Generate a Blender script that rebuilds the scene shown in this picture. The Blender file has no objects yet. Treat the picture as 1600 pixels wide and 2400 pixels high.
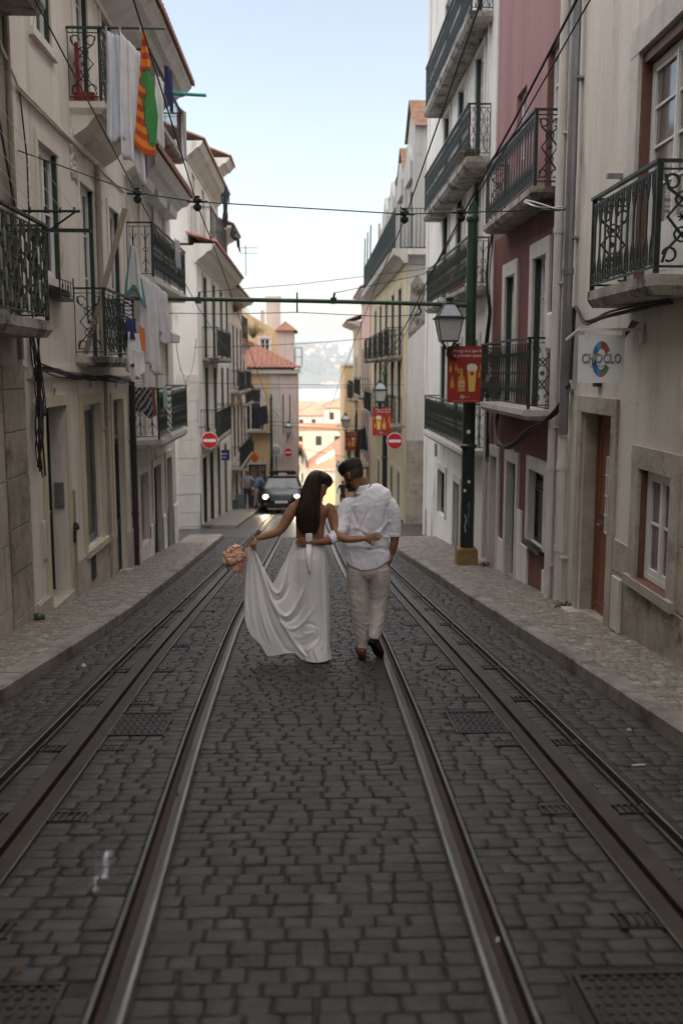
import bpy, bmesh, math, random
import numpy as np
from mathutils import Vector, Matrix, noise
R = math.radians
PI = math.pi
rnd = random.Random(7)
sc = bpy.context.scene

# ---------------------------------------------------------------- camera
cam = bpy.data.cameras.new('camera')
camo = bpy.data.objects.new('camera', cam)
sc.collection.objects.link(camo)
sc.camera = camo
cam.sensor_fit = 'HORIZONTAL'
cam.sensor_width = 24.0
cam.lens = 34.65
cam.clip_start = 0.1
cam.clip_end = 9000
camo.location = (0, 0, 1.70)
camo.rotation_euler = (R(90 - 8.25), 0, R(-1.79))
cam.dof.use_dof = True
cam.dof.focus_distance = 8.75
cam.dof.aperture_fstop = 1.8

# ---------------------------------------------------------------- world and sun
SUN_EL, SUN_AZ = 24.0, 112.0
w = bpy.data.worlds.new('World')
sc.world = w
w.use_nodes = True
nt = w.node_tree
bg = nt.nodes['Background']
sky = nt.nodes.new('ShaderNodeTexSky')
sky.sky_type = 'NISHITA'
sky.sun_disc = False
sky.sun_elevation = R(SUN_EL)
sky.sun_rotation = R(SUN_AZ)
sky.altitude = 50
sky.air_density = 0.6
sky.dust_density = 4.0
sky.ozone_density = 1.2
# added sky glow to light the shaded street: above about 25 degrees the sky is a bright, almost neutral veil
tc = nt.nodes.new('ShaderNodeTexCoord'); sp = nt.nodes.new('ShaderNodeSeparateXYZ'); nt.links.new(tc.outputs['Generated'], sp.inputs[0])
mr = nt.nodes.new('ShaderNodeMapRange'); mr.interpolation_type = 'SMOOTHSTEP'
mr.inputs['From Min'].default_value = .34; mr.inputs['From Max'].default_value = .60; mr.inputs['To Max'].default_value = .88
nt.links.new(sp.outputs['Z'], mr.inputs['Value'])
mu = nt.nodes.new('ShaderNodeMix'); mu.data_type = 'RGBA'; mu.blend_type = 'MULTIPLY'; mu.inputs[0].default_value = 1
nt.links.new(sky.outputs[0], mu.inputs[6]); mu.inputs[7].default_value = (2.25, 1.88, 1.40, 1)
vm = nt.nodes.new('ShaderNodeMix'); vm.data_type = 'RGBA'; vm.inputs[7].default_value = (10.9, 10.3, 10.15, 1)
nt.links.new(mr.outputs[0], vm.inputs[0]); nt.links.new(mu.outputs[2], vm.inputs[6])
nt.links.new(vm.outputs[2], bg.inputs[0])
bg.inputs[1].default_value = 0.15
sl = bpy.data.lights.new('sun', 'SUN')
sl.energy = 2.0
sl.angle = R(0.5)
sl.color = (1.0, 0.86, 0.72)
so = bpy.data.objects.new('sun', sl)
sc.collection.objects.link(so)
sd = Vector((math.sin(R(SUN_AZ)) * math.cos(R(SUN_EL)), math.cos(R(SUN_AZ)) * math.cos(R(SUN_EL)), math.sin(R(SUN_EL))))
so.rotation_euler = sd.to_track_quat('Z', 'Y').to_euler()
so.location = (0, 0, 60)
sc.view_settings.view_transform = 'Standard'
sc.view_settings.look = 'None'
sc.view_settings.exposure = 0.9
sc.view_settings.gamma = 1.0
sc.view_settings.use_curve_mapping = False
sc.cycles.max_bounces = 8
sc.cycles.diffuse_bounces = 4
sc.cycles.volume_bounces = 0

# ---------------------------------------------------------------- materials
MATS = {}
def mat(name, c1, c2=None, scale=2.0, rough=0.75, metal=0.0, bump=0.0, bscale=30.0, stretch=(1, 1, 1), c3=None, s3=0.6, t3=0.58,
        spec=0.5, emit=None, es=1.0, sheen=0.0, trans=0.0, attr=None, ior=1.45, coat=0.0, obj=False, bst=None):
    if name in MATS: return MATS[name]
    m = bpy.data.materials.new(name)
    m.use_nodes = True
    n, l = m.node_tree.nodes, m.node_tree.links
    b = n['Principled BSDF']
    b.inputs['Roughness'].default_value = rough
    b.inputs['Metallic'].default_value = metal
    b.inputs['Specular IOR Level'].default_value = spec
    b.inputs['IOR'].default_value = ior
    if coat: b.inputs['Coat Weight'].default_value = coat
    if sheen: b.inputs['Sheen Weight'].default_value = sheen
    if trans: b.inputs['Transmission Weight'].default_value = trans
    if emit:
        b.inputs['Emission Color'].default_value = (*emit, 1); b.inputs['Emission Strength'].default_value = es
    col = None
    if obj:
        geo = n.new('ShaderNodeTexCoord'); src = geo.outputs['Object']
    else:
        geo = n.new('ShaderNodeNewGeometry'); src = geo.outputs['Position']
    if c2 is not None:
        mp = n.new('ShaderNodeMapping'); mp.inputs['Scale'].default_value = stretch
        l.new(src, mp.inputs['Vector'])
        t = n.new('ShaderNodeTexNoise'); t.inputs['Scale'].default_value = scale; t.inputs['Detail'].default_value = 7; t.inputs['Roughness'].default_value = 0.62
        l.new(mp.outputs[0], t.inputs['Vector'])
        rp = n.new('ShaderNodeValToRGB'); rp.color_ramp.elements[0].position = 0.36; rp.color_ramp.elements[1].position = 0.66
        rp.color_ramp.elements[0].color = (*c1, 1); rp.color_ramp.elements[1].color = (*c2, 1)
        l.new(t.outputs[0], rp.inputs[0]); col = rp.outputs[0]
        if c3 is not None:
            t2 = n.new('ShaderNodeTexNoise'); t2.inputs['Scale'].default_value = s3; t2.inputs['Detail'].default_value = 9; t2.inputs['Roughness'].default_value = 0.72
            l.new(mp.outputs[0], t2.inputs['Vector'])
            r2 = n.new('ShaderNodeValToRGB'); r2.color_ramp.elements[0].position = t3; r2.color_ramp.elements[1].position = t3 + 0.12
            l.new(t2.outputs[0], r2.inputs[0])
            mx = n.new('ShaderNodeMix'); mx.data_type = 'RGBA'
            l.new(r2.outputs[0], mx.inputs[0]); l.new(col, mx.inputs[6]); mx.inputs[7].default_value = (*c3, 1)
            col = mx.outputs[2]
        if name.startswith(('plaster', 'pipe_white', 'stone_trim', 'shutter_white')):
            # rain streaks and grime runs, plus fine hairline crazing
            m3 = n.new('ShaderNodeMapping'); m3.inputs['Scale'].default_value = (3.2, 3.2, .22); l.new(src, m3.inputs['Vector'])
            t3n = n.new('ShaderNodeTexNoise'); t3n.inputs['Scale'].default_value = 1.6; t3n.inputs['Detail'].default_value = 8; t3n.inputs['Roughness'].default_value = .7; l.new(m3.outputs[0], t3n.inputs['Vector'])
            r3 = n.new('ShaderNodeValToRGB'); r3.color_ramp.elements[0].position = .50; r3.color_ramp.elements[1].position = .74
            r3.color_ramp.elements[0].color = (1, 1, 1, 1); r3.color_ramp.elements[1].color = (.76, .73, .69, 1); l.new(t3n.outputs[0], r3.inputs[0])
            vo = n.new('ShaderNodeTexVoronoi'); vo.feature = 'DISTANCE_TO_EDGE'; vo.inputs['Scale'].default_value = .9; 
            wn = n.new('ShaderNodeTexNoise'); wn.inputs['Scale'].default_value = 2.5; wn.inputs['Detail'].default_value = 5; l.new(src, wn.inputs['Vector'])
            wm = n.new('ShaderNodeMix'); wm.data_type = 'VECTOR'; wm.inputs[0].default_value = .35; l.new(src, wm.inputs[4]); l.new(wn.outputs['Color'], wm.inputs[5]); l.new(wm.outputs[1], vo.inputs['Vector'])
            r4 = n.new('ShaderNodeValToRGB'); r4.color_ramp.elements[0].position = .0; r4.color_ramp.elements[1].position = .004
            r4.color_ramp.elements[0].color = (.84, .82, .79, 1); r4.color_ramp.elements[1].color = (1, 1, 1, 1); l.new(vo.outputs['Distance'], r4.inputs[0])
            for rr in (r3, r4):
                mz = n.new('ShaderNodeMix'); mz.data_type = 'RGBA'; mz.blend_type = 'MULTIPLY'; mz.inputs[0].default_value = 1
                l.new(col, mz.inputs[6]); l.new(rr.outputs[0], mz.inputs[7]); col = mz.outputs[2]
    if attr:
        a = n.new('ShaderNodeAttribute'); a.attribute_name = attr
        mm = n.new('ShaderNodeMix'); mm.data_type = 'RGBA'; mm.blend_type = 'MULTIPLY'; mm.inputs[0].default_value = 1
        if col is None:
            mm.inputs[6].default_value = (*c1, 1)
        else: l.new(col, mm.inputs[6])
        l.new(a.outputs['Color'], mm.inputs[7]); col = mm.outputs[2]
    if col is None: b.inputs['Base Color'].default_value = (*c1, 1)
    else: l.new(col, b.inputs['Base Color'])
    if bump:
        t = n.new('ShaderNodeTexNoise'); t.inputs['Scale'].default_value = bscale; t.inputs['Detail'].default_value = 6; t.inputs['Roughness'].default_value = 0.6
        
        if bst:
            mb_ = n.new('ShaderNodeMapping'); mb_.inputs['Scale'].default_value = bst; l.new(src, mb_.inputs['Vector']); l.new(mb_.outputs[0], t.inputs['Vector'])
        else: l.new(src, t.inputs['Vector'])
        bp = n.new('ShaderNodeBump'); bp.inputs['Strength'].default_value = bump; bp.inputs['Distance'].default_value = 0.02
        l.new(t.outputs[0], bp.inputs['Height']); l.new(bp.outputs[0], b.inputs['Normal'])
    MATS[name] = m
    return m

def M(name): return MATS[name]
ST = (1, 1, 0.35)
mat('plaster_cream', (.56,.52,.45), (.66,.62,.55), 1.4, .85, bump=.25, bscale=18, stretch=ST, c3=(.33,.29,.23), s3=1.2, t3=.56)
mat('plaster_white', (.66,.645,.61), (.76,.745,.71), 1.2, .85, bump=.25, bscale=18, stretch=ST, c3=(.36,.33,.29), s3=1.1, t3=.57)
mat('plaster_warm', (.64,.595,.53), (.72,.685,.62), 1.1, .85, bump=.3, bscale=22, stretch=ST, c3=(.34,.30,.25), s3=1.0, t3=.57)
mat('plaster_yellowish', (.52,.46,.32), (.60,.54,.40), 1.5, .85, bump=.25, bscale=18, stretch=ST, c3=(.38,.34,.27), s3=1.1, t3=.6)
mat('plaster_grimy', (.20,.18,.15), (.42,.38,.32), 1.3, .9, bump=.6, bscale=10, stretch=(1,1,.3), c3=(.08,.07,.06), s3=1.4, t3=.52)
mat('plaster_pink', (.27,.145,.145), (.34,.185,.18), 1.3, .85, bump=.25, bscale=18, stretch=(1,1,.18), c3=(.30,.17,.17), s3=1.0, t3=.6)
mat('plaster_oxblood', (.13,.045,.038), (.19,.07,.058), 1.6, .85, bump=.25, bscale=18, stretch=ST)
mat('plaster_yellow', (.62,.54,.34), (.70,.62,.42), 1.2, .85, bump=.2, stretch=ST)
mat('plaster_ochre', (.64,.48,.27), (.72,.56,.34), 1.0, .85, bump=.2, stretch=ST)
mat('plaster_salmon', (.62,.40,.34), (.72,.50,.43), 1.0, .85, bump=.2, stretch=ST, c3=(.5,.36,.32), s3=.8)
mat('plaster_pale_pink', (.58,.50,.46), (.68,.60,.56), 1.0, .85, bump=.2, stretch=ST, c3=(.42,.37,.34), s3=.8)
mat('plaster_grey', (.42,.42,.40), (.52,.52,.50), 1.0, .85, bump=.2, stretch=ST)
mat('limestone', (.34,.30,.25), (.50,.46,.39), 2.6, .8, bump=.5, bscale=30, c3=(.22,.18,.14), s3=1.8, t3=.57)
mat('limestone_dirty', (.22,.19,.16), (.40,.36,.30), 2.2, .85, bump=.7, bscale=22, c3=(.12,.09,.07), s3=2.0, t3=.55)
mat('stone_trim', (.52,.50,.46), (.62,.60,.56), 2.5, .8, bump=.3, bscale=30, c3=(.40,.37,.33), s3=1.6, t3=.6)
mat('slab_stone', (.26,.24,.21), (.46,.43,.38), 3.0, .85, bump=.6, bscale=24, c3=(.07,.06,.05), s3=2.6, t3=.49)
mat('white_paint', (.70,.70,.68), (.76,.76,.74), 5, .5)
mat('shutter_white', (.60,.60,.57), (.68,.68,.65), 5, .6)
mat('brown_paint', (.13,.06,.04), (.17,.08,.05), 8, .55, bump=.15, bscale=60)
mat('door_wood', (.20,.085,.045), (.27,.12,.07), 6, .5, stretch=(6,6,.6), bump=.15, bscale=50)
mat('green_paint', (.018,.035,.028), (.03,.05,.04), 6, .5)
mat('iron_dark', (.016,.024,.020), (.035,.045,.038), 9, .45, metal=.3, bump=.1, bscale=60)
mat('iron_moss', (.035,.05,.03), (.075,.08,.055), 7, .8, bump=.3, bscale=50)
mat('pole_green', (.020,.050,.028), (.040,.078,.044), 4, .45, metal=.2)
mat('pole_black', (.010,.016,.013), (.02,.028,.022), 4, .4)
mat('wire', (.02,.03,.028), None, rough=.5, metal=.4)
mat('cable', (.03,.027,.025), None, rough=.7)
mat('pipe_white', (.55,.53,.49), (.66,.64,.60), 4, .55, stretch=ST)
mat('pipe_zinc', (.22,.22,.23), (.32,.32,.33), 4, .42, metal=.7, stretch=ST)
mat('pipe_brown', (.30,.25,.20), (.38,.33,.27), 4, .6)
mat('glass', (.02,.023,.025), (.06,.06,.06), 1.2, .06, spec=.45)
mat('glass_light', (.32,.36,.40), (.46,.50,.54), 1.4, .06, spec=.9)
mat('glass_curtain', (.12,.115,.10), (.24,.22,.20), 3, .08, spec=.8, stretch=(5,5,.4))
mat('dark_inside', (.02,.018,.016), None, rough=.9)
mat('roof_tile', (.19,.075,.05), (.32,.135,.085), 4, .8, bump=.3, bscale=20, c3=(.20,.12,.09), s3=1.5)
mat('roof_tile_old', (.17,.09,.06), (.30,.17,.11), 5, .85, bump=.3, bscale=20, c3=(.12,.10,.08), s3=1.5)
mat('roof_tile_orange', (.38,.18,.12), (.50,.26,.18), .3, .8)
mat('setts', (.0165,.0142,.0128), (.0355,.0312,.028), 7, .54, bump=.5, bscale=60, attr='tint', spec=.6)
mat('mortar', (.022,.020,.016), (.036,.032,.026), 9, .9, bump=.5, bscale=60, c3=(.036,.042,.014), s3=2.6, t3=.47)
mat('calcada', (.17,.150,.125), (.27,.245,.21), 6, .6, bump=.4, bscale=70, attr='tint')
mat('calcada_joint', (.10,.088,.072), (.14,.125,.105), 9, .9, bump=.3, bscale=60)
mat('kerbstone', (.17,.155,.135), (.28,.255,.225), 5, .65, bump=.5, bscale=40, c3=(.10,.08,.065), s3=2.0, t3=.5)
mat('steel_head', (.10,.095,.09), (.19,.185,.18), 5, .34, metal=.75, stretch=(9,.5,1), bump=.1, bscale=50)
mat('steel_dull', (.035,.028,.024), (.065,.054,.047), 5, .45, metal=.5, bump=.2, bscale=60)
mat('steel_mid', (.045,.040,.037), (.085,.078,.072), 3, .40, metal=.6, stretch=(9,.5,1), bump=.1, bscale=50)
mat('groove', (.018,.010,.008), (.035,.018,.014), 6, .8)
mat('iron_plate', (.020,.018,.017), (.040,.036,.034), 6, .5, metal=.4, bump=.3, bscale=50)

# ---------------------------------------------------------------- mesh builder
def FR(o, u, w): return (Vector(o), Vector(u), Vector((0, 0, 1)), Vector(w))
LF = FR((-3, 0, 0), (0, 1, 0), (1, 0, 0))       # left facade plane: u = Y, v = Z, w = out into the street
RF = FR((3, 0, 0), (0, 1, 0), (-1, 0, 0))       # right facade plane
def LX(x): return FR((x, 0, 0), (0, 1, 0), (1, 0, 0))
def RX(x): return FR((x, 0, 0), (0, 1, 0), (-1, 0, 0))
def FF(y): return FR((0, y, 0), (1, 0, 0), (0, -1, 0))   # facing the camera: u = X

class MB:
    def __init__(s, fr=None):
        s.v = []; s.f = []; s.mi = []; s.fr = fr; s.m = 0; s.smooth = False
    def P(s, p):
        if s.fr:
            o, a, b, c = s.fr
            return o + a * p[0] + b * p[1] + c * p[2]
        return Vector(p)
    def add(s, pts, faces, m=None):
        k = len(s.v)
        s.v += [s.P(p) for p in pts]
        for f in faces:
            s.f.append([k + i for i in f]); s.mi.append(s.m if m is None else m)
        return s
    def box(s, a0, a1, b0, b1, c0, c1, m=None):
        return s.add([(a0,b0,c0),(a1,b0,c0),(a1,b1,c0),(a0,b1,c0),(a0,b0,c1),(a1,b0,c1),(a1,b1,c1),(a0,b1,c1)],
              [(3,2,1,0),(4,5,6,7),(0,1,5,4),(1,2,6,5),(2,3,7,6),(3,0,4,7)], m)
    def quad(s, *p, m=None): return s.add(p, [tuple(range(len(p)))], m)
    def prism(s, poly, c0, c1, axis=2, m=None):
        # poly 2D in the two other axes, extruded along axis
        def mk(q, c):
            if axis == 2: return (q[0], q[1], c)
            if axis == 0: return (c, q[0], q[1])
            return (q[0], c, q[1])
        n = len(poly)
        return s.add([mk(q, c0) for q in poly] + [mk(q, c1) for q in poly],
              [tuple(range(n))[::-1], tuple(range(n, 2*n))] + [(i, (i+1) % n, n + (i+1) % n, n + i) for i in range(n)], m)
    def tube(s, pts, r, n=6, closed=False, m=None, cap=True):
        P = [s.P(p) for p in pts]; N = len(P)
        if not hasattr(r, '__len__'): r = [r] * N
        rings = []; up = None
        for i, p in enumerate(P):
            a = P[(i-1) % N] if (i or closed) else P[0]
            b = P[(i+1) % N] if (i < N-1 or closed) else P[-1]
            d = (b - a)
            if d.length < 1e-9: d = Vector((0,0,1))
            d.normalize()
            if up is None:
                up = Vector((0,0,1)) if abs(d.z) < .9 else Vector((1,0,0))
            x = up.cross(d)
            if x.length < 1e-4: x = Vector((1,0,0)).cross(d)
            x.normalize(); y = d.cross(x); up = y
            rings.append([p + (x * math.cos(2*PI*j/n + PI/n) + y * math.sin(2*PI*j/n + PI/n)) * r[i] for j in range(n)])
        k = len(s.v)
        for q in rings: s.v += q
        mm = s.m if m is None else m
        T = N if closed else N - 1
        for i in range(T):
            for j in range(n):
                i2 = (i+1) % N
                s.f.append([k+i*n+j, k+i*n+(j+1) % n, k+i2*n+(j+1) % n, k+i2*n+j]); s.mi.append(mm)
        if cap and not closed:
            s.f.append([k+j for j in range(n)][::-1]); s.mi.append(mm)
            s.f.append([k+(N-1)*n+j for j in range(n)]); s.mi.append(mm)
        return s
    def lathe(s, prof, c=(0,0,0), n=12, m=None, axis=1):
        # prof: (radius, height); axis 1 = local v
        k = len(s.v); mm = s.m if m is None else m
        for r, h in prof:
            for j in range(n):
                a = 2*PI*j/n
                if axis == 1: q = (c[0] + r*math.cos(a), c[1] + h, c[2] + r*math.sin(a))
                elif axis == 2: q = (c[0] + r*math.cos(a), c[1] + r*math.sin(a), c[2] + h)
                else: q = (c[0] + h, c[1] + r*math.cos(a), c[2] + r*math.sin(a))
                s.v.append(s.P(q))
        for i in range(len(prof)-1):
            for j in range(n):
                s.f.append([k+i*n+j, k+i*n+(j+1) % n, k+(i+1)*n+(j+1) % n, k+(i+1)*n+j]); s.mi.append(mm)
        s.f.append([k+j for j in range(n)]); s.mi.append(mm)
        s.f.append([k+(len(prof)-1)*n+j for j in range(n)]); s.mi.append(mm)
        return s
    def build(s, name, mats, parent=None, smooth=None, local=False, bevel=0):
        me = bpy.data.meshes.new(name)
        off = Vector((0,0,0))
        if parent is not None and not local:
            q = parent
            while q is not None: off += q.location; q = q.parent
        me.from_pydata([tuple(v - off) for v in s.v], [], s.f)
        if not isinstance(mats, (list, tuple)): mats = [mats]
        for m in mats: me.materials.append(MATS[m] if isinstance(m, str) else m)
        if len(mats) > 1: me.polygons.foreach_set('material_index', s.mi)
        bm = bmesh.new(); bm.from_mesh(me); bmesh.ops.recalc_face_normals(bm, faces=bm.faces); bm.to_mesh(me); bm.free()
        sm = s.smooth if smooth is None else smooth
        if sm: me.polygons.foreach_set('use_smooth', [True] * len(me.polygons))
        me.update()
        o = bpy.data.objects.new(name, me); sc.collection.objects.link(o)
        if parent is not None: o.parent = parent
        if bevel:
            b = o.modifiers.new('bevel', 'BEVEL'); b.width = bevel; b.segments = 2; b.limit_method = 'ANGLE'
        return o

def T(name, label, cat, loc=(0,0,0), group=None, rz=0):
    o = bpy.data.objects.new(name, None); sc.collection.objects.link(o)
    o.location = loc; o.rotation_euler = (0, 0, rz); o.empty_display_size = .3
    o['label'] = label; o['category'] = cat
    if group: o['group'] = group
    return o
def tag(o, label=None, cat=None, group=None, kind=None):
    if label: o['label'] = label
    if cat: o['category'] = cat
    if group: o['group'] = group
    if kind: o['kind'] = kind
    return o

def gz(y):
    if y <= 46: return -0.103 * y
    if y <= 60: t = y - 46; return -4.738 - .103*t - .0031*t*t
    if y <= 100: return -6.788 - .19*(y-60)
    if y <= 230: return -14.388 - .12*(y-100)
    if y <= 650: return -29.99 - .055*(y-230)
    return -53.09
def lerp_tab(tab, y):
    if y <= tab[0][0]: return tab[0][1]
    for (a, b), (c, d) in zip(tab, tab[1:]):
        if y <= c:
            t = (y-a)/(c-a); return b + (d-b)*t
    return tab[-1][1]
# ================================================================ the ground
KERB_L = [(0,-2.45),(5,-2.38),(8,-2.22),(11.3,-2.12),(15,-2.12),(24,-2.2),(60,-2.2)]
KERB_R = [(0,2.3),(6,2.25),(8.8,2.16),(12.3,2.02),(20,1.75),(60,1.75)]
RAILS = {
 'Lout': [(0,-1.70),(5,-1.71),(9,-1.72),(17,-1.61),(24,-1.58),(60,-1.5)],
 'Lslot': [(0,-1.36),(4,-1.38),(9,-1.46),(18,-1.40),(60,-1.32)],
 'Lin': [(0,-.60),(3,-.64),(6,-.76),(10.5,-.85),(15,-.85),(25,-.80),(60,-.70)],
 'Rin': [(0,.62),(3,.63),(6,.69),(10,.70),(18,.56),(30,.45),(60,.35)],
 'Rslot': [(0,1.43),(7,1.38),(14,1.22),(25,1.12),(60,1.05)],
 'Rout': [(0,1.71),(7,1.66),(17,1.40),(25,1.30),(60,1.2)],
}
def smooth_tab(tab):
    # Catmull-like smoothing of a polyline by sampling and averaging
    ys = np.arange(0, 60.01, .5)
    xs = np.array([lerp_tab(tab, y) for y in ys])
    for _ in range(6):
        xs[1:-1] = (xs[:-2] + 2*xs[1:-1] + xs[2:]) / 4
    return list(zip(ys, xs))
for k in RAILS: RAILS[k] = smooth_tab(RAILS[k])
KERB_L = smooth_tab(KERB_L); KERB_R = smooth_tab(KERB_R)
NEAR_END = 25.0

def rail(name, key, prof, mats, label, y0=0, y1=56):
    # prof: list of (w, z, material of the face to the next point)
    mb = MB(); ys = []
    y = y0
    while y < y1: ys.append(y); y += .35 if y < 20 else 1.0
    ys.append(y1)
    for i, yy in enumerate(ys):
        x = lerp_tab(RAILS[key], yy)
        for w_, z_, _ in prof: mb.v.append(Vector((x + w_, yy, gz(yy) + z_)))
    n = len(prof)
    for i in range(len(ys)-1):
        for j in range(n-1):
            mb.f.append([i*n+j, i*n+j+1, (i+1)*n+j+1, (i+1)*n+j]); mb.mi.append(prof[j][2])
    o = mb.build(name, mats)
    return tag(o, label, 'rail', 'rails and slots of the two funicular tracks')
def flip(p): 
    q = [(-a, b, 0) for a, b, _ in p][::-1]
    ms = [c for _, _, c in p][:-1][::-1] + [0]
    return [(a, b, m_) for (a, b, _), m_ in zip(q, ms)]
RM = ['steel_head', 'groove', 'steel_dull', 'steel_mid']
inner = [(-.064,-.02,2),(-.064,.004,0),(-.048,.004,1),(-.044,-.04,1),(-.006,-.04,1),(0,-.004,0),(.006,.005,3),(.042,.0055,0),(.057,.004,0),(.064,-.004,2),(.064,-.02,2)]
outer = [(-.062,-.02,2),(-.062,.002,2),(-.018,.004,0),(-.012,.002,1),(-.008,-.04,1),(.030,-.04,1),(.034,.003,0),(.050,.003,2),(.056,-.02,2)]
slot = [(-.105,-.02,2),(-.105,.003,0),(-.098,.004,2),(-.016,.000,1),(-.013,-.12,1),(.013,-.12,1),(.016,.000,2),(.098,.004,0),(.105,.003,2),(.105,-.02,2)]
rail('rail', 'Lin', inner, RM, 'wide polished steel rail, inner rail of the left track, beside the white dress')
rail('rail', 'Rin', flip(inner), RM, "wide polished steel rail, inner rail of the right track, by the man's shoes")
rail('rail', 'Lout', outer, RM, 'narrow grooved steel rail nearest the left kerb')
rail('rail', 'Rout', flip(outer), RM, 'narrow grooved steel rail nearest the right kerb')
rail('cable_slot', 'Lslot', slot, RM, 'dark double plate with a cable slot in the middle of the left track')
rail('cable_slot', 'Rslot', slot, RM, 'dark double plate with a cable slot in the middle of the right track')

def stones(name, lanes, y0, y1, pitch, wmin, wmax, zoff, mats, gap=.011, dome=.010, lw=4, seed=3, curve=True, kindlabel=None, skew=0.0, hole=None):
    """rounded paving stones: lanes = list of (left(y), right(y)) functions"""
    rg = np.random.RandomState(seed)
    V = []; F = []; TI = []
    n = lw
    t = {3: np.array([0,.5,1]), 4: np.array([0,.14,.86,1]), 5: np.array([0,.10,.5,.90,1])}[n]
    tu, tv = np.meshgrid(t, t)                     # top grid
    ed = np.minimum(np.minimum(tu, 1-tu), np.minimum(tv, 1-tv))
    base_faces = []
    for i in range(n-1):
        for j in range(n-1):
            base_faces.append((i*n+j, i*n+j+1, (i+1)*n+j+1, (i+1)*n+j))
    ring = [j for j in range(n)] + [i*n+n-1 for i in range(1, n)] + [(n-1)*n+j for j in range(n-2, -1, -1)] + [i*n for i in range(n-2, 0, -1)]
    L = len(ring)
    for k in range(L):
        base_faces.append((ring[k], n*n+k, n*n+(k+1) % L, ring[(k+1) % L]))
    k = 0
    for (fl, fr_) in lanes:
        y = y0 + rg.rand()*pitch
        while y < y1:
            p = pitch * rg.uniform(.86, 1.16)
            ya, yb = y, y + p
            ym = (ya+yb)/2
            xl, xr = fl(ym), fr_(ym)
            wdt = xr - xl
            m_ = max(1, int(round(wdt / rg.uniform(wmin, wmax))))
            cuts = np.linspace(0, 1, m_+1)
            if m_ > 1:
                ww = rg.uniform(.72, 1.3, m_); ww[0] *= rg.choice([.6, 1.0, 1.25]); cuts = np.concatenate([[0], np.cumsum(ww)/ww.sum()])
            wob = rg.uniform(-.008, .008)
            for a, b in zip(cuts[:-1], cuts[1:]):
                g = gap * .5 * rg.uniform(.6, 1.5)
                x0, x1 = xl + a*wdt + g, xl + b*wdt - g
                if hole and any(h[0] < (x0+x1)/2 < h[1] and h[2] < ym < h[3] for h in hole): continue
                if x1 - x0 < .02: continue
                jy = rg.uniform(-.007, .007, 4)
                y00, y01, y10, y11 = ya+g+jy[0], ya+g+jy[1], yb-g+jy[2], yb-g+jy[3]
                jx = rg.uniform(-.005, .005, 4)
                X = (1-tv)*((1-tu)*(x0+jx[0]) + tu*(x1+jx[1])) + tv*((1-tu)*(x0+jx[2]) + tu*(x1+jx[3]))
                Y = (1-tv)*((1-tu)*y00 + tu*y01) + tv*((1-tu)*y10 + tu*y11)
                # pull corners in
                cx, cy = X.mean(), Y.mean()
                cr = ((np.abs(tu-.5) > .49) & (np.abs(tv-.5) > .49))
                X = np.where(cr, cx + (X-cx)*.955, X); Y = np.where(cr, cy + (Y-cy)*.93, Y)
                Zt = np.where(ed > .01, 0, -dome) + rg.uniform(-.0016, .0016, X.shape) + rg.uniform(-.003, .002)
                tx, ty = rg.uniform(-.02, .02, 2)
                Zt = Zt + (X-cx)*tx + (Y-cy)*ty + wob*.2
                gzv = -0.103*Y
                top = np.stack([X.ravel(), Y.ravel(), (gzv + Zt + zoff).ravel()], 1)
                sk = top[ring].copy(); sk[:, 2] -= .03
                V.append(top); V.append(sk)
                F += [[k+q for q in f] for f in base_faces]
                c = rg.uniform(.74, 1.18); wr = rg.uniform(-.05, .05)
                if rg.rand() < .07: c *= 1.4
                TI += [(c*(1+wr), c, c*(1-wr), 1)] * (n*n+L)
                k += n*n + L
            y = yb
    V = np.concatenate(V)
    me = bpy.data.meshes.new(name)
    me.from_pydata(V.tolist(), [], F)
    at = me.color_attributes.new('tint', 'FLOAT_COLOR', 'POINT')
    at.data.foreach_set('color', np.array(TI, dtype=np.float32).ravel())
    me.polygons.foreach_set('use_smooth', [True]*len(me.polygons))
    me.materials.append(MATS[mats])
    o = bpy.data.objects.new(name, me); sc.collection.objects.link(o)
    return o
def fx(key, d=0): return lambda y, k=RAILS[key], d=d: lerp_tab(k, y) + d
kl = lambda y: lerp_tab(KERB_L, y) + .004
kr = lambda y: lerp_tab(KERB_R, y) - .004
lanes = [(kl, fx('Lout', -.066)), (fx('Lout', .06), fx('Lslot', -.109)), (fx('Lslot', .109), fx('Lin', -.068)), (fx('Lin', .068), fx('Rin', -.068)),
         (fx('Rin', .068), fx('Rslot', -.109)), (fx('Rslot', .109), fx('Rout', -.06)), (fx('Rout', .066), kr)]
HOLES = [(-1.36, -.94, 6.07, 6.70), (.92, 1.33, 6.03, 6.64), (-1.27,-.80,2.2,3.05), (.86,1.36,2.2,3.05)]
o = stones('cobblestones', lanes, 1.7, NEAR_END, .092, .108, .155, 0, 'setts', seed=5, hole=HOLES, dome=.0055, gap=.0062, lw=5)
tag(o, kind='structure')
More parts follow.
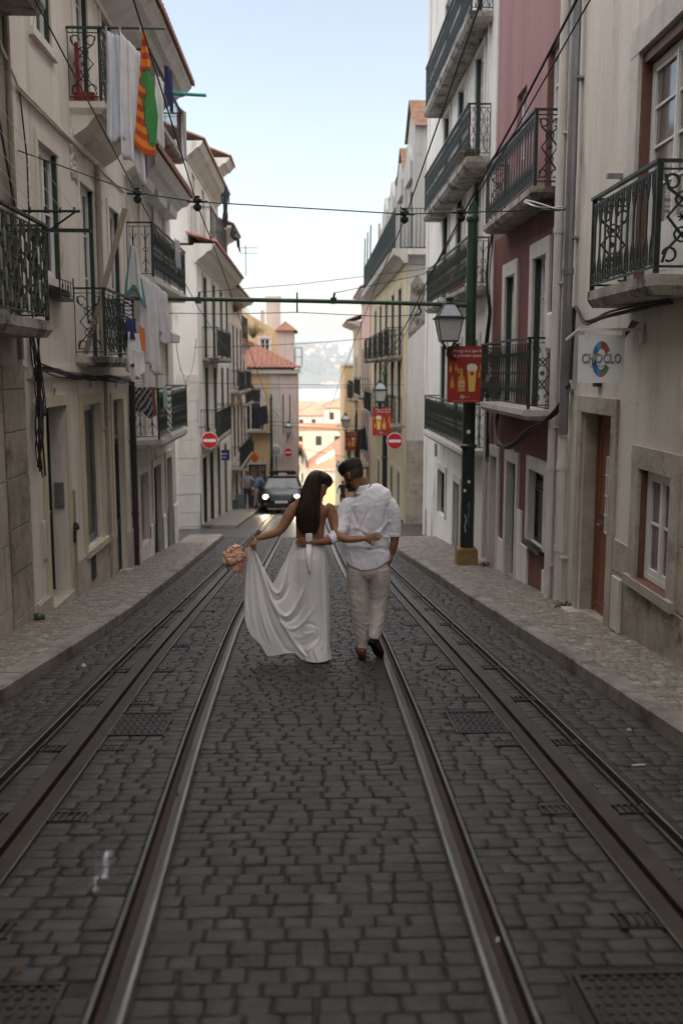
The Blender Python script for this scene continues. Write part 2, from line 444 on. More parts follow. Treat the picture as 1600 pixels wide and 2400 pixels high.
# road bed (joints)
# far roadway: setts as a sheet with a procedural stone pattern
def brickmat(name, c1, c2, cm, bw, bh, rough, bump=.6, mortar=.02, rot=0):
    m = bpy.data.materials.new(name); m.use_nodes = True
    n, l = m.node_tree.nodes, m.node_tree.links
    b = n['Principled BSDF']; b.inputs['Roughness'].default_value = rough
    g = n.new('ShaderNodeNewGeometry')
    ns = n.new('ShaderNodeTexNoise'); ns.inputs['Scale'].default_value = 3; l.new(g.outputs['Position'], ns.inputs['Vector'])
    mx = n.new('ShaderNodeMix'); mx.data_type = 'VECTOR'; mx.inputs[0].default_value = .03
    l.new(g.outputs['Position'], mx.inputs[4]); l.new(ns.outputs['Color'], mx.inputs[5])
    mp = n.new('ShaderNodeMapping'); mp.inputs['Rotation'].default_value = (0, 0, rot); l.new(mx.outputs[1], mp.inputs[0])
    t = n.new('ShaderNodeTexBrick'); l.new(mp.outputs[0], t.inputs['Vector'])
    t.inputs['Color1'].default_value = (*c1, 1); t.inputs['Color2'].default_value = (*c2, 1); t.inputs['Mortar'].default_value = (*cm, 1)
    t.inputs['Scale'].default_value = 1; t.inputs['Brick Width'].default_value = bw; t.inputs['Row Height'].default_value = bh
    t.inputs['Mortar Size'].default_value = mortar; t.inputs['Mortar Smooth'].default_value = .4
    l.new(t.outputs['Color'], b.inputs['Base Color'])
    bp = n.new('ShaderNodeBump'); bp.inputs['Strength'].default_value = bump; bp.inputs['Distance'].default_value = .02; bp.invert = True
    l.new(t.outputs['Fac'], bp.inputs['Height']); l.new(bp.outputs[0], b.inputs['Normal'])
    MATS[name] = m
brickmat('setts_far', (.040,.036,.034), (.070,.064,.060), (.02,.018,.015), .16, .105, .42, mortar=.012)
brickmat('calcada_far', (.17,.15,.125), (.26,.24,.21), (.07,.06,.05), .085, .08, .6, mortar=.008)
def sheet(name, cols, y0, y1, dz, m, step=1.0, kind='structure'):
    mb = MB(); ys = []; y = y0
    while y < y1: ys.append(y); y += step
    ys.append(y1)
    for y in ys:
        for c in cols: mb.v.append(Vector((c(y) if callable(c) else c, y, gz(y) + dz)))
    n = len(cols)
    for i in range(len(ys)-1):
        for j in range(n-1): mb.f.append([i*n+j, i*n+j+1, (i+1)*n+j+1, (i+1)*n+j]); mb.mi.append(0)
    o = mb.build(name, m)
    if kind: tag(o, kind=kind)
    return o
lanes2 = [(-2.6, fx('Lout', -.06)), (fx('Lout', .056), fx('Lslot', -.104)), (fx('Lslot', .104), fx('Lin', -.063)), (fx('Lin', .063), fx('Rin', -.063)),
          (fx('Rin', .063), fx('Rslot', -.104)), (fx('Rslot', .104), fx('Rout', -.056)), (fx('Rout', .06), 2.6)]
sheet('road', [-2.6, fx('Lout', -.066)], NEAR_END, 64, -.002, 'setts_far')
sheet('road', [fx('Lout', .06), fx('Lslot', -.109)], NEAR_END, 64, -.002, 'setts_far')
sheet('road', [fx('Lslot', .109), fx('Lin', -.068)], NEAR_END, 64, -.002, 'setts_far')
sheet('road', [fx('Lin', .068), fx('Rin', -.068)], NEAR_END, 64, -.002, 'setts_far')
sheet('road', [fx('Rin', .068), fx('Rslot', -.109)], NEAR_END, 64, -.002, 'setts_far')
sheet('road', [fx('Rslot', .109), fx('Rout', -.06)], NEAR_END, 64, -.002, 'setts_far')
sheet('road', [fx('Rout', .066), 2.6], NEAR_END, 64, -.002, 'setts_far')
sheet('road', [-2.6, 2.6], -30, -1, -.002, 'setts_far')
for a_, b_ in lanes2: sheet('road_bed', [a_, b_], -1, NEAR_END, -.012, 'mortar')
sheet('road', [-6, 6], 64, 150, 0.0, 'setts_far', 4)
sheet('side_street', [-16, -2.6], 24.6, 29.2, -.004, 'setts_far')
sheet('side_street', [2.6, 16], 23.4, 31.2, -.004, 'setts_far')

# pavements: stones on a bed, with kerbs
PAVZ = .115
def pave(side, K, wall, y0, y1, hole=None, near=True):
    s = -1 if side == 'L' else 1
    ke = lambda y: lerp_tab(K, y)
    wl = (lambda y: wall)
    if near:
        if s < 0: ln = [(lambda y: wall - .0, lambda y: ke(y) - .15)]
        else: ln = [(lambda y: ke(y) + .15, lambda y: wall + .0)]
        o = stones('pavement', ln, max(y0, 3.6), y1, .068, .064, .082, PAVZ, 'calcada', gap=.006, dome=.0035, lw=4, seed=11 + s)
        tag(o, kind='structure')
    cols = [wall, lambda y: ke(y) + s*.1] if s < 0 else [lambda y: ke(y) + s*.1, wall]
    sheet('pavement_bed', cols, y0, y1, PAVZ - (.006 if near else 0), 'calcada_joint' if near else 'calcada_far')
    # kerb stones
    rg = random.Random(5 + s)
    mb = MB(); y = y0
    while y < y1 - .05:
        ln_ = min(rg.uniform(.7, 1.3), y1 - y)
        a, b = y + .007, y + ln_ - .007
        dz = rg.uniform(-.006, .004)
        pts = []
        for yy in (a, (a+b)/2, b):
            x0 = ke(yy) + rg.uniform(-.005, .005); x1 = x0 + s*.15
            z = gz(yy) + PAVZ + dz
            pts += [(x0, yy, z-.16), (x0, yy, z-.018), (x0 + s*.018, yy, z), (x1, yy, z + .001), (x1, yy, z-.16)]
        fs = []
        for i in range(2):
            for j in range(4): fs.append((i*5+j, i*5+j+1, (i+1)*5+j+1, (i+1)*5+j))
        fs += [(0,1,2,3,4), (10,11,12,13,14)]
        mb.add(pts, fs); y += ln_
    tag(mb.build('kerb', 'kerbstone'), kind='structure')
    for yy, sg in ((y0, -1), (y1, 1)):
        x0, x1 = sorted((wall, ke(yy) + s*.002)); m2 = MB(); m2.box(x0, x1, yy - (.12 if sg < 0 else -.002), yy - (.002 if sg < 0 else -.12), gz(yy) - .1, gz(yy) + PAVZ - .004)
        if yy > 0: tag(m2.build('kerb', 'kerbstone'), kind='structure')
pave('L', KERB_L, -3.02, -1, 24.3)
pave('R', KERB_R, 3.02, -1, 23.2)
pave('L', KERB_L, -3.4, 29.3, 60, near=False)
pave('R', KERB_R, 3.2, 31.3, 60, near=False)

# iron covers and drain grilles
def cover(x0, x1, y0, y1, label):
    mb = MB()
    z = lambda x, y: gz(y)
    def slab(a0, a1, b0, b1, t0, t1, m):
        mb.add([(a0,b0,gz(b0)+t0),(a1,b0,gz(b0)+t0),(a1,b1,gz(b1)+t0),(a0,b1,gz(b1)+t0),(a0,b0,gz(b0)+t1),(a1,b0,gz(b0)+t1),(a1,b1,gz(b1)+t1),(a0,b1,gz(b1)+t1)],
               [(3,2,1,0),(4,5,6,7),(0,1,5,4),(1,2,6,5),(2,3,7,6),(3,0,4,7)], m)
    fr_ = .016
    slab(x0, x0+fr_, y0, y1, -.02, .005, 0); slab(x1-fr_, x1, y0, y1, -.02, .005, 0)
    slab(x0+fr_, x1-fr_, y0, y0+fr_, -.02, .005, 0); slab(x0+fr_, x1-fr_, y1-fr_, y1, -.02, .005, 0)
    slab(x0+fr_+.004, x1-fr_-.004, y0+fr_+.004, y1-fr_-.004, -.02, -.004, 0)
    nx, ny = int((x1-x0)/.04), int((y1-y0)/.05)
    for i in range(nx):
        for j in range(ny):
            cx = x0 + (i+.5)*(x1-x0)/nx + (.006 if j % 2 else -.006); cy = y0 + (j+.5)*(y1-y0)/ny
            slab(cx-.011, cx+.011, cy-.015, cy+.015, -.005, .001, 0)
    return tag(mb.build('manhole_cover', 'iron_plate', smooth=False), label, 'manhole cover', 'iron covers set in the setts')
cover(-1.345, -.955, 6.09, 6.68, 'rectangular chequered iron cover in the left track, left of centre')
cover(.93, 1.315, 6.05, 6.62, 'rectangular chequered iron cover in the right track')
cover(-1.26, -.81, 2.25, 3.03, 'dark iron cover at the bottom left corner of the road')
cover(.87, 1.35, 2.25, 3.03, 'dark iron cover at the bottom right corner of the road')
g0 = None
gi = 0
for yy in [3.4, 4.6, 5.8, 6.97, 8.14, 9.33, 10.5, 11.7, 12.9]:
    for key in ('Lslot', 'Rslot'):
        for sgn in (-1, 1):
            if g0 is None:
                mb = MB()
                for q in range(5):
                    mb.box(-.075 + q*.034, -.075 + q*.034 + .012, -.055, .055, 0, .010)
                mb.box(-.085, .085, -.062, -.055, -.01, .009); mb.box(-.085, .085, .055, .062, -.01, .009); mb.box(-.08,.08,-.055,.055,-.012,-.004)
                g0 = mb.build('drain_grille', 'iron_plate'); o = g0
            else:
                o = g0.copy(); sc.collection.objects.link(o)
            x = lerp_tab(RAILS[key], yy) + sgn*(.19)
            o.location = (x, yy, gz(yy) - .002); o.rotation_euler = (-math.atan(.103), 0, 0)
            sd_ = 'left' if key == 'Lslot' else 'right'
            tag(o, 'small ribbed drain grille beside the %s cable slot' % sd_, 'drain grille', 'drain grilles along the %s cable slot' % sd_)
# litter
def litter(x, y, kind, label, r=.018):
    mb = MB(); rg = random.Random(int(x*100 + y*10))
    z = gz(y) + (PAVZ if abs(x) > 2.3 else 0) + .004
    if kind == 'stick':
        mb.tube([(x-.04, y, z+.004), (x+.04, y+.006, z+.004)], .006, 6)
    else:
        n = 7; top = []
        for i in range(n):
            a = 2*PI*i/n; top.append((x + r*math.cos(a)*rg.uniform(.6,1.2), y + r*math.sin(a)*rg.uniform(.6,1.2), z + rg.uniform(0,.008)))
        top2 = [(x + (p[0]-x)*.5, y + (p[1]-y)*.5, z + rg.uniform(.012,.022)) for p in top]
        mb.add(top + top2, [tuple(range(n, 2*n))] + [(i, (i+1) % n, n+(i+1) % n, n+i) for i in range(n)])
    o = mb.build('cigarette_end' if kind == 'stick' else ('fallen_leaf' if kind == 'leaf' else 'paper_scrap'), {'leaf': mat('leaf_dry', (.16,.08,.04), rough=.8), 'stick': mat('paper', (.6,.58,.55), rough=.8)}.get(kind, mat('paper', (.6,.58,.55), rough=.8)))
    return tag(o, label, 'litter')
mat('paper', (.42,.40,.38), rough=.8)
litter(-1.98, 8.35, 'paper', 'crumpled pale paper scrap beside the left kerb', .03)
litter(-.885, 9.3, 'paper', 'small white scrap in the groove left of the dress hem')
litter(.70, 8.0, 'leaf', 'dry leaf caught on the right inner rail behind the man')
litter(.66, 3.25, 'paper', 'white scrap in the right inner rail groove near the bottom', .012)
litter(1.86, 5.3, 'stick', 'white cigarette end on the setts beyond the right outer rail')
litter(-.70, 4.9, 'leaf', 'brown leaf lying in the left inner rail groove', .014)
litter(2.05, 6.05, 'paper', 'clear plastic scrap by the right kerb')
litter(-.99, 3.1, 'leaf', 'small orange leaf near the bottom left iron cover', .012)
# ================================================================ facade kit
def wall(parent, fr, u0, u1, v0, v1, ops, m, depth=.22, thick=8, name='wall', top=True, label=None, rm=None):
    us = sorted(set([u0, u1] + [x for o in ops for x in o[:2]])); us = [u for u in us if u0 <= u <= u1]
    vs = sorted(set([v0, v1] + [x for o in ops for x in o[2:4]])); vs = [v for v in vs if v0 <= v <= v1]
    mb = MB(fr)
    for i in range(len(us)-1):
        # merge vertical runs
        j = 0
        while j < len(vs)-1:
            cu = (us[i]+us[i+1])/2
            def isop(jj):
                cv = (vs[jj]+vs[jj+1])/2
                return any(o[0] < cu < o[1] and o[2] < cv < o[3] for o in ops)
            if isop(j): j += 1; continue
            k = j
            while k+1 < len(vs)-1 and not isop(k+1): k += 1
            mb.quad((us[i],vs[j],0),(us[i+1],vs[j],0),(us[i+1],vs[k+1],0),(us[i],vs[k+1],0)); j = k+1
    for o in ops:
        a, b, c, d = o[:4]
        e = -(o[4] if len(o) > 4 else depth)
        mb.m = 1 if rm else 0
        mb.quad((a,c,0),(a,d,0),(a,d,e),(a,c,e)); mb.quad((b,c,0),(b,d,0),(b,d,e),(b,c,e))
        mb.quad((a,d,0),(b,d,0),(b,d,e),(a,d,e)); mb.quad((a,c,0),(b,c,0),(b,c,e),(a,c,e))
        e2 = e - .35
        mb.quad((a,c,e2),(b,c,e2),(b,d,e2),(a,d,e2)); 
        mb.quad((a,c,e),(a,d,e),(a,d,e2),(a,c,e2)); mb.quad((b,c,e),(b,d,e),(b,d,e2),(b,c,e2)); mb.quad((a,d,e),(b,d,e),(b,d,e2),(a,d,e2))
    mb.m = 0
    if thick:
        mb.quad((u0,v0,0),(u0,v1,0),(u0,v1,-thick),(u0,v0,-thick)); mb.quad((u1,v0,0),(u1,v1,0),(u1,v1,-thick),(u1,v0,-thick))
        mb.quad((u0,v0,-thick),(u1,v0,-thick),(u1,v1,-thick),(u0,v1,-thick))
        if top: mb.quad((u0,v1,0),(u1,v1,0),(u1,v1,-thick),(u0,v1,-thick))
    o = mb.build(name, [m, rm] if rm else m, parent)
    if label: o['label'] = label
    return o

def ring(mb, a, b, c, d, t, w0, w1, bottom=True, m=None, tb=None):
    tb = t if tb is None else tb
    mb.box(a, a+t, c, d, w0, w1, m); mb.box(b-t, b, c, d, w0, w1, m)
    mb.box(a+t, b-t, d-t, d, w0, w1, m)
    if bottom: mb.box(a+t, b-t, c, c+tb, w0, w1, m)

def window(parent, fr, a, b, c, d, kind='case', inset=.07, fm='white_paint', gm='glass', nx=2, ny=3, sill=None, name=None, panel=0, label=None):
    """kind: case (glazed leaves), roller (roller shutter), door (boarded leaf), louvre, grille"""
    g = .003
    a += g; b -= g; c += g; d -= g
    w = -inset
    if kind == 'roller':
        mb = MB(fr)
        n = max(2, int((d-c)/.055)); h = (d-c)/n
        for i in range(n): mb.add([(a,c+i*h,w-.004),(b,c+i*h,w-.004),(b,c+i*h+h*.5,w+.010),(a,c+i*h+h*.5,w+.010),(b,c+i*h+h,w-.004),(a,c+i*h+h,w-.004)], [(0,1,2,3),(3,2,4,5)])
        o = mb.build('roller_shutter', 'shutter_white', parent)
        if label: o['label'] = label
        return o
    mb = MB(fr)
    if kind == 'case':
        t = .05
        ring(mb, a, b, c, d, t, w-.05, w)
        iw = (b-a-2*t)/nx
        for i in range(nx):
            x0 = a+t+i*iw; ring(mb, x0+.002, x0+iw-.002, c+t+.002, d-t-.002, .035, w-.045, w-.006, tb=max(.05, panel))
            for j in range(1, ny):
                y = c+t+max(.05, panel) + (d-c-2*t-max(.05,panel))*j/ny
                mb.box(x0+.037, x0+iw-.037, y-.011, y+.011, w-.038, w-.012)
            if panel > .2: mb.box(x0+.08, x0+iw-.08, c+t+.08, c+t+panel-.08, w-.006, w-.001)
        if nx > 1: mb.box((a+b)/2-.018, (a+b)/2+.018, c+t, d-t, w-.006, w+.006)
        f = mb.build(name or 'window', fm, parent)
        MB(fr).quad((a+t,c+t,w-.03),(b-t,c+t,w-.03),(b-t,d-t,w-.03),(a+t,d-t,w-.03)).build('pane', gm, f)
    elif kind == 'door':
        ring(mb, a, b, c, d, .04, w-.05, w, bottom=False)
        mb.box(a+.042, b-.042, c, d-.042, w-.06, w-.025)
        hw = (b-a-.084)/nx
        for i in range(nx):
            x0 = a+.042+i*hw; n2 = max(1, ny)
            for j in range(n2):
                y0 = c+.1+(d-c-.2)*j/n2; y1 = c+.1+(d-c-.2)*(j+1)/n2-.08
                ring(mb, x0+.07, x0+hw-.07, y0, y1, .025, w-.025, w-.012)
        f = mb.build(name or 'door', fm, parent)
        MB(fr).tube([(a+(b-a)*.8, c+1.0, w-.025), (a+(b-a)*.8, c+1.0, w+.03), (a+(b-a)*.8-.09, c+1.0, w+.03)], .011, 5).build('handle', 'pipe_zinc', f)
    elif kind == 'louvre':
        ring(mb, a, b, c, d, .04, w-.05, w)
        n = max(3, int((d-c)/.06)); h = (d-c-.08)/n
        for i in range(n): mb.add([(a+.04,c+.04+i*h,w-.005),(b-.04,c+.04+i*h,w-.005),(b-.04,c+.04+i*h+h*.9,w-.045),(a+.04,c+.04+i*h+h*.9,w-.045)], [(0,1,2,3)])
        f = mb.build(name or 'shutter', fm, parent)
    elif kind == 'grille':
        ring(mb, a, b, c, d, .05, w-.05, w)
        n = max(3, int((b-a)/.11))
        for i in range(1, n): mb.tube([(a+(b-a)*i/n, c+.8, w+.0), (a+(b-a)*i/n, d-.05, w+.0)], .011, 5)
        mb.box(a+.05, b-.05, c+.78, c+.84, w-.02, w+.012)
        mb.box(a+.05, b-.05, c+.02, c+.78, w-.03, w-.012)
        f = mb.build(name or 'door', fm, parent)
        MB(fr).quad((a+.05,c+.8,w-.035),(b-.05,c+.8,w-.035),(b-.05,d-.05,w-.035),(a+.05,d-.05,w-.035)).build('pane', gm, f)
    if sill: 
        MB(fr).box(a-.08, b+.08, c-.07, c-.004, -.05, .07).build('sill', sill, f)
    if label: f['label'] = label
    return f

def surround(parent, fr, a, b, c, d, t=.15, pr=.03, m='stone_trim', sill=True, name='window_surround'):
    mb = MB(fr)
    mb.box(a-t, a-.001, c, d, -.02, pr); mb.box(b+.001, b+t, c, d, -.02, pr)
    mb.box(a-t, b+t, d+.001, d+t, -.02, pr+.003)
    if sill: mb.box(a-t-.02, b+t+.02, c-.09, c-.001, -.02, pr+.04)
    return mb.build(name, m, parent)

def arc(cx, cy, r, a0, a1, n=8):
    return [(cx + r*math.cos(R(a0 + (a1-a0)*i/n)), cy + r*math.sin(R(a0 + (a1-a0)*i/n))) for i in range(n+1)]
def rail_panel(mb, A, B, h, style, rb=.007):
    """ironwork between local bottom points A, B (u,v,w); height h"""
    A = Vector(A); B = Vector(B); D_ = B-A; L = D_.length; e = D_/L
    def q(s, t): p = A + e*s; return (p[0], p[1]+t, p[2])
    mb.tube([q(0,.04), q(L,.04)], rb*1.3, 4); mb.tube([q(0,h-.06), q(L,h-.06)], rb, 4)
    for s in (0, L): mb.tube([q(s,-.01), q(s,h)], rb*1.7, 4)
    def curve(pts, r=rb*.8): mb.tube([q(*p) for p in pts], r, 4, cap=False)
    if style == 'bars':
        n = max(2, int(L/.11))
        for i in range(1, n):
            s = L*i/n; mb.tube([q(s,.04), q(s,h-.06)], rb*.9, 4)
            if i % 2: curve(arc(s, h*.5, .03, 0, 360, 8))
    elif style == 'plain':
        n = max(2, int(L/.12))
        for i in range(1, n): s = L*i/n; mb.tube([q(s,.04), q(s,h-.06)], rb*.8, 4)
    elif style == 'spindle':
        n = max(2, int(L/.155))
        for i in range(n):
            s = L*(i+.5)/n; x = .050
            mb.tube([q(s,.04), q(s,h-.06)], rb*.7, 4)
            curve([(s-x,h-.07),(s-x*.9,h*.80),(s-x*.2,h*.68),(s-x*.2,h*.36),(s-x*.9,h*.24),(s-x,.06)], rb*.9)
            curve([(s+x,h-.07),(s+x*.9,h*.80),(s+x*.2,h*.68),(s+x*.2,h*.36),(s+x*.9,h*.24),(s+x,.06)], rb*.9)
            curve(arc(s, h*.12, .035, 0, 360, 8)); curve(arc(s, h*.88, .03, 0, 360, 8))
            mb.tube([q(s-.016,h*.78), q(s+.016,h*.78)], .012, 4)
    elif style == 'scroll':
        rb *= 1.35
        n = max(1, int(round(L/.26)))
        for i in range(n):
            s0 = L*i/n; w_ = L/n; c_ = s0+w_/2
            if i: mb.tube([q(s0,.04), q(s0,h-.06)], rb*.8, 4)
            # two crossing S curves plus scrolls and a rosette
            P = [(s0+w_*.10,.07),(s0+w_*.18,.16),(s0+w_*.5,h*.34),(s0+w_*.82,h*.5),(s0+w_*.5,h*.66),(s0+w_*.18,h-.2),(s0+w_*.1,h-.1)]
            curve(P, rb); curve([(2*c_-x, y) for x, y in P], rb)
            for sx in (-1, 1):
                for cy in (.13, h-.15):
                    curve(arc(c_+sx*w_*.25, cy, w_*.15, 0, 300, 9), rb*.9)
            curve(arc(c_, h*.34, w_*.16, 0, 360, 8), rb*.8); curve(arc(c_, h*.66, w_*.16, 0, 360, 8), rb*.8)
            for k in range(6): curve([(c_, h*.5), (c_ + .034*math.cos(k*PI/3), h*.5 + .034*math.sin(k*PI/3))], .009)
    elif style == 'oval':
        n = max(1, int(round(L/.13)))
        for i in range(n):
            s0 = L*i/n; w_ = L/n; c_ = s0+w_/2
            curve([(c_,.05),(c_-w_*.40,h*.18),(c_-w_*.42,h*.36),(c_,h*.5),(c_+w_*.42,h*.64),(c_+w_*.40,h*.80),(c_,h-.07)], rb*.9)
            curve([(c_,.05),(c_+w_*.40,h*.18),(c_+w_*.42,h*.36),(c_,h*.5),(c_-w_*.42,h*.64),(c_-w_*.40,h*.80),(c_,h-.07)], rb*.9)
            curve(arc(c_, h*.30, w_*.2, 0, 360, 7), rb*.8); curve(arc(c_, h*.70, w_*.2, 0, 360, 7), rb*.8)
            mb.tube([q(c_,.05), q(c_,h-.06)], rb*.6, 4)
    elif style == 'cast':
        n = max(2, int(L/.145))
        for i in range(n):
            s = L*(i+.5)/n
            mb.tube([q(s,.04), q(s,h*.3), q(s,h*.5), q(s,h*.7), q(s,h-.06)], [.0075,.014,.0075,.014,.0075], 5)
            curve(arc(s, h*.5, .036, 0, 360, 8), .0075)
            curve([(s-.06,h*.22),(s,h*.34),(s+.06,h*.22)], .008); curve([(s-.06,h*.80),(s,h*.66),(s+.06,h*.80)], .008)
            curve(arc(s, h*.11, .028, 0, 360, 7), .005)
    elif style == 'leaf':
        n = max(2, int(L/.13)); rg = random.Random(int(L*100))
        for i in range(n):
            s = L*(i+.5)/n
            for k, cy in enumerate(np.linspace(.12, h-.14, 5)):
                sx = 1 if (i+k) % 2 else -1
                P = arc(s + sx*.02, cy, .055, 90 if sx > 0 else 90, 90 - sx*230, 8)
                mb.tube([q(*p) for p in P], [.016-.0013*j for j in range(9)], 4)
                mb.tube([q(s-.02*sx, cy-.10), q(s+.03*sx, cy-.02), q(s, cy+.05)], [.006,.020,.005], 5)
            mb.tube([q(s,.04), q(s,h-.06)], .010, 4)

def balcony(parent, fr, u0, u1, v, dp, h, style='scroll', st=.11, m='iron_dark', sm='slab_stone', rb=.007, corbel=False, post=None, round_=0, side_style=None, label=None):
    """v = top of the slab"""
    mb = MB(fr)
    c = round_
    poly = [(u0, -.02), (u0, dp-c), (u0+c, dp), (u1-c, dp), (u1, dp-c), (u1, -.02)] if c else [(u0, -.02), (u0, dp), (u1, dp), (u1, -.02)]
    n = len(poly)
    k = [(p[0], v, p[1]) for p in poly] + [(p[0], v-st*.55, p[1]) for p in poly]
    ins = [(min(max(p[0], u0+.05), u1-.05), v-st, max(-.02, p[1]-.05)) for p in poly]
    mb.add(k + ins, [tuple(range(n)), tuple(range(2*n, 3*n))] + [(i, (i+1) % n, n+(i+1) % n, n+i) for i in range(n)] + [(n+i, n+(i+1) % n, 2*n+(i+1) % n, 2*n+i) for i in range(n)])
    if corbel: mb.prism([(v-st-.001, 0), (v-st-.001, dp-.12), (v-st-corbel*.55, dp*.45), (v-st-corbel, 0)], u0+.06, u1-.06, axis=0)
    s = mb.build('balcony', sm, parent)
    if label: s['label'] = label
    mb = MB(fr); e = .035
    rail_panel(mb, (u0+e, v+.02, dp-e), (u1-e, v+.02, dp-e), h-.02, style, rb)
    for uu in (u0+e, u1-e): rail_panel(mb, (uu, v+.02, 0.0), (uu, v+.02, dp-e-.02), h-.02, side_style or style, rb)
    if post:
        for uu in post: mb.tube([(uu, v, dp-e), (uu, v+h, dp-e)], .014, 5)
    mb.build('railing', m, s)
    hb = MB(fr)
    pts = [(u0+e, v+h, 0), (u0+e, v+h, dp-e), (u1-e, v+h, dp-e), (u1-e, v+h, 0)]
    for a, b in zip(pts, pts[1:]):
        a_, b_ = Vector(a), Vector(b)
        if abs(a[0]-b[0]) > .01: hb.box(a[0]-.02, b[0]+.02, v+h-.014, v+h+.012, a[2]-.022, a[2]+.022)
        else: hb.box(a[0]-.02, a[0]+.02, v+h-.013, v+h+.011, min(a[2],b[2]), max(a[2],b[2])-.022)
    hb.build('handrail', m, s)
    return s

def eave(parent, fr, u0, u1, v, over, run=3.0, rise=1.1, m='roof_tile_old', soffit='plaster_white', corn=.28, pitch=.2, name='roof', ends=True):
    """v = level of the eave's lip; corrugated tile sheet rising away from the street, with a moulded cornice below"""
    mb = MB(fr); n = max(2, int((u1-u0)/pitch)); r = (u1-u0)/n
    prof = []
    for i in range(n):
        for k in range(6):
            a = PI*k/6; prof.append((u0 + r*(i + k/6), math.sin(a)*r*.34 if k < 6 else 0))
    prof.append((u1, 0))
    rows = [(over, v), (over*.0, v+over*rise/run), (-run+over, v+rise)]
    N = len(prof)
    pts = []
    for w_, h in rows: pts += [(p[0], h + p[1], w_) for p in prof]
    pts += [(p[0], v - .035, over-.004) for p in prof]
    fs = []
    for i in range(2):
        for j in range(N-1): fs.append((i*N+j, i*N+j+1, (i+1)*N+j+1, (i+1)*N+j))
    for j in range(N-1): fs.append((j, j+1, 3*N+j+1, 3*N+j))
    mb.add(pts, fs)
    # a lower board closing the underside
    mb.add([(u0,v-.035,over-.004),(u1,v-.035,over-.004),(u1,v-.035+ (over)*rise/run,0),(u0,v-.035+over*rise/run,0)], [(0,1,2,3)])
    o = mb.build(name, m, parent)
    cb = MB(fr)
    prof = [(v-.04, over-.06), (v-.04, -.05), (v-corn-.06, -.05), (v-corn-.06, .03), (v-corn, .04), (v-corn*.75, over*.35), (v-corn*.5, over*.55), (v-corn*.45, over*.7), (v-.12, over*.82), (v-.08, over-.08)]
    cb.prism(prof, u0+.01, u1-.01, axis=0)
    cb.build('cornice', soffit, parent)
    return o

def pipe(parent, fr, u, w_, v0, v1, r, m, name='drainpipe', joints=2, collars=None):
    mb = MB(fr); mb.tube([(u,v0,w_),(u,v1,w_)], r, 10)
    for i in range(joints):
        vv = v0 + (v1-v0)*(i+.6)/joints; mb.tube([(u,vv,w_),(u,vv+.07,w_)], r*1.18, 10)
    for vv in np.arange(v0+.5, v1, 1.7): mb.box(u-r*1.3, u+r*1.3, vv, vv+.025, -.01, w_)
    mb.smooth = False
    return mb.build(name, m, parent, smooth=False)
# ================================================================ left side of the street
def bld(label, x, y, cat='building', group=None): return T('terraced_house', label, cat, (x, y, gz(y)), group)
def blocks(parent, fr, u0, u1, v0, v1, bw, bh, m, pr=.018, gap=.006, name='stone_blocks', seed=1):
    mb = MB(fr); rg = random.Random(seed); v = v0; r = 0
    while v < v1-.02:
        h = min(bh*rg.uniform(.9,1.1), v1-v); u = u0
        off = bw*.5 if r % 2 and (u1-u0) > bw*1.2 else 0
        while u < u1-.02:
            w_ = min(bw*rg.uniform(.85,1.15) - off, u1-u); off = 0
            mb.box(u+gap, u+w_-gap, v+gap, v+h-gap, -.02, pr*rg.uniform(.7,1.2)); u += w_
        v += h; r += 1
    return mb.build(name, m, parent, bevel=.004)
# --- A
A = bld('grimy old house at the left edge with stained plaster and mossy iron balcony', -3, 9, 'house')
FA = LX(-2.97)
wall(A, FA, -13, 10.40, -3, 11.5, [(8.0, 9.0, 2.22, 4.5), (3.6, 4.6, -.6, 1.4), (5.2,6.2,2.22,4.5)], 'plaster_grimy')
blocks(A, FA, 9.66, 10.40, -2.2, 1.75, .8, .46, 'limestone_dirty', seed=2)
blocks(A, FA, 5.0, 9.62, -1.8, 1.3, 1.5, .62, 'limestone', pr=.012, seed=3)
window(A, FA, 8.0, 9.0, 2.22, 4.5, 'case', fm='green_paint', ny=3)
window(A, FA, 5.2, 6.2, 2.22, 4.5, 'case', fm='green_paint', ny=3)
window(A, FA, 3.6, 4.6, -.6, 1.4, 'case', fm='green_paint', ny=2)
balcony(A, FA, 6.9, 10.12, 2.17, .40, .93, 'leaf', st=.16, m='iron_moss', rb=.009)
balcony(A, FA, 6.4, 10.25, 5.28, .42, .9, 'scroll', st=.2)
mb = MB(FA)
for v in np.arange(1.8, 5, .7):
    mb.tube([(10.28,v,.02),(10.26,v+.35,.03),(10.29,v+.72,.02)], .03, 6)
mb.build('drainpipe', 'plaster_grimy', A)

# --- B
B = bld('tall cream terraced house on the left with two scrollwork balconies and three street openings', -3, 13.5, 'house')
opsB = [(11.2,12.17,-2,1.27,.42),(13.1,14.12,-.70,1.23,.2),(15.02,15.84,-2.2,1.24,.2),(11.4,12.27,2.74,4.2,.16),(13.38,14.2,1.87,4.12,.16),(15.22,16.02,1.87,4.1,.16),
        (11.4,12.2,5.35,6.85,.16),(13.42,14.22,5.02,7.0,.16),(15.1,15.9,5.02,7.0,.16)]
wall(B, LF, 10.40, 16.60, -3, 7.5, opsB, 'plaster_warm')
mb = MB(LF)
mb.box(10.41, 10.63, 1.72, 7.3, -.01, .02)
mb.box(10.64, 16.59, 1.60, 1.73, -.01, .03); mb.box(10.64, 16.59, 4.52, 4.60, -.01, .03)
mb.box(14.62, 14.78, 1.74, 4.51, -.01, .02); mb.box(16.42, 16.59, 1.74, 4.51, -.01, .02)
mb.build('plaster_band', 'plaster_warm', B)
mb = MB(LF)
for a, b, t in ((10.62, 11.19, -.86), (12.18, 13.60, -.74), (13.62, 14.98, -.80), (15.86, 16.4, -.95)):
    mb.box(a, b, -3, t, -.01, .035); mb.box(a, b, t, t+.02, -.01, .02)
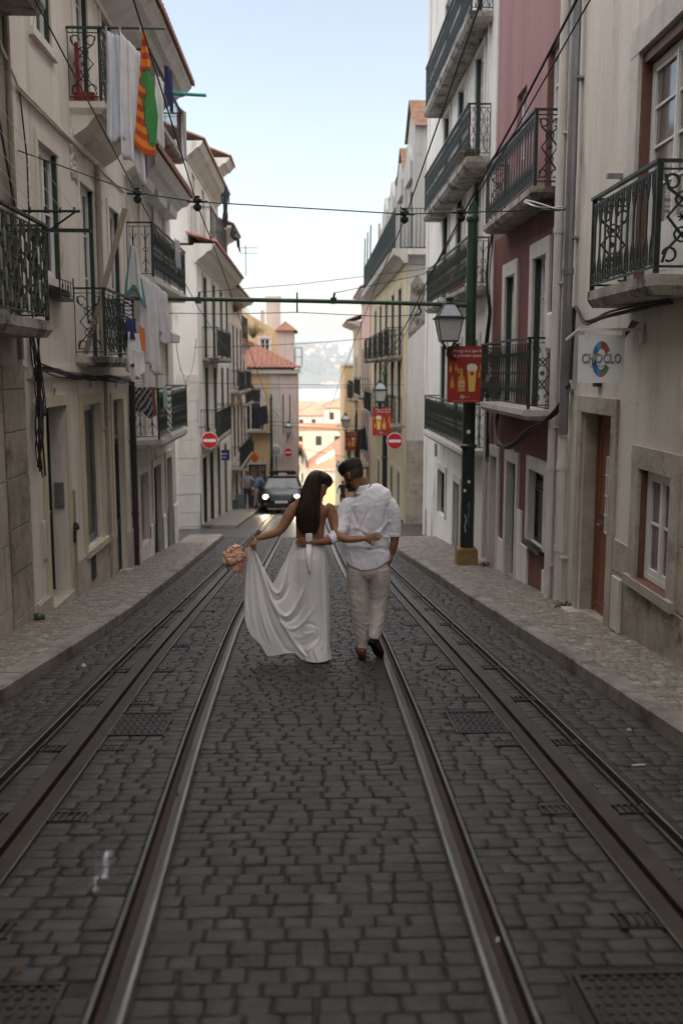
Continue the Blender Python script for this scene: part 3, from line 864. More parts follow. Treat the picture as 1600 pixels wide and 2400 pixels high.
mb.build('plinth', 'limestone', B, bevel=.008)
surround(B, LF, 11.2,12.17,-1.3,1.27, .13, .03, 'plaster_yellowish', sill=False, name='door_surround')
mb = MB(LF); mb.box(11.2, 12.17, -1.5, -1.02, -.42, .06); mb.build('doorstep', 'limestone', B, bevel=.01)
window(B, LF, 11.2,12.17,-1.02,1.27,'door', inset=.19, fm='green_paint', nx=1, ny=2)
mb = MB(LF); mb.box(12.14, 12.168, .0, .32, -.15, -.04, 0); mb.box(12.132,12.14,.03,.29,-.135,-.055,0)
mb.build('doorbell_panel', 'pipe_zinc', B)
surround(B, LF, 13.1,14.12,-.70,1.23,.13,.03,'plaster_yellowish', name='window_surround')
window(B, LF, 13.1,14.12,-.70,1.23,'case', inset=.07, fm='pipe_zinc', gm='glass', nx=1, ny=1)
surround(B, LF, 15.02,15.84,-1.6,1.24,.11,.03,'plaster_yellowish', sill=False, name='door_surround')
window(B, LF, 15.02,15.84,.62,1.24,'louvre', inset=.07, fm='pipe_zinc')
window(B, LF, 15.02,15.84,-1.52,.60,'grille', inset=.07, fm='iron_dark', gm='glass')
mb = MB(LF); mb.box(15.0,15.86,-1.75,-1.5,-.2,.12); mb.build('doorstep', 'limestone', B, bevel=.01)
for a,b,c,d in ((11.4,12.27,2.74,4.2),(13.38,14.2,1.87,4.12),(15.22,16.02,1.87,4.1),(11.4,12.2,5.35,6.85),(13.42,14.22,5.02,7.0),(15.1,15.9,5.02,7.0)):
    surround(B, LF, a,b,c,d,.10,.022,'plaster_warm', sill=c in (2.74,5.35))
    window(B, LF, a,b,c,d,'case', inset=.055, fm='white_paint', gm='glass', ny=3 if d-c > 1.6 else 2, panel=.45 if d-c > 1.8 else 0)
    g = MB(LF); g.box(b-.045, b-.005, c, d, -.052, .0); g.build('shutter_edge', 'green_paint', B)
balcony(B, LF, 12.86, 15.0, 1.86, .42, .86, 'scroll', st=.13, corbel=0)
balcony(B, LF, 13.02, 15.1, 5.02, .44, .88, 'scroll', st=.14, corbel=.28, sm='plaster_warm', side_style='scroll')
eave(B, LF, 10.4, 16.595, 7.36, .70, m='roof_tile', corn=.5)
pipe(B, LF, 14.42, .05, -1.4, 1.55, .03, 'pipe_brown'); pipe(B, LF, 14.30, .06, 1.75, 4.5, .045, 'pipe_brown'); pipe(B, LF, 16.46, .06, -1.7, 1.5, .05, 'cable')
pipe(B, LF, 12.33, .04, -1.2, .2, .018, 'pipe_brown', joints=1)
mb = MB(LF); mb.box(13.16,13.42,-1.14,-.82,-.0,.045); 
for i in range(8): mb.box(13.18,13.40,-1.12+i*.037,-1.105+i*.037,.045,.056)
mb.build('air_vent', 'cable', B)
mb = MB(LF); mb.box(10.93,11.06,-.42,.02,0,.02); mb.box(10.945,11.045,-.40,0,.02,.026); mb.build('meter_door', 'stone_trim', B)
mb = MB(LF); mb.lathe([(.0,0),(.05,.01),(.05,.05),(.03,.09),(0,.10)],(12.30,-.30,.05),8); mb.box(12.25,12.35,-.45,-.30,.0,.05); mb.build('letter_box','cable',B)  # small black letter box standing out from the wall by the door
# stucco relief between first-floor windows
mb = MB(LF); rg = random.Random(4)
for i in range(34):
    u = 13.15 + rg.uniform(-.16,.16) ; v = 4.34 + rg.uniform(-.26,.32); 
    mb.tube(arc3 := [(u + .05*math.cos(a), v + .05*math.sin(a), .012) for a in np.linspace(rg.uniform(0,3), rg.uniform(3.5,6), 6)], .016, 5)
mb.build('stucco_relief', 'plaster_warm', B, smooth=True)
def numplate(parent, fr, u, v, text, s=.075, name='number_plate'):
    mb = MB(fr); mb.box(u-.06, u+.06, v-.085, v+.085, 0, .012); p = mb.build(name, mat('enamel', (.55,.55,.52), rough=.3), parent)
    # digits as strokes
    segs = {'a':((0,1),(1,1)),'b':((1,1),(1,.5)),'c':((1,.5),(1,0)),'d':((0,0),(1,0)),'e':((0,.5),(0,0)),'f':((0,1),(0,.5)),'g':((0,.5),(1,.5))}
    D = {'0':'abcdef','1':'bc','2':'abged','3':'abgcd','4':'fgbc','5':'afgcd','6':'afgedc','7':'abc','8':'abcdefg','9':'abcfgd'}
    mb = MB(fr); n = len(text)
    for i, ch in enumerate(text):
        w_ = .032; x0 = (u + (i-(n-1)/2)*.05*(1 if fr is not RF else -1)) - w_/2
        for sg in D[ch]:
            (a,b),(c,d) = segs[sg]
            if fr is RF or fr[1].y > 0 and fr[3].x < 0: a, c = 1-a, 1-c
            else: pass
            mb.tube([(x0+a*w_, v-.04+b*.08, .014),(x0+c*w_, v-.04+d*.08, .014)], .005, 4)
    mb.build('digits', mat('ink_blue', (.02,.025,.06), rough=.4), p)
    return p
numplate(B, LF, 11.68, 1.44, '12'); numplate(B, LF, 13.6, 1.50, '10'); numplate(B, LF, 15.4, 1.47, '8')

# --- C
C = bld('cream house with roller shutters and two long black balconies before the left side street', -3, 19, 'house')
opsC = [(17.2,18.05,-1.40,-.14),(18.72,19.6,-2.6,-.15),(20.4,21.15,-2.8,-.13)]
for u in (17.3, 18.85, 20.3):
    opsC += [(u,u+.85,.5,2.42),(u,u+.85,3.2,4.95)]
wall(C, LF, 16.605, 21.95, -4, 5.0, opsC, 'plaster_cream')
wall(C, LX(-3.08), 16.605, 21.95, 5.0, 7.5, [(17.6,18.5,5.95,7.1),(19.7,20.6,5.95,7.1)], 'plaster_cream', name='upper_wall', thick=7.8)
mb = MB(LF)
for a, b, t in ((16.62,17.18,-1.42),(17.19,18.06,-1.41),(18.07,18.70,-1.2),(19.62,20.38,-1.25),(21.17,21.94,-1.25)): mb.box(a,b,-4,t,-.01,.03)
mb.build('plinth','plaster_white',C)
for a,b,c,d in ((17.2,18.05,-1.40,-.14),(18.72,19.6,-2.05,-.15),(20.4,21.15,-2.2,-.13)):
    surround(C, LF, a,b,c,d,.14,.03,'stone_trim', sill=False)
window(C, LF, 17.2,18.05,-1.40,-.14,'case',fm='pipe_brown',nx=1,ny=1,gm='glass_light')
window(C, LF, 18.72,19.6,-2.08,-.15,'case',fm='green_paint',nx=2,ny=2,panel=.1,name='door')
window(C, LF, 20.4,21.15,-2.25,-.13,'case',fm='green_paint',nx=1,ny=2,panel=.1,name='door')
for u in (17.3, 18.85, 20.3):
    for v0, v1 in ((.5,2.42),(3.2,4.95)):
        window(C, LF, u,u+.85,v0,v1,'roller', inset=.05)
        mb = MB(LF); mb.prism([(v1-.17,-.02),(v1-.17,.24),(v1-.02,.26),(v1+.08,.16),(v1+.10,-.02)], u-.10, u+.95, axis=0); mb.build('shutter_box','shutter_white',C, bevel=.01)
balcony(C, LF, 16.9, 20.75, .5, .46, .87, 'cast', st=.15, sm='stone_trim', round_=.25, label='long black balcony above the street openings')
balcony(C, LF, 16.7, 20.95, 3.2, .46, .88, 'cast', st=.14, sm='stone_trim')
balcony(C, LX(-3.08), 17.0, 21.1, 5.95, .52, .9, 'plain', st=.10)
window(C, LX(-3.08), 17.6,18.5,5.95,7.1,'case',fm='green_paint'); window(C, LX(-3.08), 19.7,20.6,5.95,7.1,'case',fm='green_paint')
eave(C, LF, 16.605, 21.6, 5.28, .58, run=.9, rise=.3, m='roof_tile', corn=.42, name='lower_roof')
eave(C, LF, 16.605, 21.0, 7.38, .70, m='roof_tile', corn=.5)
numplate(C, LF, 19.1, .05, '6')

# ================================================================ beyond the left side street
def farhouse(label, fr, x, u0, u1, vb, vt, wm, floors, us, ww, m_roof='roof_tile', over=.45, bal=None, gr=None, fm='white_paint', gm='glass', balstyle='plain', sideM=None, cat='house', sur='stone_trim', roof=True, corn=.3, shut=None):
    P_ = bld(label, x, (u0+u1)/2, cat)
    ops = []
    for (v0, v1) in floors: ops += [(u, u+ww, v0, v1, .16) for u in us]
    for o in (gr or []): ops.append(o)
    wall(P_, fr, u0, u1, vb, vt, ops, wm)
    for (v0, v1) in floors:
        for u in us:
            surround(P_, fr, u, u+ww, v0, v1, .12, .03, sur, sill=False)
            window(P_, fr, u, u+ww, v0, v1, 'case' if not shut else shut, fm=fm, gm=gm, ny=3, panel=.3 if v1-v0 > 1.8 else 0)
    for o in (gr or []):
        surround(P_, fr, o[0], o[1], o[2], o[3], .12, .03, sur, sill=False, name='door_surround')
        window(P_, fr, o[0], o[1], o[2], o[3], 'case', fm='green_paint', gm='glass', nx=2, ny=1, panel=.4, name='door')
    for o in ops:
        if shut is None: MB(fr).box(o[1]-.06, o[1]-.004, o[2], o[3], -.065, .0).build('shutter_edge', 'green_paint', P_)
    for b in (bal or []):
        balcony(P_, fr, b[0], b[1], b[2], .5, .9, balstyle, st=.14, m='iron_dark', sm='slab_stone')
    if roof: eave(P_, fr, u0-.1, u1+.0, vt+.02, over, m=m_roof, corn=corn)
    return P_
FD = LX(-3.25)
D_ = farhouse('white corner house beyond the left side street with tiled cornice and dark balconies', FD, -3.25, 29.0, 40.4, -5.5, 5.2, 'plaster_white',
    [(-.35, 1.75), (2.05, 4.5)], [30.6, 33.4, 36.2, 38.6], 1.0, bal=[(30.2, 35.2, 2.05), (29.4, 34.8, -.4)], gr=[(29.5,30.7,-4.2,-.95,.2),(31.6,32.8,-4.4,-.95,.2),(34.2,35.2,-4.6,-1.0,.2),(37.0,38.0,-4.8,-1.1,.2)], balstyle='bars', roof=False)
eave(D_, FD, 28.9, 40.4, 5.28, .62, run=.9, rise=.25, m='roof_tile', corn=.5)
blocks(D_, FF(28.985), -3.9, -3.262, -3.6, 1.55, .7, .55, 'stone_trim', pr=.02, seed=8)
wall(D_, LX(-3.5), 29.3, 38.3, 5.3, 8.15, [(30.6,31.5,5.6,7.5),(33.2,34.1,5.6,7.5),(35.8,36.7,5.6,7.5)], 'plaster_white', name='attic_wall', thick=6)
for u in (30.6,33.2,35.8): window(D_, LX(-3.5), u,u+.9,5.6,7.5,'case',fm='white_paint')
eave(D_, LX(-3.5), 29.2, 38.3, 8.15, .55, m='roof_tile_old', corn=.45, name='attic_roof')
balcony(D_, LX(-3.5), 30.2, 35.6, 5.45, .62, 1.0, 'plain', st=.06)
wall(D_, LX(-3.6), 38.32, 40.3, 5.3, 9.5, [(38.8,39.7,6.2,8.4)], 'plaster_grey', name='tower_wall', thick=5)
window(D_, LX(-3.6), 38.8,39.7,6.2,8.4,'case')
eave(D_, LX(-3.6), 38.32, 40.35, 9.55, .7, m='roof_tile', corn=.5, name='tower_roof')
mb = MB(LX(-3.6)); mb.box(38.3,38.32,8.1,9.5,-5,-.0); mb.build('tower_side','plaster_grey',D_)
E_ = farhouse('pale pink house with tall dark windows, second beyond the left side street', LX(-3.4), -3.4, 40.42, 50, -7, 4.95, 'plaster_pale_pink',
    [(-2.2,.1),(.9,3.6)], [41.3, 43.6, 45.9, 48.2], 1.05, bal=[(41.0,44.9,.75),(45.6,49.4,.75),(41.0,49.4,-2.4)], gr=[(41.3,42.4,-5.9,-3.0,.2),(44.4,45.5,-6.2,-3.0,.2),(47.6,48.7,-6.6,-3.2,.2)], fm='green_paint', balstyle='plain', over=.6)
wall(E_, LX(-3.6), 40.5, 44.5, 5.0, 7.4, [(41.6,42.4,5.6,6.8)], 'plaster_pale_pink', name='attic_wall', thick=4)
window(E_, LX(-3.6), 41.6,42.4,5.6,6.8,'case'); eave(E_, LX(-3.6), 40.45, 44.55, 7.4, .6, m='roof_tile_old', name='attic_roof')
F_ = farhouse('greyish pink house with rooftop terrace railing, third beyond the left side street', LX(-3.75), -3.75, 50.02, 58.6, -8.5, 3.1, 'plaster_pale_pink',
    [(-3.0,-1.0),(.2,2.2)], [51.0, 53.4, 55.8], 1.0, bal=[(50.6,57.2,-.1),(50.6,57.2,-3.2)], gr=[(51.4,52.5,-7.2,-4.0,.2),(54.8,55.9,-7.8,-4.2,.2)], fm='green_paint', over=.5)
rl = MB(LX(-3.9)); 
rail_panel(rl, (50.2,3.3,.3), (57.8,3.3,.3), 1.3, 'plain', .012); rl.build('terrace_railing','iron_dark',F_)

# yellow house facing up the street
J = bld('yellow house facing up the street with red tiled roof and dark double door', -4, 60, 'house')
FJ = FF(60)
wall(J, FJ, -8.0, -.82, -12, 1.55, [(-4.3,-2.95,-2.0,.55,.2),(-3.78,-2.72,-6.6,-4.05,.2)], 'plaster_ochre', thick=0)
MB().box(-7.9,-1.3,60.8,68.9,-12,1.5).build('wall','plaster_ochre',J)
side = FR((-.82, 60, 0), (0,1,0), (1,0,0))
wall(J, side, 0, 9, -12, 1.55, [(1.4,2.3,-1.6,.6),(4.2,5.1,-1.6,.6),(1.4,2.3,-4.6,-2.6),(4.2,5.1,-4.6,-2.6)], 'plaster_salmon', thick=0)
for o in ((1.4,2.3,-1.6,.6),(4.2,5.1,-1.6,.6),(1.4,2.3,-4.6,-2.6),(4.2,5.1,-4.6,-2.6)): window(J, side, *o, 'case', fm='green_paint')
mb = MB(FJ); mb.box(-2.45,-1.85,-9,1.5,-.01,.05); 
for z in np.arange(-8,1.2,.6): mb.box(-2.47,-1.83,z,z+.56,.05,.065)
mb.build('quoin','stone_trim',J)
mb = MB(FJ); mb.box(-1.84,-.80,-12,1.5,-.01,.03); mb.build('corner_strip','plaster_pale_pink',J)
for x in (-1.65,-1.25):
    MB(FJ).tube([(x,-2.2,.05),(x,.2,.05)], .03, 5).build('drainpipe','green_paint',J)
surround(J, FJ, -4.3,-2.95,-2.0,.55,.2,.05,'stone_trim', sill=False)
window(J, FJ, -4.3,-2.95,-2.0,.55,'case', nx=2, ny=3)
surround(J, FJ, -3.78,-2.72,-6.6,-4.05,.15,.05,'stone_trim', sill=False, name='door_surround')
window(J, FJ, -3.78,-2.72,-6.6,-4.05,'case', fm='cable', gm='glass_curtain', nx=2, ny=1, panel=.6, name='door')
balcony(J, FJ, -4.9, -2.3, -2.05, .6, 1.0, 'plain', st=.12)
mb = MB(FJ); cw = .30; k_ = 0
for i in range(25):
    u0 = -8.0 + i*cw
    for j in range(4):
        ua, ub = u0 + cw*j/4, u0 + cw*(j+1)/4; ra, rb_ = max(.05, min(4.6, (-.50-ua)*1.12)), max(.05, min(4.6, (-.50-ub)*1.12))
        ha, hb = .075*math.sin(PI*j/4), .075*math.sin(PI*(j+1)/4)
        mb.add([(ua,1.78+ha,.4),(ub,1.78+hb,.4),(ub,1.78+hb+rb_*.45,.4-rb_),(ua,1.78+ha+ra*.45,.4-ra)], [(0,1,2,3)])
mb.add([(-.5,1.78,.4),(-4.6,3.85,-4.2),(-.5,1.78,-9)], [(0,1,2)]); mb.add([(-4.6,3.85,-4.2),(-8,3.85,-4.2),(-8,1.78,-9),(-.5,1.78,-9)],[(0,1,2,3)])
mb.add([(-8.0,1.74,.39),(-.5,1.74,.39),(-.5,1.74,-9),(-8.0,1.74,-9)], [(0,1,2,3)]); mb.build('roof','roof_tile',J)
MB(FJ).box(-8,-.6,1.45,1.70,-.1,.30).build('cornice','stone_trim',J)
# set-back upper yellow house with chimney
J2 = bld('pale yellow set-back house with a small six-pane window and a broad chimney', -3, 65, 'house')
FJ2 = FF(65.2)
wall(J2, FJ2, -7.5, -2.1, -8, 4.15, [(-3.28,-2.62,2.55,3.7,.12)], 'plaster_ochre', thick=7)
MB(FJ2).add([(-7.5,4.15,0),(-2.1,4.15,0),(-4.6,5.6,0),(-7.5,6.6,0),(-7.5,4.15,-7),(-2.1,4.15,-7),(-4.6,5.6,-7),(-7.5,6.6,-7)],[(0,1,2,3),(4,5,6,7),(1,5,6,2),(2,6,7,3)]).build('gable','plaster_ochre',J2)
wall(J2, FJ2, -2.1, -1.1, -8, 4.2, [], 'plaster_pale_pink', thick=6, name='corner_strip')
surround(J2, FJ2, -3.28,-2.62,2.55,3.7,.1,.04,'white_paint', sill=False)
window(J2, FJ2, -3.28,-2.62,2.55,3.7,'case', nx=2, ny=3)
MB(FJ2).box(-2.9,-2.0,3.9,6.35,-2.6,-1.7).box(-2.98,-1.92,6.35,6.5,-2.7,-1.6).box(-3.3,-3.05,4.0,5.6,-2.4,-2.0).build('chimney','plaster_pale_pink',J2)
mb = MB(FJ2); mb.add([(-2.25,4.2,.3),(-.85,4.2,.3),(-.85,4.2,-6),(-1.7,4.95,-3),(-2.25,4.2,-6)], [(0,1,3),(1,2,3),(2,4,3),(0,3,4)]); mb.build('roof','roof_tile',J2)
mb = MB(FJ2)
for x in (-1.0,-.55): mb.tube([(x,1.9,-.4),(x,3.1,-.4)], .03, 5)
mb.tube([(-1.0,3.1,-.4),(-.55,3.1,-.4)], .03, 5); mb.tube([(-1.0,2.5,-.4),(-.55,2.5,-.4)], .02, 5); mb.build('terrace_railing','pole_green',J2)
# ================================================================ right side of the street
K = bld('cream house at the right edge with brown door and ornate balcony', 3, 9, 'house')
opsK = [(9.70,10.78,-1.3,1.24,.34),(8.02,8.82,-.20,.81,.15),(7.95,9.28,2.42,4.52,.28),(3.2,4.6,2.42,4.6,.28),(4.4,5.4,-.1,1.1,.15),(7.9,9.2,6.0,8.2,.28)]
wall(K, RF, -13, 11.70, -3, 12.2, opsK, 'plaster_warm')
surround(K, RF, 9.70,10.78,-1.3,1.24,.17,.03,'limestone', sill=False, name='door_surround')
mb = MB(RF); mb.box(10.76,10.779,-1.2,1.2,-.165,-.02); mb.build('door_reveal','limestone',K)
window(K, RF, 9.70,10.76,-.98,1.24,'door', inset=.15, fm='door_wood', nx=2, ny=2)
mb = MB(RF)
ring(mb, 10.02,10.40,-.05,.78,.02,-.172,-.155)
for i in range(1,3): mb.tube([(10.02+.38*i/3,-.05,-.149),(10.02+.38*i/3,.78,-.149)], .008, 4)
for v in (.15,.36,.58): mb.tube([(10.02,v,-.149),(10.40,v,-.149)], .008, 4)
g_ = mb.build('door_grille','white_paint',K); MB(RF).quad((10.04,-.03,-.163),(10.38,-.03,-.163),(10.38,.76,-.163),(10.04,.76,-.163)).build('pane','glass_light',g_)
mb = MB(RF); mb.box(9.58,10.92,-1.6,-.98,-.34,.16); mb.build('doorstep','limestone',K, bevel=.015)
numplate(K, RF, 10.25, 1.33, '27')
surround(K, RF, 8.02,8.82,-.20,.81,.20,.03,'limestone', name='window_surround')
mb = MB(RF); mb.box(8.78,8.818,-.2,.81,-.05,-.0); mb.build('shutter_edge','brown_paint',K)
window(K, RF, 8.02,8.778,-.19,.80,'case', inset=.045, gm='glass_curtain', nx=2, ny=2, sill=None)
mb = MB(RF); mb.box(7.98,8.86,-.27,-.195,-.14,.055); mb.build('sill','brown_paint',K, bevel=.01)
blocks(K, RF, 5.5, 9.50, -1.9, -.28, 1.7, .95, 'limestone_dirty', pr=.03, seed=12)
blocks(K, RF, 9.0, 9.51, -.27, .05, .52, .4, 'limestone', pr=.02, seed=13)
blocks(K, RF, 5.5, 7.80, -.27, .9, 1.1, .6, 'limestone', pr=.02, seed=14)
mb = MB(RF); mb.box(9.14,9.40,-.82,-.30,.03,.06); mb.build('meter_door','stone_trim',K)
surround(K, RF, 7.95,9.28,2.44,4.52,.24,.035,'stone_trim', sill=False, name='door_surround')
MB(RF).box(9.24,9.278,2.42,4.5,-.09,0).build('shutter_edge','brown_paint',K); MB(RF).box(7.955,9.238,4.42,4.5,-.09,-.01).build('door_head','brown_paint',K)
window(K, RF, 7.96,9.238,2.43,4.41,'case', inset=.085, gm='glass_curtain', nx=2, ny=4, panel=.5, name='balcony_door')
window(K, RF, 4.4,5.4,-.1,1.1,'case', nx=2, ny=2); window(K, RF, 3.2,4.6,2.42,4.6,'case', nx=2, ny=4); window(K, RF, 7.9,9.2,6.0,8.2,'case', nx=2, ny=4)
balcony(K, RF, 7.62, 9.42, 2.42, .40, .84, 'spindle', st=.15, rb=.0098, side_style='scroll', round_=.05, label='slab balcony with twisted spindles above the shop sign')
mb = MB(RF); mb.box(9.72,9.80,3.52,3.56,0,.14); mb.build('wall_bracket','pipe_zinc',K)
pipe(K, RF, 11.30, .09, .95, 10, .055, 'pipe_zinc', joints=3)
pipe(K, RF, 11.34, .08, -1.0, .93, .060, 'pipe_white', joints=2)
mb = MB(RF); mb.box(10.15,10.28,1.52,1.86,0,.06); mb.build('meter_box','cable',K)
mb = MB(RF); mb.tube([(10.9,2.16,.02),(11.02,2.02,.16)], .018, 6); mb.build('conduit','pipe_white',K)
mb = MB(RF); mb.add([(9.0,2.12,.02),(9.25,2.05,.02),(9.35,1.92,.10),(8.9,2.14,.12)], [(0,1,2,3)]); mb.build('loose_flap','brown_paint',K)

Pk = bld('pink plastered house with oxblood lower walls, white stone surrounds and two black balconies', 3, 14, 'house')
g1 = [(12.42,13.28,-.62,.36,.14),(14.18,14.82,-1.9,.33,.2),(15.62,16.2,-2,.30,.3),(12.66,13.38,1.22,3.15,.2),(14.58,15.28,1.22,3.08,.2)]
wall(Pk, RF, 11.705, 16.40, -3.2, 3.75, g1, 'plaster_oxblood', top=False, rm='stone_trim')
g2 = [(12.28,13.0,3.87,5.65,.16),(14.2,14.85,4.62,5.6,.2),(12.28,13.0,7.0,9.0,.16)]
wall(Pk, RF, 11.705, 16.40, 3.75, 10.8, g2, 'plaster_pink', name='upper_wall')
mb = MB(RF)
mb.box(11.72,12.02,-3.2,10.7,-.01,.025)
mb.box(12.03,12.40,-3.2,-.86,-.01,.03); mb.box(13.30,14.05,-3.2,-.75,-.01,.03); mb.box(14.95,15.5,-3.2,-.95,-.01,.03); mb.box(13.75,14.04,-.74,-.3,-.01,.03)
mb.build('plaster_band','plaster_white',Pk)
for o in g1[:3]: surround(Pk, RF, o[0],o[1],max(o[2],-1.6),o[3],.17,.035,'stone_trim', sill=False, name='door_surround')
for o in g1[3:]: surround(Pk, RF, *o[:4],.2,.035,'stone_trim', sill=False)
window(Pk, RF, 12.42,13.28,.12,.36,'case', fm='iron_dark', nx=1, ny=1)
window(Pk, RF, 12.42,13.28,-.62,.11,'louvre', inset=.06, fm='iron_dark')
mb = MB(RF); mb.box(12.36,13.34,-.68,-.62,0,.09); mb.build('sill','iron_dark',Pk)
window(Pk, RF, 14.18,14.82,-1.42,.33,'case', inset=.08, fm='iron_dark', gm='glass_curtain', nx=1, ny=1, panel=.85, name='door')
mb = MB(RF); mb.box(14.1,14.9,-1.9,-1.42,-.2,.10); mb.build('doorstep','stone_trim',Pk, bevel=.01)
window(Pk, RF, 15.62,16.2,-1.5,.30,'door', inset=.12, fm='white_paint', nx=1, ny=2)
window(Pk, RF, *g1[3][:4],'case', inset=.075, panel=.5, ny=3, gm='glass_light', name='balcony_door'); window(Pk, RF, *g1[4][:4],'case', inset=.075, panel=.5, ny=3, gm='glass_light', name='balcony_door')
window(Pk, RF, *g2[0][:4],'case', inset=.08, panel=.5, ny=3, gm='glass_light', name='balcony_door'); window(Pk, RF, *g2[1][:4],'case', inset=.075, ny=2); window(Pk, RF, *g2[2][:4],'case', inset=.12, ny=3)
for o in (g1[3], g1[4], g2[0]):
    g = MB(RF); g.box(o[1]-.045, o[1]-.004, o[2], o[3], -.07, .0); g.build('shutter_edge','green_paint' if o is not g2[0] else 'brown_paint',Pk)
balcony(Pk, RF, 12.12, 15.5, 1.2, .36, .88, 'cast', st=.13, sm='stone_trim', m='iron_dark', side_style='scroll', round_=.12, label='lower black balcony with dense cast bars')
balcony(Pk, RF, 12.08, 15.4, 3.86, .36, .88, 'spindle', st=.13, rb=.009, side_style='scroll', post=[13.9], label='upper black balcony high on the pink wall')
pipe(Pk, RF, 11.86, .08, -1.2, 10, .05, 'pipe_white', joints=4)
numplate(Pk, RF, 12.85, .45, '25'); numplate(Pk, RF, 14.5, .44, '23'); numplate(Pk, RF, 15.9, .44, '21')
mb = MB(RF); mb.box(11.93,12.13,1.93,2.38,.0,.14); mb.build('electric_box','shutter_white',Pk, bevel=.03)
# chimney-like roof so that the wall ends in tiles
eave(Pk, RF, 11.705, 16.40, 10.85, .4, m='roof_tile'); eave(K, RF, -13, 11.70, 12.25, .4, m='roof_tile', pitch=.25)

Wb = bld('tall white house with four stacked long iron balconies behind the green mast', 3, 21, 'house')
opsW = [(21.75,22.95,-1.62,-.60,.2),(18.0,18.8,-2.4,-.5,.2),(19.6,20.4,-2.6,-.6,.2)]
for v0, h in ((.32,1.9),(3.12,2.0),(5.22,1.95),(7.5,2.0)):
    for u in (17.6, 19.7, 21.8): opsW.append((u, u+.9, v0, v0+h, .16))
wall(Wb, RF, 16.405, 25.9, -4, 11.6, opsW, 'plaster_white')
mb = MB(RF); mb.box(16.42,16.72,-4,11.5,-.01,.02); mb.box(25.5,25.89,-4,11.5,-.01,.025); mb.box(16.73,25.49,11.0,11.5,-.01,.06); mb.build('plaster_band','plaster_white',Wb)
blocks(Wb, RF, 25.2, 25.9, -3.6, -1.9, .8, .5, 'limestone', seed=21)
for o in opsW[3:]:
    surround(Wb, RF, *o[:4], .12,.03,'stone_trim', sill=False)
    window(Wb, RF, *o[:4],'case', inset=.07, gm='glass_light', ny=3, panel=.4, name='balcony_door')
    g = MB(RF); g.box(o[1]-.045, o[1]-.004, o[2], o[3], -.065, .0); g.build('shutter_edge','green_paint',Wb)
for o in opsW[:3]:
    surround(Wb, RF, *o[:4], .14,.03,'stone_trim', sill=False)
window(Wb, RF, *opsW[0][:4],'case', fm='iron_dark', nx=1, ny=1); window(Wb, RF, *opsW[1][:4],'door', fm='iron_dark', nx=1, ny=2); window(Wb, RF, *opsW[2][:4],'door', fm='iron_dark', nx=1, ny=2)
mb = MB(RF); mb.box(23.3,23.6,-.35,-.05,0,.03); mb.build('meter_door','pipe_zinc',Wb)
balcony(Wb, RF, 16.95, 23.0, .30, .38, .80, 'cast', st=.14, sm='stone_trim', m='iron_dark', label='lowest balcony with close bars, behind the red poster')
balcony(Wb, RF, 16.95, 22.9, 3.10, .38, .80, 'cast', st=.14, label='second balcony up, with potted plants')
balcony(Wb, RF, 16.95, 23.3, 5.20, .40, .84, 'oval', st=.16, label='third balcony up, on a rough bracketed slab')
balcony(Wb, RF, 16.95, 23.3, 7.48, .40, .90, 'oval', st=.16, label='top balcony in view')
eave(Wb, RF, 16.405, 25.9, 11.62, .5, m='roof_tile', corn=.3)
mb = MB(RF)
for u in (17.1, 19.3): mb.tube([(u, 4.2, .04),(u+.03, 6, .03),(u-.02, 8, .05),(u, 11, .03)], .012, 5)
mb.build('wall_cable','pipe_white',Wb)
pipe(Wb, RF, 16.52, .06, -1.5, 1.0, .035, 'pipe_white')

# ---- beyond the right side street
FG = RX(2.95)
us = [32.2, 35.0, 38.0, 41.2, 44.4]
G = farhouse('yellow corner house beyond the right side street with a railed roof terrace and dark balconies', FG, 2.95, 31.0, 48.5, -8, 5.0, 'plaster_yellow',
    [(-.1,1.95),(2.15,4.3)], us, 1.15, bal=[(31.9,33.7,2.12),(34.7,36.5,2.12),(37.7,39.5,2.12),(40.9,42.7,2.12),(44.1,45.9,2.12),(31.9,33.7,-.12),(34.7,36.5,-.12),(40.9,46,-.12)],
    gr=[(32.4,33.2,-3.9,-1.7,.2),(35.2,36.1,-4.3,-1.8,.2),(38.4,39.3,-4.6,-2,.2),(42.0,43.0,-5.1,-2.2,.2)], fm='white_paint', gm='glass', balstyle='cast', roof=False, sur='stone_trim')
mb = MB(FF(30.99)); mb.box(2.97, 9, -8, 4.9, -.0, .02); mb.build('side_wall','plaster_white',G)
mb = MB(FF(30.965)); mb.box(2.94, 3.0, -5, 5.0, 0, .03); mb.build('corner_strip','plaster_yellow',G)
mb = MB(FF(30.968)); mb.add([(3.55,3.1,0),(3.75,3.5,0),(3.6,4.2,0),(3.3,4.6,0),(3.1,4.3,0),(3.03,2.6,0)],[(0,1,2,3,4,5)]); mb.build('bare_plaster_patch','slab_stone',G)
blocks(G, FF(30.965), 3.02, 4.6, -4.2, -.5, 1.5, .75, 'limestone', pr=.02, seed=30)
mb = MB(FG); mb.prism([(4.9,-.02),(4.9,.1),(5.05,.2),(5.15,.42),(5.32,.46),(5.32,-.02)], 30.6, 48.9, axis=0); mb.build('cornice','stone_trim',G)
mb = MB(FF(30.99)); mb.prism([(4.9,.02),(4.9,.1),(5.05,.2),(5.15,.42),(5.32,.38),(5.32,.02)], 2.96, 9, axis=0); mb.build('side_cornice','stone_trim',G)
rl = MB(FG)
rail_panel(rl, (31.0,5.33,.35), (48.5,5.33,.35), 1.25, 'plain', .016); rl.tube([(31.0,5.7,.35),(48.5,5.7,.35)], .012, 4)
for u in (44, 46.3, 48.5): rl.tube([(u,5.3,.35),(u,7.9,.3)], .03, 5)
rl.build('terrace_railing','iron_dark',G)
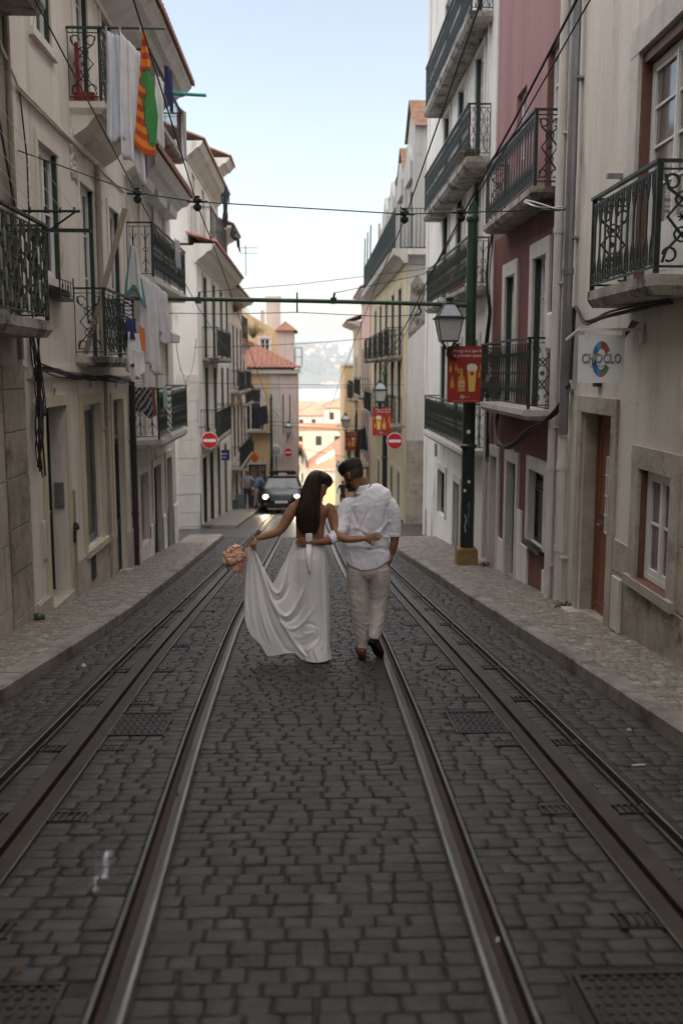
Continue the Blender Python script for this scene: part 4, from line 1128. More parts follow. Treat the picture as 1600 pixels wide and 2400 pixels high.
rl = MB(FF(31.0)); rail_panel(rl, (2.75,5.33,.25), (6.5,5.33,.25), 1.25, 'plain', .016); rl.build('terrace_railing','iron_dark',G)
FGA = RX(3.35)
wall(G, FGA, 31.6, 48.0, 5.3, 8.2, [(33,34.1,5.5,7.5),(36,37.1,5.5,7.5),(39.6,40.7,5.5,7.5),(43,44.1,5.5,7.5)], 'plaster_grey', name='attic_wall', thick=6)
for u in (33,36,39.6,43): window(G, FGA, u,u+1.1,5.5,7.5,'case', fm='green_paint', ny=2)
mb = MB(FGA)
for u in (31.6,34.8,38.2,41.6,45,47.8): MB(FGA).box(u,u+.35,5.3,8.5,.0,.12).build('attic_pier','plaster_grey',G)
for u in (32.6,35.7,39.2,42.6): MB(FGA).prism([(u,7.75),(u+1.9,7.75),(u+1.9,8.3),(u+.95,9.0),(u,8.3)], .0, .14, axis=2).build('attic_pediment','plaster_grey',G)
rl = MB(FGA); rail_panel(rl, (36,8.5,-.2), (46,8.0,-.2), 1.3, 'scroll', .015); rl.build('parapet_railing','iron_dark',G)
mb = MB(FGA)
for u, h in ((32.0,10.2),(35.2,9.4)):
    mb.prism([(u,8.2),(u+2.4,8.2),(u+2.4,h-.9),(u+1.2,h),(u,h-.9)], -3.5, .05, axis=2)
mb.build('gable','plaster_grey',G)
mb = MB(FGA)
for u, h in ((32.0,10.2),(35.2,9.4)):
    mb.add([(u-.15,h-1.0,.15),(u+1.2,h+.08,.15),(u+1.2,h+.08,-3.6),(u-.15,h-1.0,-3.6)],[(0,1,2,3)]); mb.add([(u+2.55,h-1.0,.15),(u+1.2,h+.08,.15),(u+1.2,h+.08,-3.6),(u+2.55,h-1.0,-3.6)],[(0,1,2,3)])
mb.build('gable_roof','roof_tile_old',G)

Hh = farhouse('salmon pink house with black balconies next to the yellow corner house', RX(2.9), 2.9, 48.52, 56.5, -9.5, 5.6, 'plaster_salmon',
    [(-3.0,-.6),(.4,2.8)], [49.4, 51.8, 54.2], 1.1, bal=[(49.0,55.6,.35),(49.0,51.4,-3.1)], gr=[(49.6,50.7,-6.8,-4.0,.2),(53,54.1,-7.6,-4.6,.2)], fm='green_paint', balstyle='plain', over=.5)
Ii = farhouse('narrow yellow house with a wide tiled eave, third beyond the right side street', RX(2.75), 2.75, 56.52, 64, -12, 4.4, 'plaster_yellow',
    [(-3.6,-1.2),(0,2.4)], [57.6, 60.4], 1.1, bal=[(57.2,61.9,-.05),(57.2,61.9,-3.7)], gr=[(58.6,59.7,-8.4,-5.4,.2)], fm='white_paint', balstyle='cast', over=.7)
I2 = bld('yellow gable wall with one green-shuttered window, last before the downhill gap on the right', 3, 69, 'house')
FI = FF(69)
wall(I2, FI, 2.40, 7, -16, 1.95, [(2.72,3.1,-.45,.9,.1)], 'plaster_ochre', thick=12)
window(I2, FI, 2.72,3.1,-.45,.9,'case', fm='green_paint', nx=1)
mb = MB(FI); mb.box(2.60,2.71,-.5,.95,.0,.05); mb.box(3.11,3.24,-.5,.95,0,.05); mb.build('shutter','green_paint',I2)
mb = MB(FI); mb.box(2.3,7.1,1.95,2.15,-12,.15); mb.build('parapet','plaster_white',I2)

# added unseen house behind the viewpoint, darkens the near street
Bk = bld('added unseen cream house behind the viewpoint, shading the near street', 0, -14, 'house')
wall(Bk, FR((0,-13.2,0),(1,0,0),(0,1,0)), -3.3, 3.3, -2, 6.5, [(-2.2,-1.2,3,4.8,.2),(1.2,2.2,3,4.8,.2),(-.6,.6,1.4,3.6,.2)], 'plaster_cream', thick=4)
for o in ((-2.2,-1.2,3,4.8),(1.2,2.2,3,4.8),(-.6,.6,1.4,3.6)): window(Bk, FR((0,-13.2,0),(1,0,0),(0,1,0)), *o, 'case')
# ================================================================ downhill town, river and far shore
mat('earth', (.16,.15,.12), (.26,.24,.19), .4, .9)
mat('water', (.26,.33,.40), (.32,.39,.46), .02, .30)
mat('far_green', (.035,.055,.03), (.07,.09,.05), .03, .9, c3=(.20,.17,.12), s3=.012, t3=.55)
mat('wall_white', (.50,.49,.47), (.60,.59,.56), .5, .8)
mat('wall_sand', (.46,.38,.30), (.54,.46,.37), .5, .8)
mat('wall_green', (.42,.47,.41), (.50,.54,.47), .3, .8)
mb = MB(); ys = [-40,-10,20,46,50,55,60,70,80,100,130,160,200,230,300,400,500,650,700]
for y in ys:
    for x in (-700, -60, -2.62, 2.62, 60, 700):
        mb.v.append(Vector((x, y, gz(y) - (.25 if y < 150 else .3))))
for i in range(len(ys)-1):
    for j in range(5): mb.f.append([i*6+j, i*6+j+1, (i+1)*6+j+1, (i+1)*6+j]); mb.mi.append(0)
tag(mb.build('terrain', 'earth'), kind='structure')
mb = MB(); mb.quad((-2500, 690, -53.6), (2500, 690, -53.6), (2500, 3400, -53.6), (-2500, 3400, -53.6))
tag(mb.build('river', 'water'), kind='structure')
# far shore
mb = MB(); nx, ny = 160, 26
for j in range(ny):
    for i in range(nx):
        x = -2400 + 4800*i/(nx-1); t = j/(ny-1); y = 3050 + 1500*t
        r1 = 1/(1+math.exp((x - 60)/70))
        top = 62 + 36*r1 + 10*math.sin(x/170) + 7*math.sin(x/61+1)
        z = -54 + (top+54) * min(1, (t*2.4))**.75 + 9*noise.noise(Vector((x/90, y/120, 0))) * min(1, t*3)
        mb.v.append(Vector((x, y + 30*math.sin(x/200), z)))
for j in range(ny-1):
    for i in range(nx-1): mb.f.append([j*nx+i, j*nx+i+1, (j+1)*nx+i+1, (j+1)*nx+i]); mb.mi.append(0)
tag(mb.build('far_hills', 'far_green', smooth=True), kind='structure')
def hillz(x, y):
    t = (y - 30*math.sin(x/200) - 3050)/1500
    r1 = 1/(1+math.exp((x - 60)/70)); top = 62 + 36*r1 + 10*math.sin(x/170) + 7*math.sin(x/61+1)
    return -54 + (top+54) * min(1, max(0, t*2.4))**.75
# wooded crest: clumps of crowns
rg = random.Random(9)
mb = MB()
for i in range(2600):
    x = rg.uniform(-260, 230); y = rg.uniform(3150, 3720)
    if x > 40 and rg.random() < .6: continue
    z = hillz(x, y); s = rg.uniform(3, 6.5)
    for k in range(3):
        cx, cy, cz = x+rg.uniform(-s,s)*.6, y+rg.uniform(-s,s)*.6, z+s*.5+rg.uniform(-.2,.6)*s
        a = rg.uniform(0, 6)
        pts = [(cx+s*.8*math.cos(a+q*2.1), cy+s*.8*math.sin(a+q*2.1), cz+rg.uniform(-.3,.3)*s) for q in range(3)] + [(cx, cy, cz+s*.9), (cx,cy,cz-s*.6)]
        mb.add(pts, [(0,1,3),(1,2,3),(2,0,3),(0,1,4),(1,2,4),(2,0,4)])
tag(mb.build('far_wood', 'far_green'), 'distant wood on the far shore ridge', 'trees', kind='stuff')
def small_building(x, y, w_, d_, h, z, m, label, grp, roofm='roof_tile_orange', flat=False, wins=True, cat='house', rz=0):
    o = T('far_building', label, cat, (x, y, z), grp, rz)
    mb = MB(); mb.box(-w_/2, w_/2, -d_/2, d_/2, -6, h); mb.build('wall', m, o, local=True)
    if flat: mb = MB(); mb.box(-w_/2-.2, w_/2+.2, -d_/2-.2, d_/2+.2, h+.001, h+.6)
    else:
        mb = MB(); e = .5; r = min(w_, d_)*.5
        W_, D2 = w_/2+e, d_/2+e; rh = min(w_, d_)*.24
        rx = max(0, W_-D2); ry = max(0, D2-W_)
        mb.add([(-W_,-D2,h),(W_,-D2,h),(W_,D2,h),(-W_,D2,h),(-rx,-ry,h+rh),(rx,ry if ry else 0,h+rh)], [(0,1,2,3),(0,1,5,4) if rx else (0,1,4),(1,2,5) if rx else (1,2,5,4),(2,3,4,5) if rx else (2,3,5),(3,0,4) if rx else (3,0,4,5)])
    mb.build('roof', roofm, o, local=True)
    if wins:
        n = max(2, int(w_/3.2)); fl = max(1, int(h/3.3))
        mb = MB()
        for i in range(n):
            for k in range(fl):
                cx = -w_/2 + w_*(i+.5)/n; cz = h - 1.9 - k*3.2
                mb.box(cx-.5, cx+.5, -d_/2-.03, -d_/2+.02, cz-.8, cz+.8)
        wo = mb.build('windows', 'glass', o, local=True); wo['kind'] = 'stuff'
    return o
rg = random.Random(21)
# across the river: houses on the crest, in the slope and at the water
k = 0
names_ = ['cream', 'white', 'pale', 'sunlit', 'small', 'wide']
for i in range(34):
    x = rg.uniform(-20, 330) if i < 24 else rg.uniform(60, 300); y = rg.uniform(3420, 3650) if i < 24 else rg.uniform(3250, 3400)
    w_ = rg.uniform(9, 26)
    small_building(x, y, w_, 12, rg.uniform(6, 13), hillz(x, y)-2, 'wall_white' if rg.random() < .7 else 'wall_sand', 'pale distant house among others on the ridge across the river', 'houses on the far shore ridge', wins=False, flat=rg.random() < .4)
small_building(118, 3560, 34, 20, 30, hillz(118,3560)-4, 'wall_white', 'tallest white block on the ridge across the river', None, flat=True, wins=False, cat='building')
for x, w_ in ((42, 24), (62, 20), (86, 30)):
    small_building(x, 3085, w_, 14, 11 if w_ != 20 else 15, -53, 'wall_white', {24:'white waterside house across the river, left of its pair',20:'taller reddish-roofed waterside house across the river, in the middle',30:'wide white waterside house across the river, right of its pair'}[w_], 'waterside houses across the river', wins=False)
# the lower town
def town(x, y, w_, d_, top, m, label, **kw):
    z = gz(y); small_building(x, y, w_, d_, top - z, z, m, label, 'houses of the lower town', **kw)
town(9.5, 175, 26, 10, -8.6, 'wall_green', 'large pale green building with rows of windows down the hill', flat=True)
town(-10, 152, 17, 16, -10.2, 'wall_white', 'bright white gable wall at the left of the downhill gap')
town(13, 225, 20, 14, -6.6, 'wall_white', 'orange tiled house with a white chimney in the middle of the downhill gap')
town(18, 360, 24, 16, -11.8, 'wall_white', 'house with a big square orange roof just below the river, right of the gap')
town(-2, 300, 26, 18, -12.2, 'wall_sand', 'broad sand-coloured house with orange roof, left part of the gap')
town(4, 262, 16, 14, -10.0, 'wall_white', 'white house with orange roof behind the pale green one')
town(-9, 400, 24, 16, -14.5, 'wall_white', 'distant white house with faded roof near the river')
town(8, 440, 22, 14, -15.8, 'wall_sand', 'distant sand-coloured house with faded roof near the river')
town(26, 300, 18, 14, -9.5, 'wall_sand', 'sunlit sand-coloured house at the right of the gap')
town(-22, 230, 18, 20, -9.5, 'wall_white', 'white house half hidden by the yellow house')
for i in range(26):
    x = rg.choice([-1, 1]) * rg.uniform(26, 120); y = rg.uniform(200, 560)
    town(x, y, rg.uniform(12,22), rg.uniform(10,16), gz(y)+rg.uniform(9,15), rg.choice(['wall_white','wall_sand','wall_green']), 'tile-roofed house in the lower town off to one side')
# the house closing the foot of the street: yellow base, grey storey, hipped roof with a white parapet
Q = T('house', 'house at the foot of the street: yellow base, grey upper storey and red hipped roof', 'house', (2, 150, gz(150)))
FQ = FF(150)
wall(Q, FQ, -.4, 11, -22, -15.2, [(.9,1.9,-19.2,-17.2,.2),(4.0,5.0,-19.2,-17.2,.2),(7,8,-19.2,-17.2,.2)], 'plaster_ochre', thick=12)
wall(Q, FQ, -.4, 11, -15.2, -13.35, [(.9,1.9,-15.1,-13.9,.2),(4.0,5.0,-15.1,-13.9,.2),(7,8,-15.1,-13.9,.2)], 'plaster_grey', thick=12, name='upper_wall')
for o in ((.9,1.9),(4,5),(7,8)):
    window(Q, FQ, *o, -19.2,-17.2,'case'); window(Q, FQ, *o, -15.1,-13.9,'case')
MB(FQ).box(-.6,11.2,-15.3,-15.1,-.0,.2).box(-.7,11.3,-13.6,-13.35,0,.35).build('cornice','stone_trim',Q)
mb = MB(FQ); mb.add([(-.8,-13.35,.4),(11.4,-13.35,.4),(11.4,-9.0,-6),(4.6,-9.0,-6),(.6,-12.2,-1.6),(-.8,-13.35,-12),(11.4,-13.35,-12)],[(0,1,2,3,4),(0,4,3,5),(3,2,6,5)]); mb.build('roof','roof_tile_orange',Q)
mb = MB(FQ); mb.add([(.9,-12.1,.1),(4.4,-9.9,.1),(4.4,-10.9,.1),(.9,-12.7,.1),(.9,-12.1,-.3),(4.4,-9.9,-.3),(4.4,-10.9,-.3),(.9,-12.7,-.3)],[(0,1,2,3),(4,5,6,7),(0,1,5,4),(1,2,6,5),(2,3,7,6),(3,0,4,7)]); mb.build('parapet','white_paint',Q)
mb = MB(FQ); 
for x in (6.5,): mb.box(x,x+.9,-10,-7.9,-5,-4)
mb.build('chimney','plaster_white',Q)
# low walls and houses lining the drop between the crest and that house
for (x0, x1, y0, y1, zt, m, lab) in ((-7, -1.3, 70, 84, -6.6, 'plaster_pale_pink', 'pinkish house with ivy, below the yellow house on the left'), (-9, -2.2, 86, 112, -8.2, 'wall_white', 'small white house further down on the left of the lane'), (3.0, 9, 82, 100, -4.0, 'plaster_pale_pink', 'pale house further down on the right of the lane'), (3.2, 9, 104, 130, -8, 'plaster_yellow', 'yellowish house furthest down on the right of the lane')):
    q = T('house', lab, 'house', ((x0+x1)/2, (y0+y1)/2, gz((y0+y1)/2)))
    fr = LX(x1) if x1 < 0 else RX(x0)
    wn = [(y0+1.5+i*3, y0+2.5+i*3, zt-2.6, zt-1.0, .15) for i in range(int((y1-y0-2)/3))]
    wall(q, fr, y0, y1, -26, zt, wn, m, thick=abs(x1-x0))
    for o in wn: window(q, fr, *o[:4], 'case', fm='green_paint')
    eave(q, fr, y0-.1, y1, zt+.05, .4, m='roof_tile_orange', pitch=.4)
# added unseen block behind the right-hand houses, keeps sun off the street
bb = T('rear_sun_blocker', 'added unseen tall block behind the right-hand terrace, blocking the sun', 'building', (18, 20, gz(20)))
mb = MB(); mb.box(13, 24, -30, 100, -16, 19); mb.build('wall', 'plaster_cream', bb); mb = MB(); mb.box(12.8,24.2,-30.2,100.2,19.01,19.4); mb.build('roof','roof_tile',bb)
# ================================================================ overhead line, masts, lamps, posters, signs
def text_mesh(txt, size, fr, u, v, w, name, m, parent, align='CENTER', sx=1.0, ext=.002, bold=0.0):
    cu = bpy.data.curves.new('t', 'FONT'); cu.body = txt; cu.size = size; cu.align_x = align; cu.align_y = 'CENTER'; cu.extrude = 0; cu.offset = bold; cu.resolution_u = 2
    ob = bpy.data.objects.new('t', cu); sc.collection.objects.link(ob)
    dg = bpy.context.evaluated_depsgraph_get(); dg.update()
    me = bpy.data.meshes.new_from_object(ob.evaluated_get(dg)); 
    mb = MB(fr)
    mb.add([(u + q.co.x*sx, v + q.co.y, w) for q in me.vertices], [tuple(p.vertices) for p in me.polygons])
    bpy.data.objects.remove(ob); bpy.data.curves.remove(cu); bpy.data.meshes.remove(me)
    return mb.build(name, m, parent)
mat('poster_red', (.33,.03,.02), (.40,.042,.026), 2, .45)
mat('beer', (.55,.26,.03), (.70,.40,.05), 12, .35)
mat('beer_pale', (.80,.55,.12), None, rough=.35)
mat('foam', (.80,.76,.66), None, rough=.6)
mat('print_white', (.75,.72,.70), None, rough=.5)
mat('sign_red', (.50,.02,.025), None, rough=.35)
mat('sign_white', (.78,.78,.78), None, rough=.35)
mat('sign_orange', (.72,.16,.03), None, rough=.4)
mat('sign_blue', (.02,.04,.22), None, rough=.4)
mat('lamp_glass', (.48,.48,.46), (.60,.60,.58), 3, .25, spec=.7)
mat('ochre_box', (.20,.12,.04), (.30,.19,.08), 5, .8)
mat('ceramic', (.62,.62,.60), None, rough=.25)

def lantern(x, y, z, s, label, arm=None, parent=None):
    """Lisbon lantern; z = level of its shoulder"""
    t = T('street_lamp', label, 'street lamp', (x, y, z), 'street lamps on brackets') 
    def fr4(a, za, b, zb, r, mb):
        for i in range(4):
            sx, sy = [(-1,-1),(1,-1),(1,1),(-1,1)][i]; mb.tube([(sx*a, sy*a, za), (sx*b, sy*b, zb)], r, 4)
        for zz, q in ((za,a),(zb,b)):
            for i in range(4):
                p = [(-1,-1),(1,-1),(1,1),(-1,1)]; (a0,a1),(b0,b1) = p[i], p[(i+1) % 4]; mb.tube([(a0*q,a1*q,zz),(b0*q,b1*q,zz)], r, 4)
    mb = MB(); a = .235*s; b = .135*s
    fr4(a*.86, 0, b, -.36*s, .012*s, mb); fr4(a*.82, .02*s, .085*s, .22*s, .011*s, mb)
    mb.box(-a, a, -a, a, -.018*s, .012*s)
    mb.box(-b-.01, b+.01, -b-.01, b+.01, -.375*s, -.35*s)
    mb.lathe([(.085*s,.21*s),(.10*s,.235*s),(.055*s,.26*s),(.05*s,.30*s),(.075*s,.315*s),(.02*s,.345*s),(0,.35*s)], (0,0,0), 10, axis=2)
    for q in ((-1,-1),(1,-1),(1,1),(-1,1)): mb.tube([(q[0]*b*.8,q[1]*b*.8,-.375*s),(q[0]*b*.35,q[1]*b*.35,-.46*s),(0,0,-.53*s)], .011*s, 4)
    mb.lathe([(.02*s,-.62*s),(.04*s,-.58*s),(.035*s,-.53*s),(.015*s,-.48*s)], (0,0,0), 8, axis=2)
    mb.build('lantern_frame', 'green_paint', t, local=True)
    mb = MB()
    for i in range(4):
        p = [(-1,-1),(1,-1),(1,1),(-1,1)]; (a0,a1),(b0,b1) = p[i], p[(i+1) % 4]; q = a*.84; r = b*.97
        mb.quad((a0*q,a1*q,-.01*s),(b0*q,b1*q,-.01*s),(b0*r,b1*r,-.35*s),(a0*r,a1*r,-.35*s))
    mb.build('lamp_panes', 'lamp_glass', t, local=True)
    mb = MB()
    for i in range(4):
        p = [(-1,-1),(1,-1),(1,1),(-1,1)]; (a0,a1),(b0,b1) = p[i], p[(i+1) % 4]; q = a*.80; r = .083*s
        mb.quad((a0*q,a1*q,.022*s),(b0*q,b1*q,.022*s),(b0*r,b1*r,.215*s),(a0*r,a1*r,.215*s))
    mb.build('lamp_roof', 'glass_light', t, local=True)
    if arm:
        mb = MB(); ax, ay = arm
        mb.tube([(0,0,-.58*s),(ax*.3,ay*.3,-.66*s),(ax*.7,ay*.7,-.55*s),(ax,ay,-.50*s)], .018, 6)
        mb.tube([(ax*.4,ay*.4,-.62*s),(ax*.8,ay*.8,-.85*s),(ax,ay,-.95*s)], .012, 5)
        mb.build('bracket', 'green_paint', t, local=True)
    return t
def poster(x0, x1, z0, z1, y, label, mirror=False, text=True, tilt=0):
    t = T('poster_panel', label, 'poster', ((x0+x1)/2, y, z0), 'red beer posters fixed to the masts')
    W_, H_ = x1-x0, z1-z0
    fr = FR(((x0+x1)/2, y, z0), (1,0,0), (0,-1,0))
    mb = MB(fr); mb.box(-W_/2, W_/2, 0, H_, -.012, 0); mb.build('panel', 'poster_red', t)
    u = W_/.6; s = -1 if mirror else 1
    if text:
        text_mesh('Amigo é o que dá', .066*u, fr, .03*u, H_-.075*u, .002, 'lettering', 'print_white', t, bold=.0012)
        text_mesh('o primeiro passo', .066*u, fr, .03*u, H_-.150*u, .002, 'lettering', 'print_white', t, bold=.0012)
        text_mesh('cerveja', .026*u, fr, .035*u, .095*u, .002, 'lettering', 'print_white', t)
        mb = MB(fr); mb.tube([(-.05*u+.032*u*math.cos(a), .095*u+.032*u*math.sin(a), .003) for a in np.linspace(0,2*PI,16)], .004, 4); mb.box(-.073*u,-.027*u,.088*u,.102*u,.001,.003); mb.build('emblem','print_white',t)
        mb = MB(fr)
        for i in range(34): mb.box(-.2*u+i*.012*u, -.2*u+i*.012*u+.008*u, .028*u, .033*u, .001, .002)
        mb.build('small_print','print_white',t)
    else:
        text_mesh('Amigo é o que dá', .066*u, fr, .03*u, H_-.075*u, .002, 'lettering', 'print_white', t); text_mesh('o primeiro passo', .066*u, fr, .03*u, H_-.150*u, .002, 'lettering', 'print_white', t)
    c = -.07*s*u
    bot = [(-.055,0),(.055,0),(.058,.03),(.058,.19),(.045,.235),(.02,.27),(.018,.37),(-.018,.37),(-.02,.27),(-.045,.235),(-.058,.19),(-.058,.03)]
    mb = MB(fr); mb.prism([(c+p[0]*u, .18*u+p[1]*u) for p in bot], .001, .006); b_ = mb.build('bottle_picture','beer',t)
    mb = MB(fr); mb.lathe([(.001,.006),(.050*u,.0065),(.050*u,.0085),(0,.009)], (c,.30*u,0), 14, axis=2); mb.build('bottle_label','print_white',t)
    mb = MB(fr); mb.tube([(c+.033*u*math.cos(a), .30*u+.033*u*math.sin(a), .011) for a in np.linspace(0,2*PI,14)], .005, 4); mb.box(c-.03*u,c+.03*u,.292*u,.308*u,.009,.0125); mb.build('bottle_emblem','sign_red',t)
    c = .10*s*u
    gl = [(-.05,0),(.05,0),(.075,.36),(-.075,.36)]
    mb = MB(fr); mb.prism([(c+p[0]*u, .18*u+p[1]*u) for p in gl], .001, .006); mb.build('glass_picture','beer_pale',t)
    rg = random.Random(3)
    mb = MB(fr); mb.prism([(c-.078*u,.52*u),(c+.078*u,.52*u),(c+.085*u,.58*u),(c+.05*u,.625*u),(c-.04*u,.63*u),(c-.085*u,.60*u)], .007, .011); mb.build('foam_picture','foam',t)
    mb = MB(fr); mb.lathe([(.001,.008),(.03*u,.0085),(.03*u,.0095),(0,.010)], (c,.47*u,0), 12, axis=2); mb.build('glass_emblem','sign_red',t)
    for (bx, by, k) in ((-.22,.24,.5),(-.25,.5,.32),(-.16,.52,.3),(.24,.52,.32),(.27,.25,.5),(.22,.40,.35),(-.12,.48,.25)):
        MB(fr).prism([(bx*u+p[0]*u*k, by*u+p[1]*u*k) for p in bot], .001, .004).build('small_bottle_picture','beer',t)
    mb = MB(fr); mb.box(W_/2, W_/2+.12, H_*.85, H_*.87, -.02, -.0); mb.box(W_/2, W_/2+.12, H_*.12, H_*.14, -.02, -.0); mb.build('clamps','pole_black',t)
    return t

def mast(x, y, ztop, label, r=.105, beam=None):
    t = T('tram_mast', label, 'mast', (x, y, gz(y)+PAVZ), 'green masts of the overhead line')
    zb = gz(y)+PAVZ
    mb = MB(); mb.box(x-.17, x+.17, y-.17, y+.17, zb-.1, zb+.27); mb.box(x-.15,x+.15,y-.15,y+.15,zb+.27,zb+.29); mb.build('base','ochre_box',t, bevel=.01)
    mb = MB(); mb.tube([(x,y,zb+.25),(x,y,zb+2.75)], [r*1.08,r], 16); mb.lathe([(r*1.05,0),(r*1.35,.03),(r*1.35,.06),(r*1.05,.09)], (x,y,zb+1.95), 16, axis=2); mb.build('lower_shaft','pole_black',t, smooth=False)
    mb = MB(); mb.tube([(x,y,zb+2.75),(x,y,ztop-.4),(x,y,ztop-.38)], [r*.86,r*.74,r*.72], 16)
    mb.lathe([(r*.74,-.42),(r*1.0,-.38),(r*1.0,-.33),(r*.7,-.28),(r*.55,-.12),(r*.2,-.04),(0,0)], (x,y,ztop), 14, axis=2); mb.build('upper_shaft','pole_green',t, smooth=False)
    return t
MA = mast(2.62, 16.3, 4.45, 'green and black mast on the right pavement carrying the crossbeam over the street')
mb = MB()
mb.tube([(2.62,16.3,2.73),(2.2,16.3,2.745),(1.0,16.3,2.775),(0,16.3,2.795),(-1.2,16.3,2.815),(-2.99,16.3,2.83)], .034, 10)
cb_ = mb.build('crossbeam','pole_green',MA)
mb = MB()
for x in (-1.80, .38): mb.lathe([(.05,-.05),(.05,.05)], (x,16.3,2.80), 8, axis=2); mb.tube([(x,16.3,2.83),(x+.02,16.3,2.93)], .02, 5)
mb.tube([(-.21,16.3,2.93),(-.21,16.3,2.62)], .013, 5)
for x, s in ((1.76,1),(-2.36,-1)):
    mb.tube([(x,16.3,2.74),(x+.02*s,16.3,2.68),(x+.05*s,16.3,2.63),(x+.0*s,16.3,2.58),(x-.06*s,16.3,2.575)], .02, 6)
mb.build('hangers','pole_green',cb_)
rgs = random.Random(2)
for (dx, z, r_, m_) in ((-.02,.68,.034,'sticker'),(-.06,.46,.016,'sticker'),(.0,-.15,.026,'sticker'),(-.06,-.30,.026,'sticker')):
    a = math.asin(max(-1,min(1,dx/.11)))
    fr = FR((2.62 + .113*math.sin(a), 16.3-.113*math.cos(a), z), (math.cos(a), math.sin(a), 0), (math.sin(a), -math.cos(a), 0))
    mb = MB(fr); mb.lathe([(r_,0),(r_,.003)], (0,0,0), 12, axis=2); mb.build('sticker','print_white',MA)
fr = FR((2.62,16.3-.114,0), (1,0,0), (0,-1,0)); mb = MB(fr)
mb.tube([(-.02,-.75,0),(.02,-.62,0),(-.02,-.55,0),(.02,-.48,0),(.0,-.90,0)], .008, 4); mb.build('paint_scrawl', mat('teal_paint', (.03,.22,.18), rough=.5), MA)
mb = MB(fr); mb.tube([(-.06,-.70,.0),(-.03,-.8,0),(-.06,-.9,0),(-.04,-1.0,0)], .005, 4); mb.build('paint_scrawl','print_white',MA)
lantern(2.22, 16.0, 2.51, 1.0, 'nearest lantern with milky panes, hung in front of the crossbeam by the green mast', arm=(.40,.25))
poster(2.22, 2.82, 1.16, 2.07, 16.08, 'nearest red beer poster on the big mast: Amigo é o que dá o primeiro passo')
mast(2.32, 30.8, 1.9, 'second mast on the right, behind the smaller red poster', r=.08)
lantern(2.12, 30.2, 1.08, .95, 'second lantern on the right, above the smaller red poster in front of the yellow house', arm=(.2,.5))
poster(1.89, 2.47, -.31, .56, 30.2, 'second red beer poster, halfway down on the right beside the no-entry sign', mirror=True)
mast(2.25, 48.4, -.2, 'third mast far down on the right pavement', r=.08)
lantern(1.69, 47.8, -.72, 1.0, 'third lantern far down on the right, above the farthest red poster', arm=(.5,.4))
poster(1.67, 2.27, -2.22, -1.32, 48, 'farthest red beer poster, down the right side next to dark hanging cloth', mirror=False, text=False)
lantern(2.26, 80, -6.05, 1.0, "farthest lantern, just above the man's dark hair", arm=(.7,.0))
mast(-2.26, 57, .35, 'thin green mast in front of the yellow house at the left bend', r=.085)
lantern(-1.33, 59.3, -1.72, 1.0, 'small lantern on the pale corner of the yellow house', arm=(-.1,.6))

def noentry(x, y, z, r, label, wallx=None, wally=None, back=None):
    t = T('no_entry_sign', label, 'road sign', (x, y, z), 'no entry signs')
    fr = FR((x, y, z), (1,0,0), (0,-1,0))
    MB(fr).lathe([(r*.93,-.012),(r,-.008),(r,.0),(r*.94,.003)], (0,0,0), 28, axis=2).build('plate','sign_white',t)
    MB(fr).lathe([(r*.93,.003),(r*.93,.006)], (0,0,0), 28, axis=2).build('disc','sign_red',t)
    MB(fr).box(-r*.74, r*.74, -r*.17, r*.17, .006, .010).build('bar','sign_white',t)
    if wallx is not None:
        mb = MB(); mb.tube([(x, y+.02, z), (x, y+.02, z+r+.12), (wallx, wally or y+.02, z+r+.12)], .018, 6); mb.tube([(x, y+.02, z+r*.1),(x,y+.02,z-r*.2)], .02, 6); mb.build('bracket','pole_black',t)
    return t
noentry(-2.92, 28.6, -.34, .245, 'red no-entry disc on the left, on a bracket from the white corner house', wallx=-3.26, wally=29.0)
noentry(2.53, 29.6, -.44, .25, 'red no-entry disc on the right, on a bracket from the yellow corner house', wallx=2.96, wally=31.0)
noentry(-1.36, 59.4, -3.27, .27, 'small red no-entry disc far off on the pale wall of the yellow house')
t = T('traffic_mirror', 'round convex mirror by the green mast at the yellow house', 'mirror', (-2.08,59.2,-3.1))
fr = FR((-2.08,59.2,-3.1), (1,0,0), (0,-1,0))
MB(fr).lathe([(.30,-.05),(.33,0),(.30,.03)], (0,0,0), 20, axis=2).build('rim','foam',t); MB(fr).lathe([(.29,.03),(.2,.05),(0,.07)], (0,0,0), 20, axis=2).build('mirror_glass','glass_light',t)
mb = MB(); mb.tube([(-2.08,59.25,-3.1),(-2.08,59.25,-6.2)], .03, 6); mb.build('post','pole_black',t)
t = T('round_sign', 'orange oval shop sign on a bracket above the dark door', 'sign', (-2.83,50,-2.73))
mb = MB(); mb.lathe([(.19,-.04),(.24,-.02),(.24,.02),(.19,.04)], (0,0,0), 20, axis=0); mb.build('disc','sign_orange',t, local=True)
o_ = t; o_.rotation_euler = (0,0,R(55))
mb = MB(); mb.tube([(0,0,.05),(0,.5,.05),(-.1,.9,.05)], .015, 5); mb.build('bracket','pole_black',t, local=True)
t = T('shop_sign', 'small dark blue hanging shop sign with white mark, left side', 'sign', (-3.17,36,-1.4))
mb = MB(); mb.box(-.21,.21,-.02,.02,-.19,.19); mb.build('panel','sign_blue',t, local=True)
mb = MB(); mb.lathe([(.05,0),(.05,.01)],(0,0,0),10,axis=1); mb.box(-.12,.12,-.03,-.021,.02,.06); mb.box(-.08,.10,-.03,-.021,-.10,-.07); mb.build('mark','print_white',t, local=True)

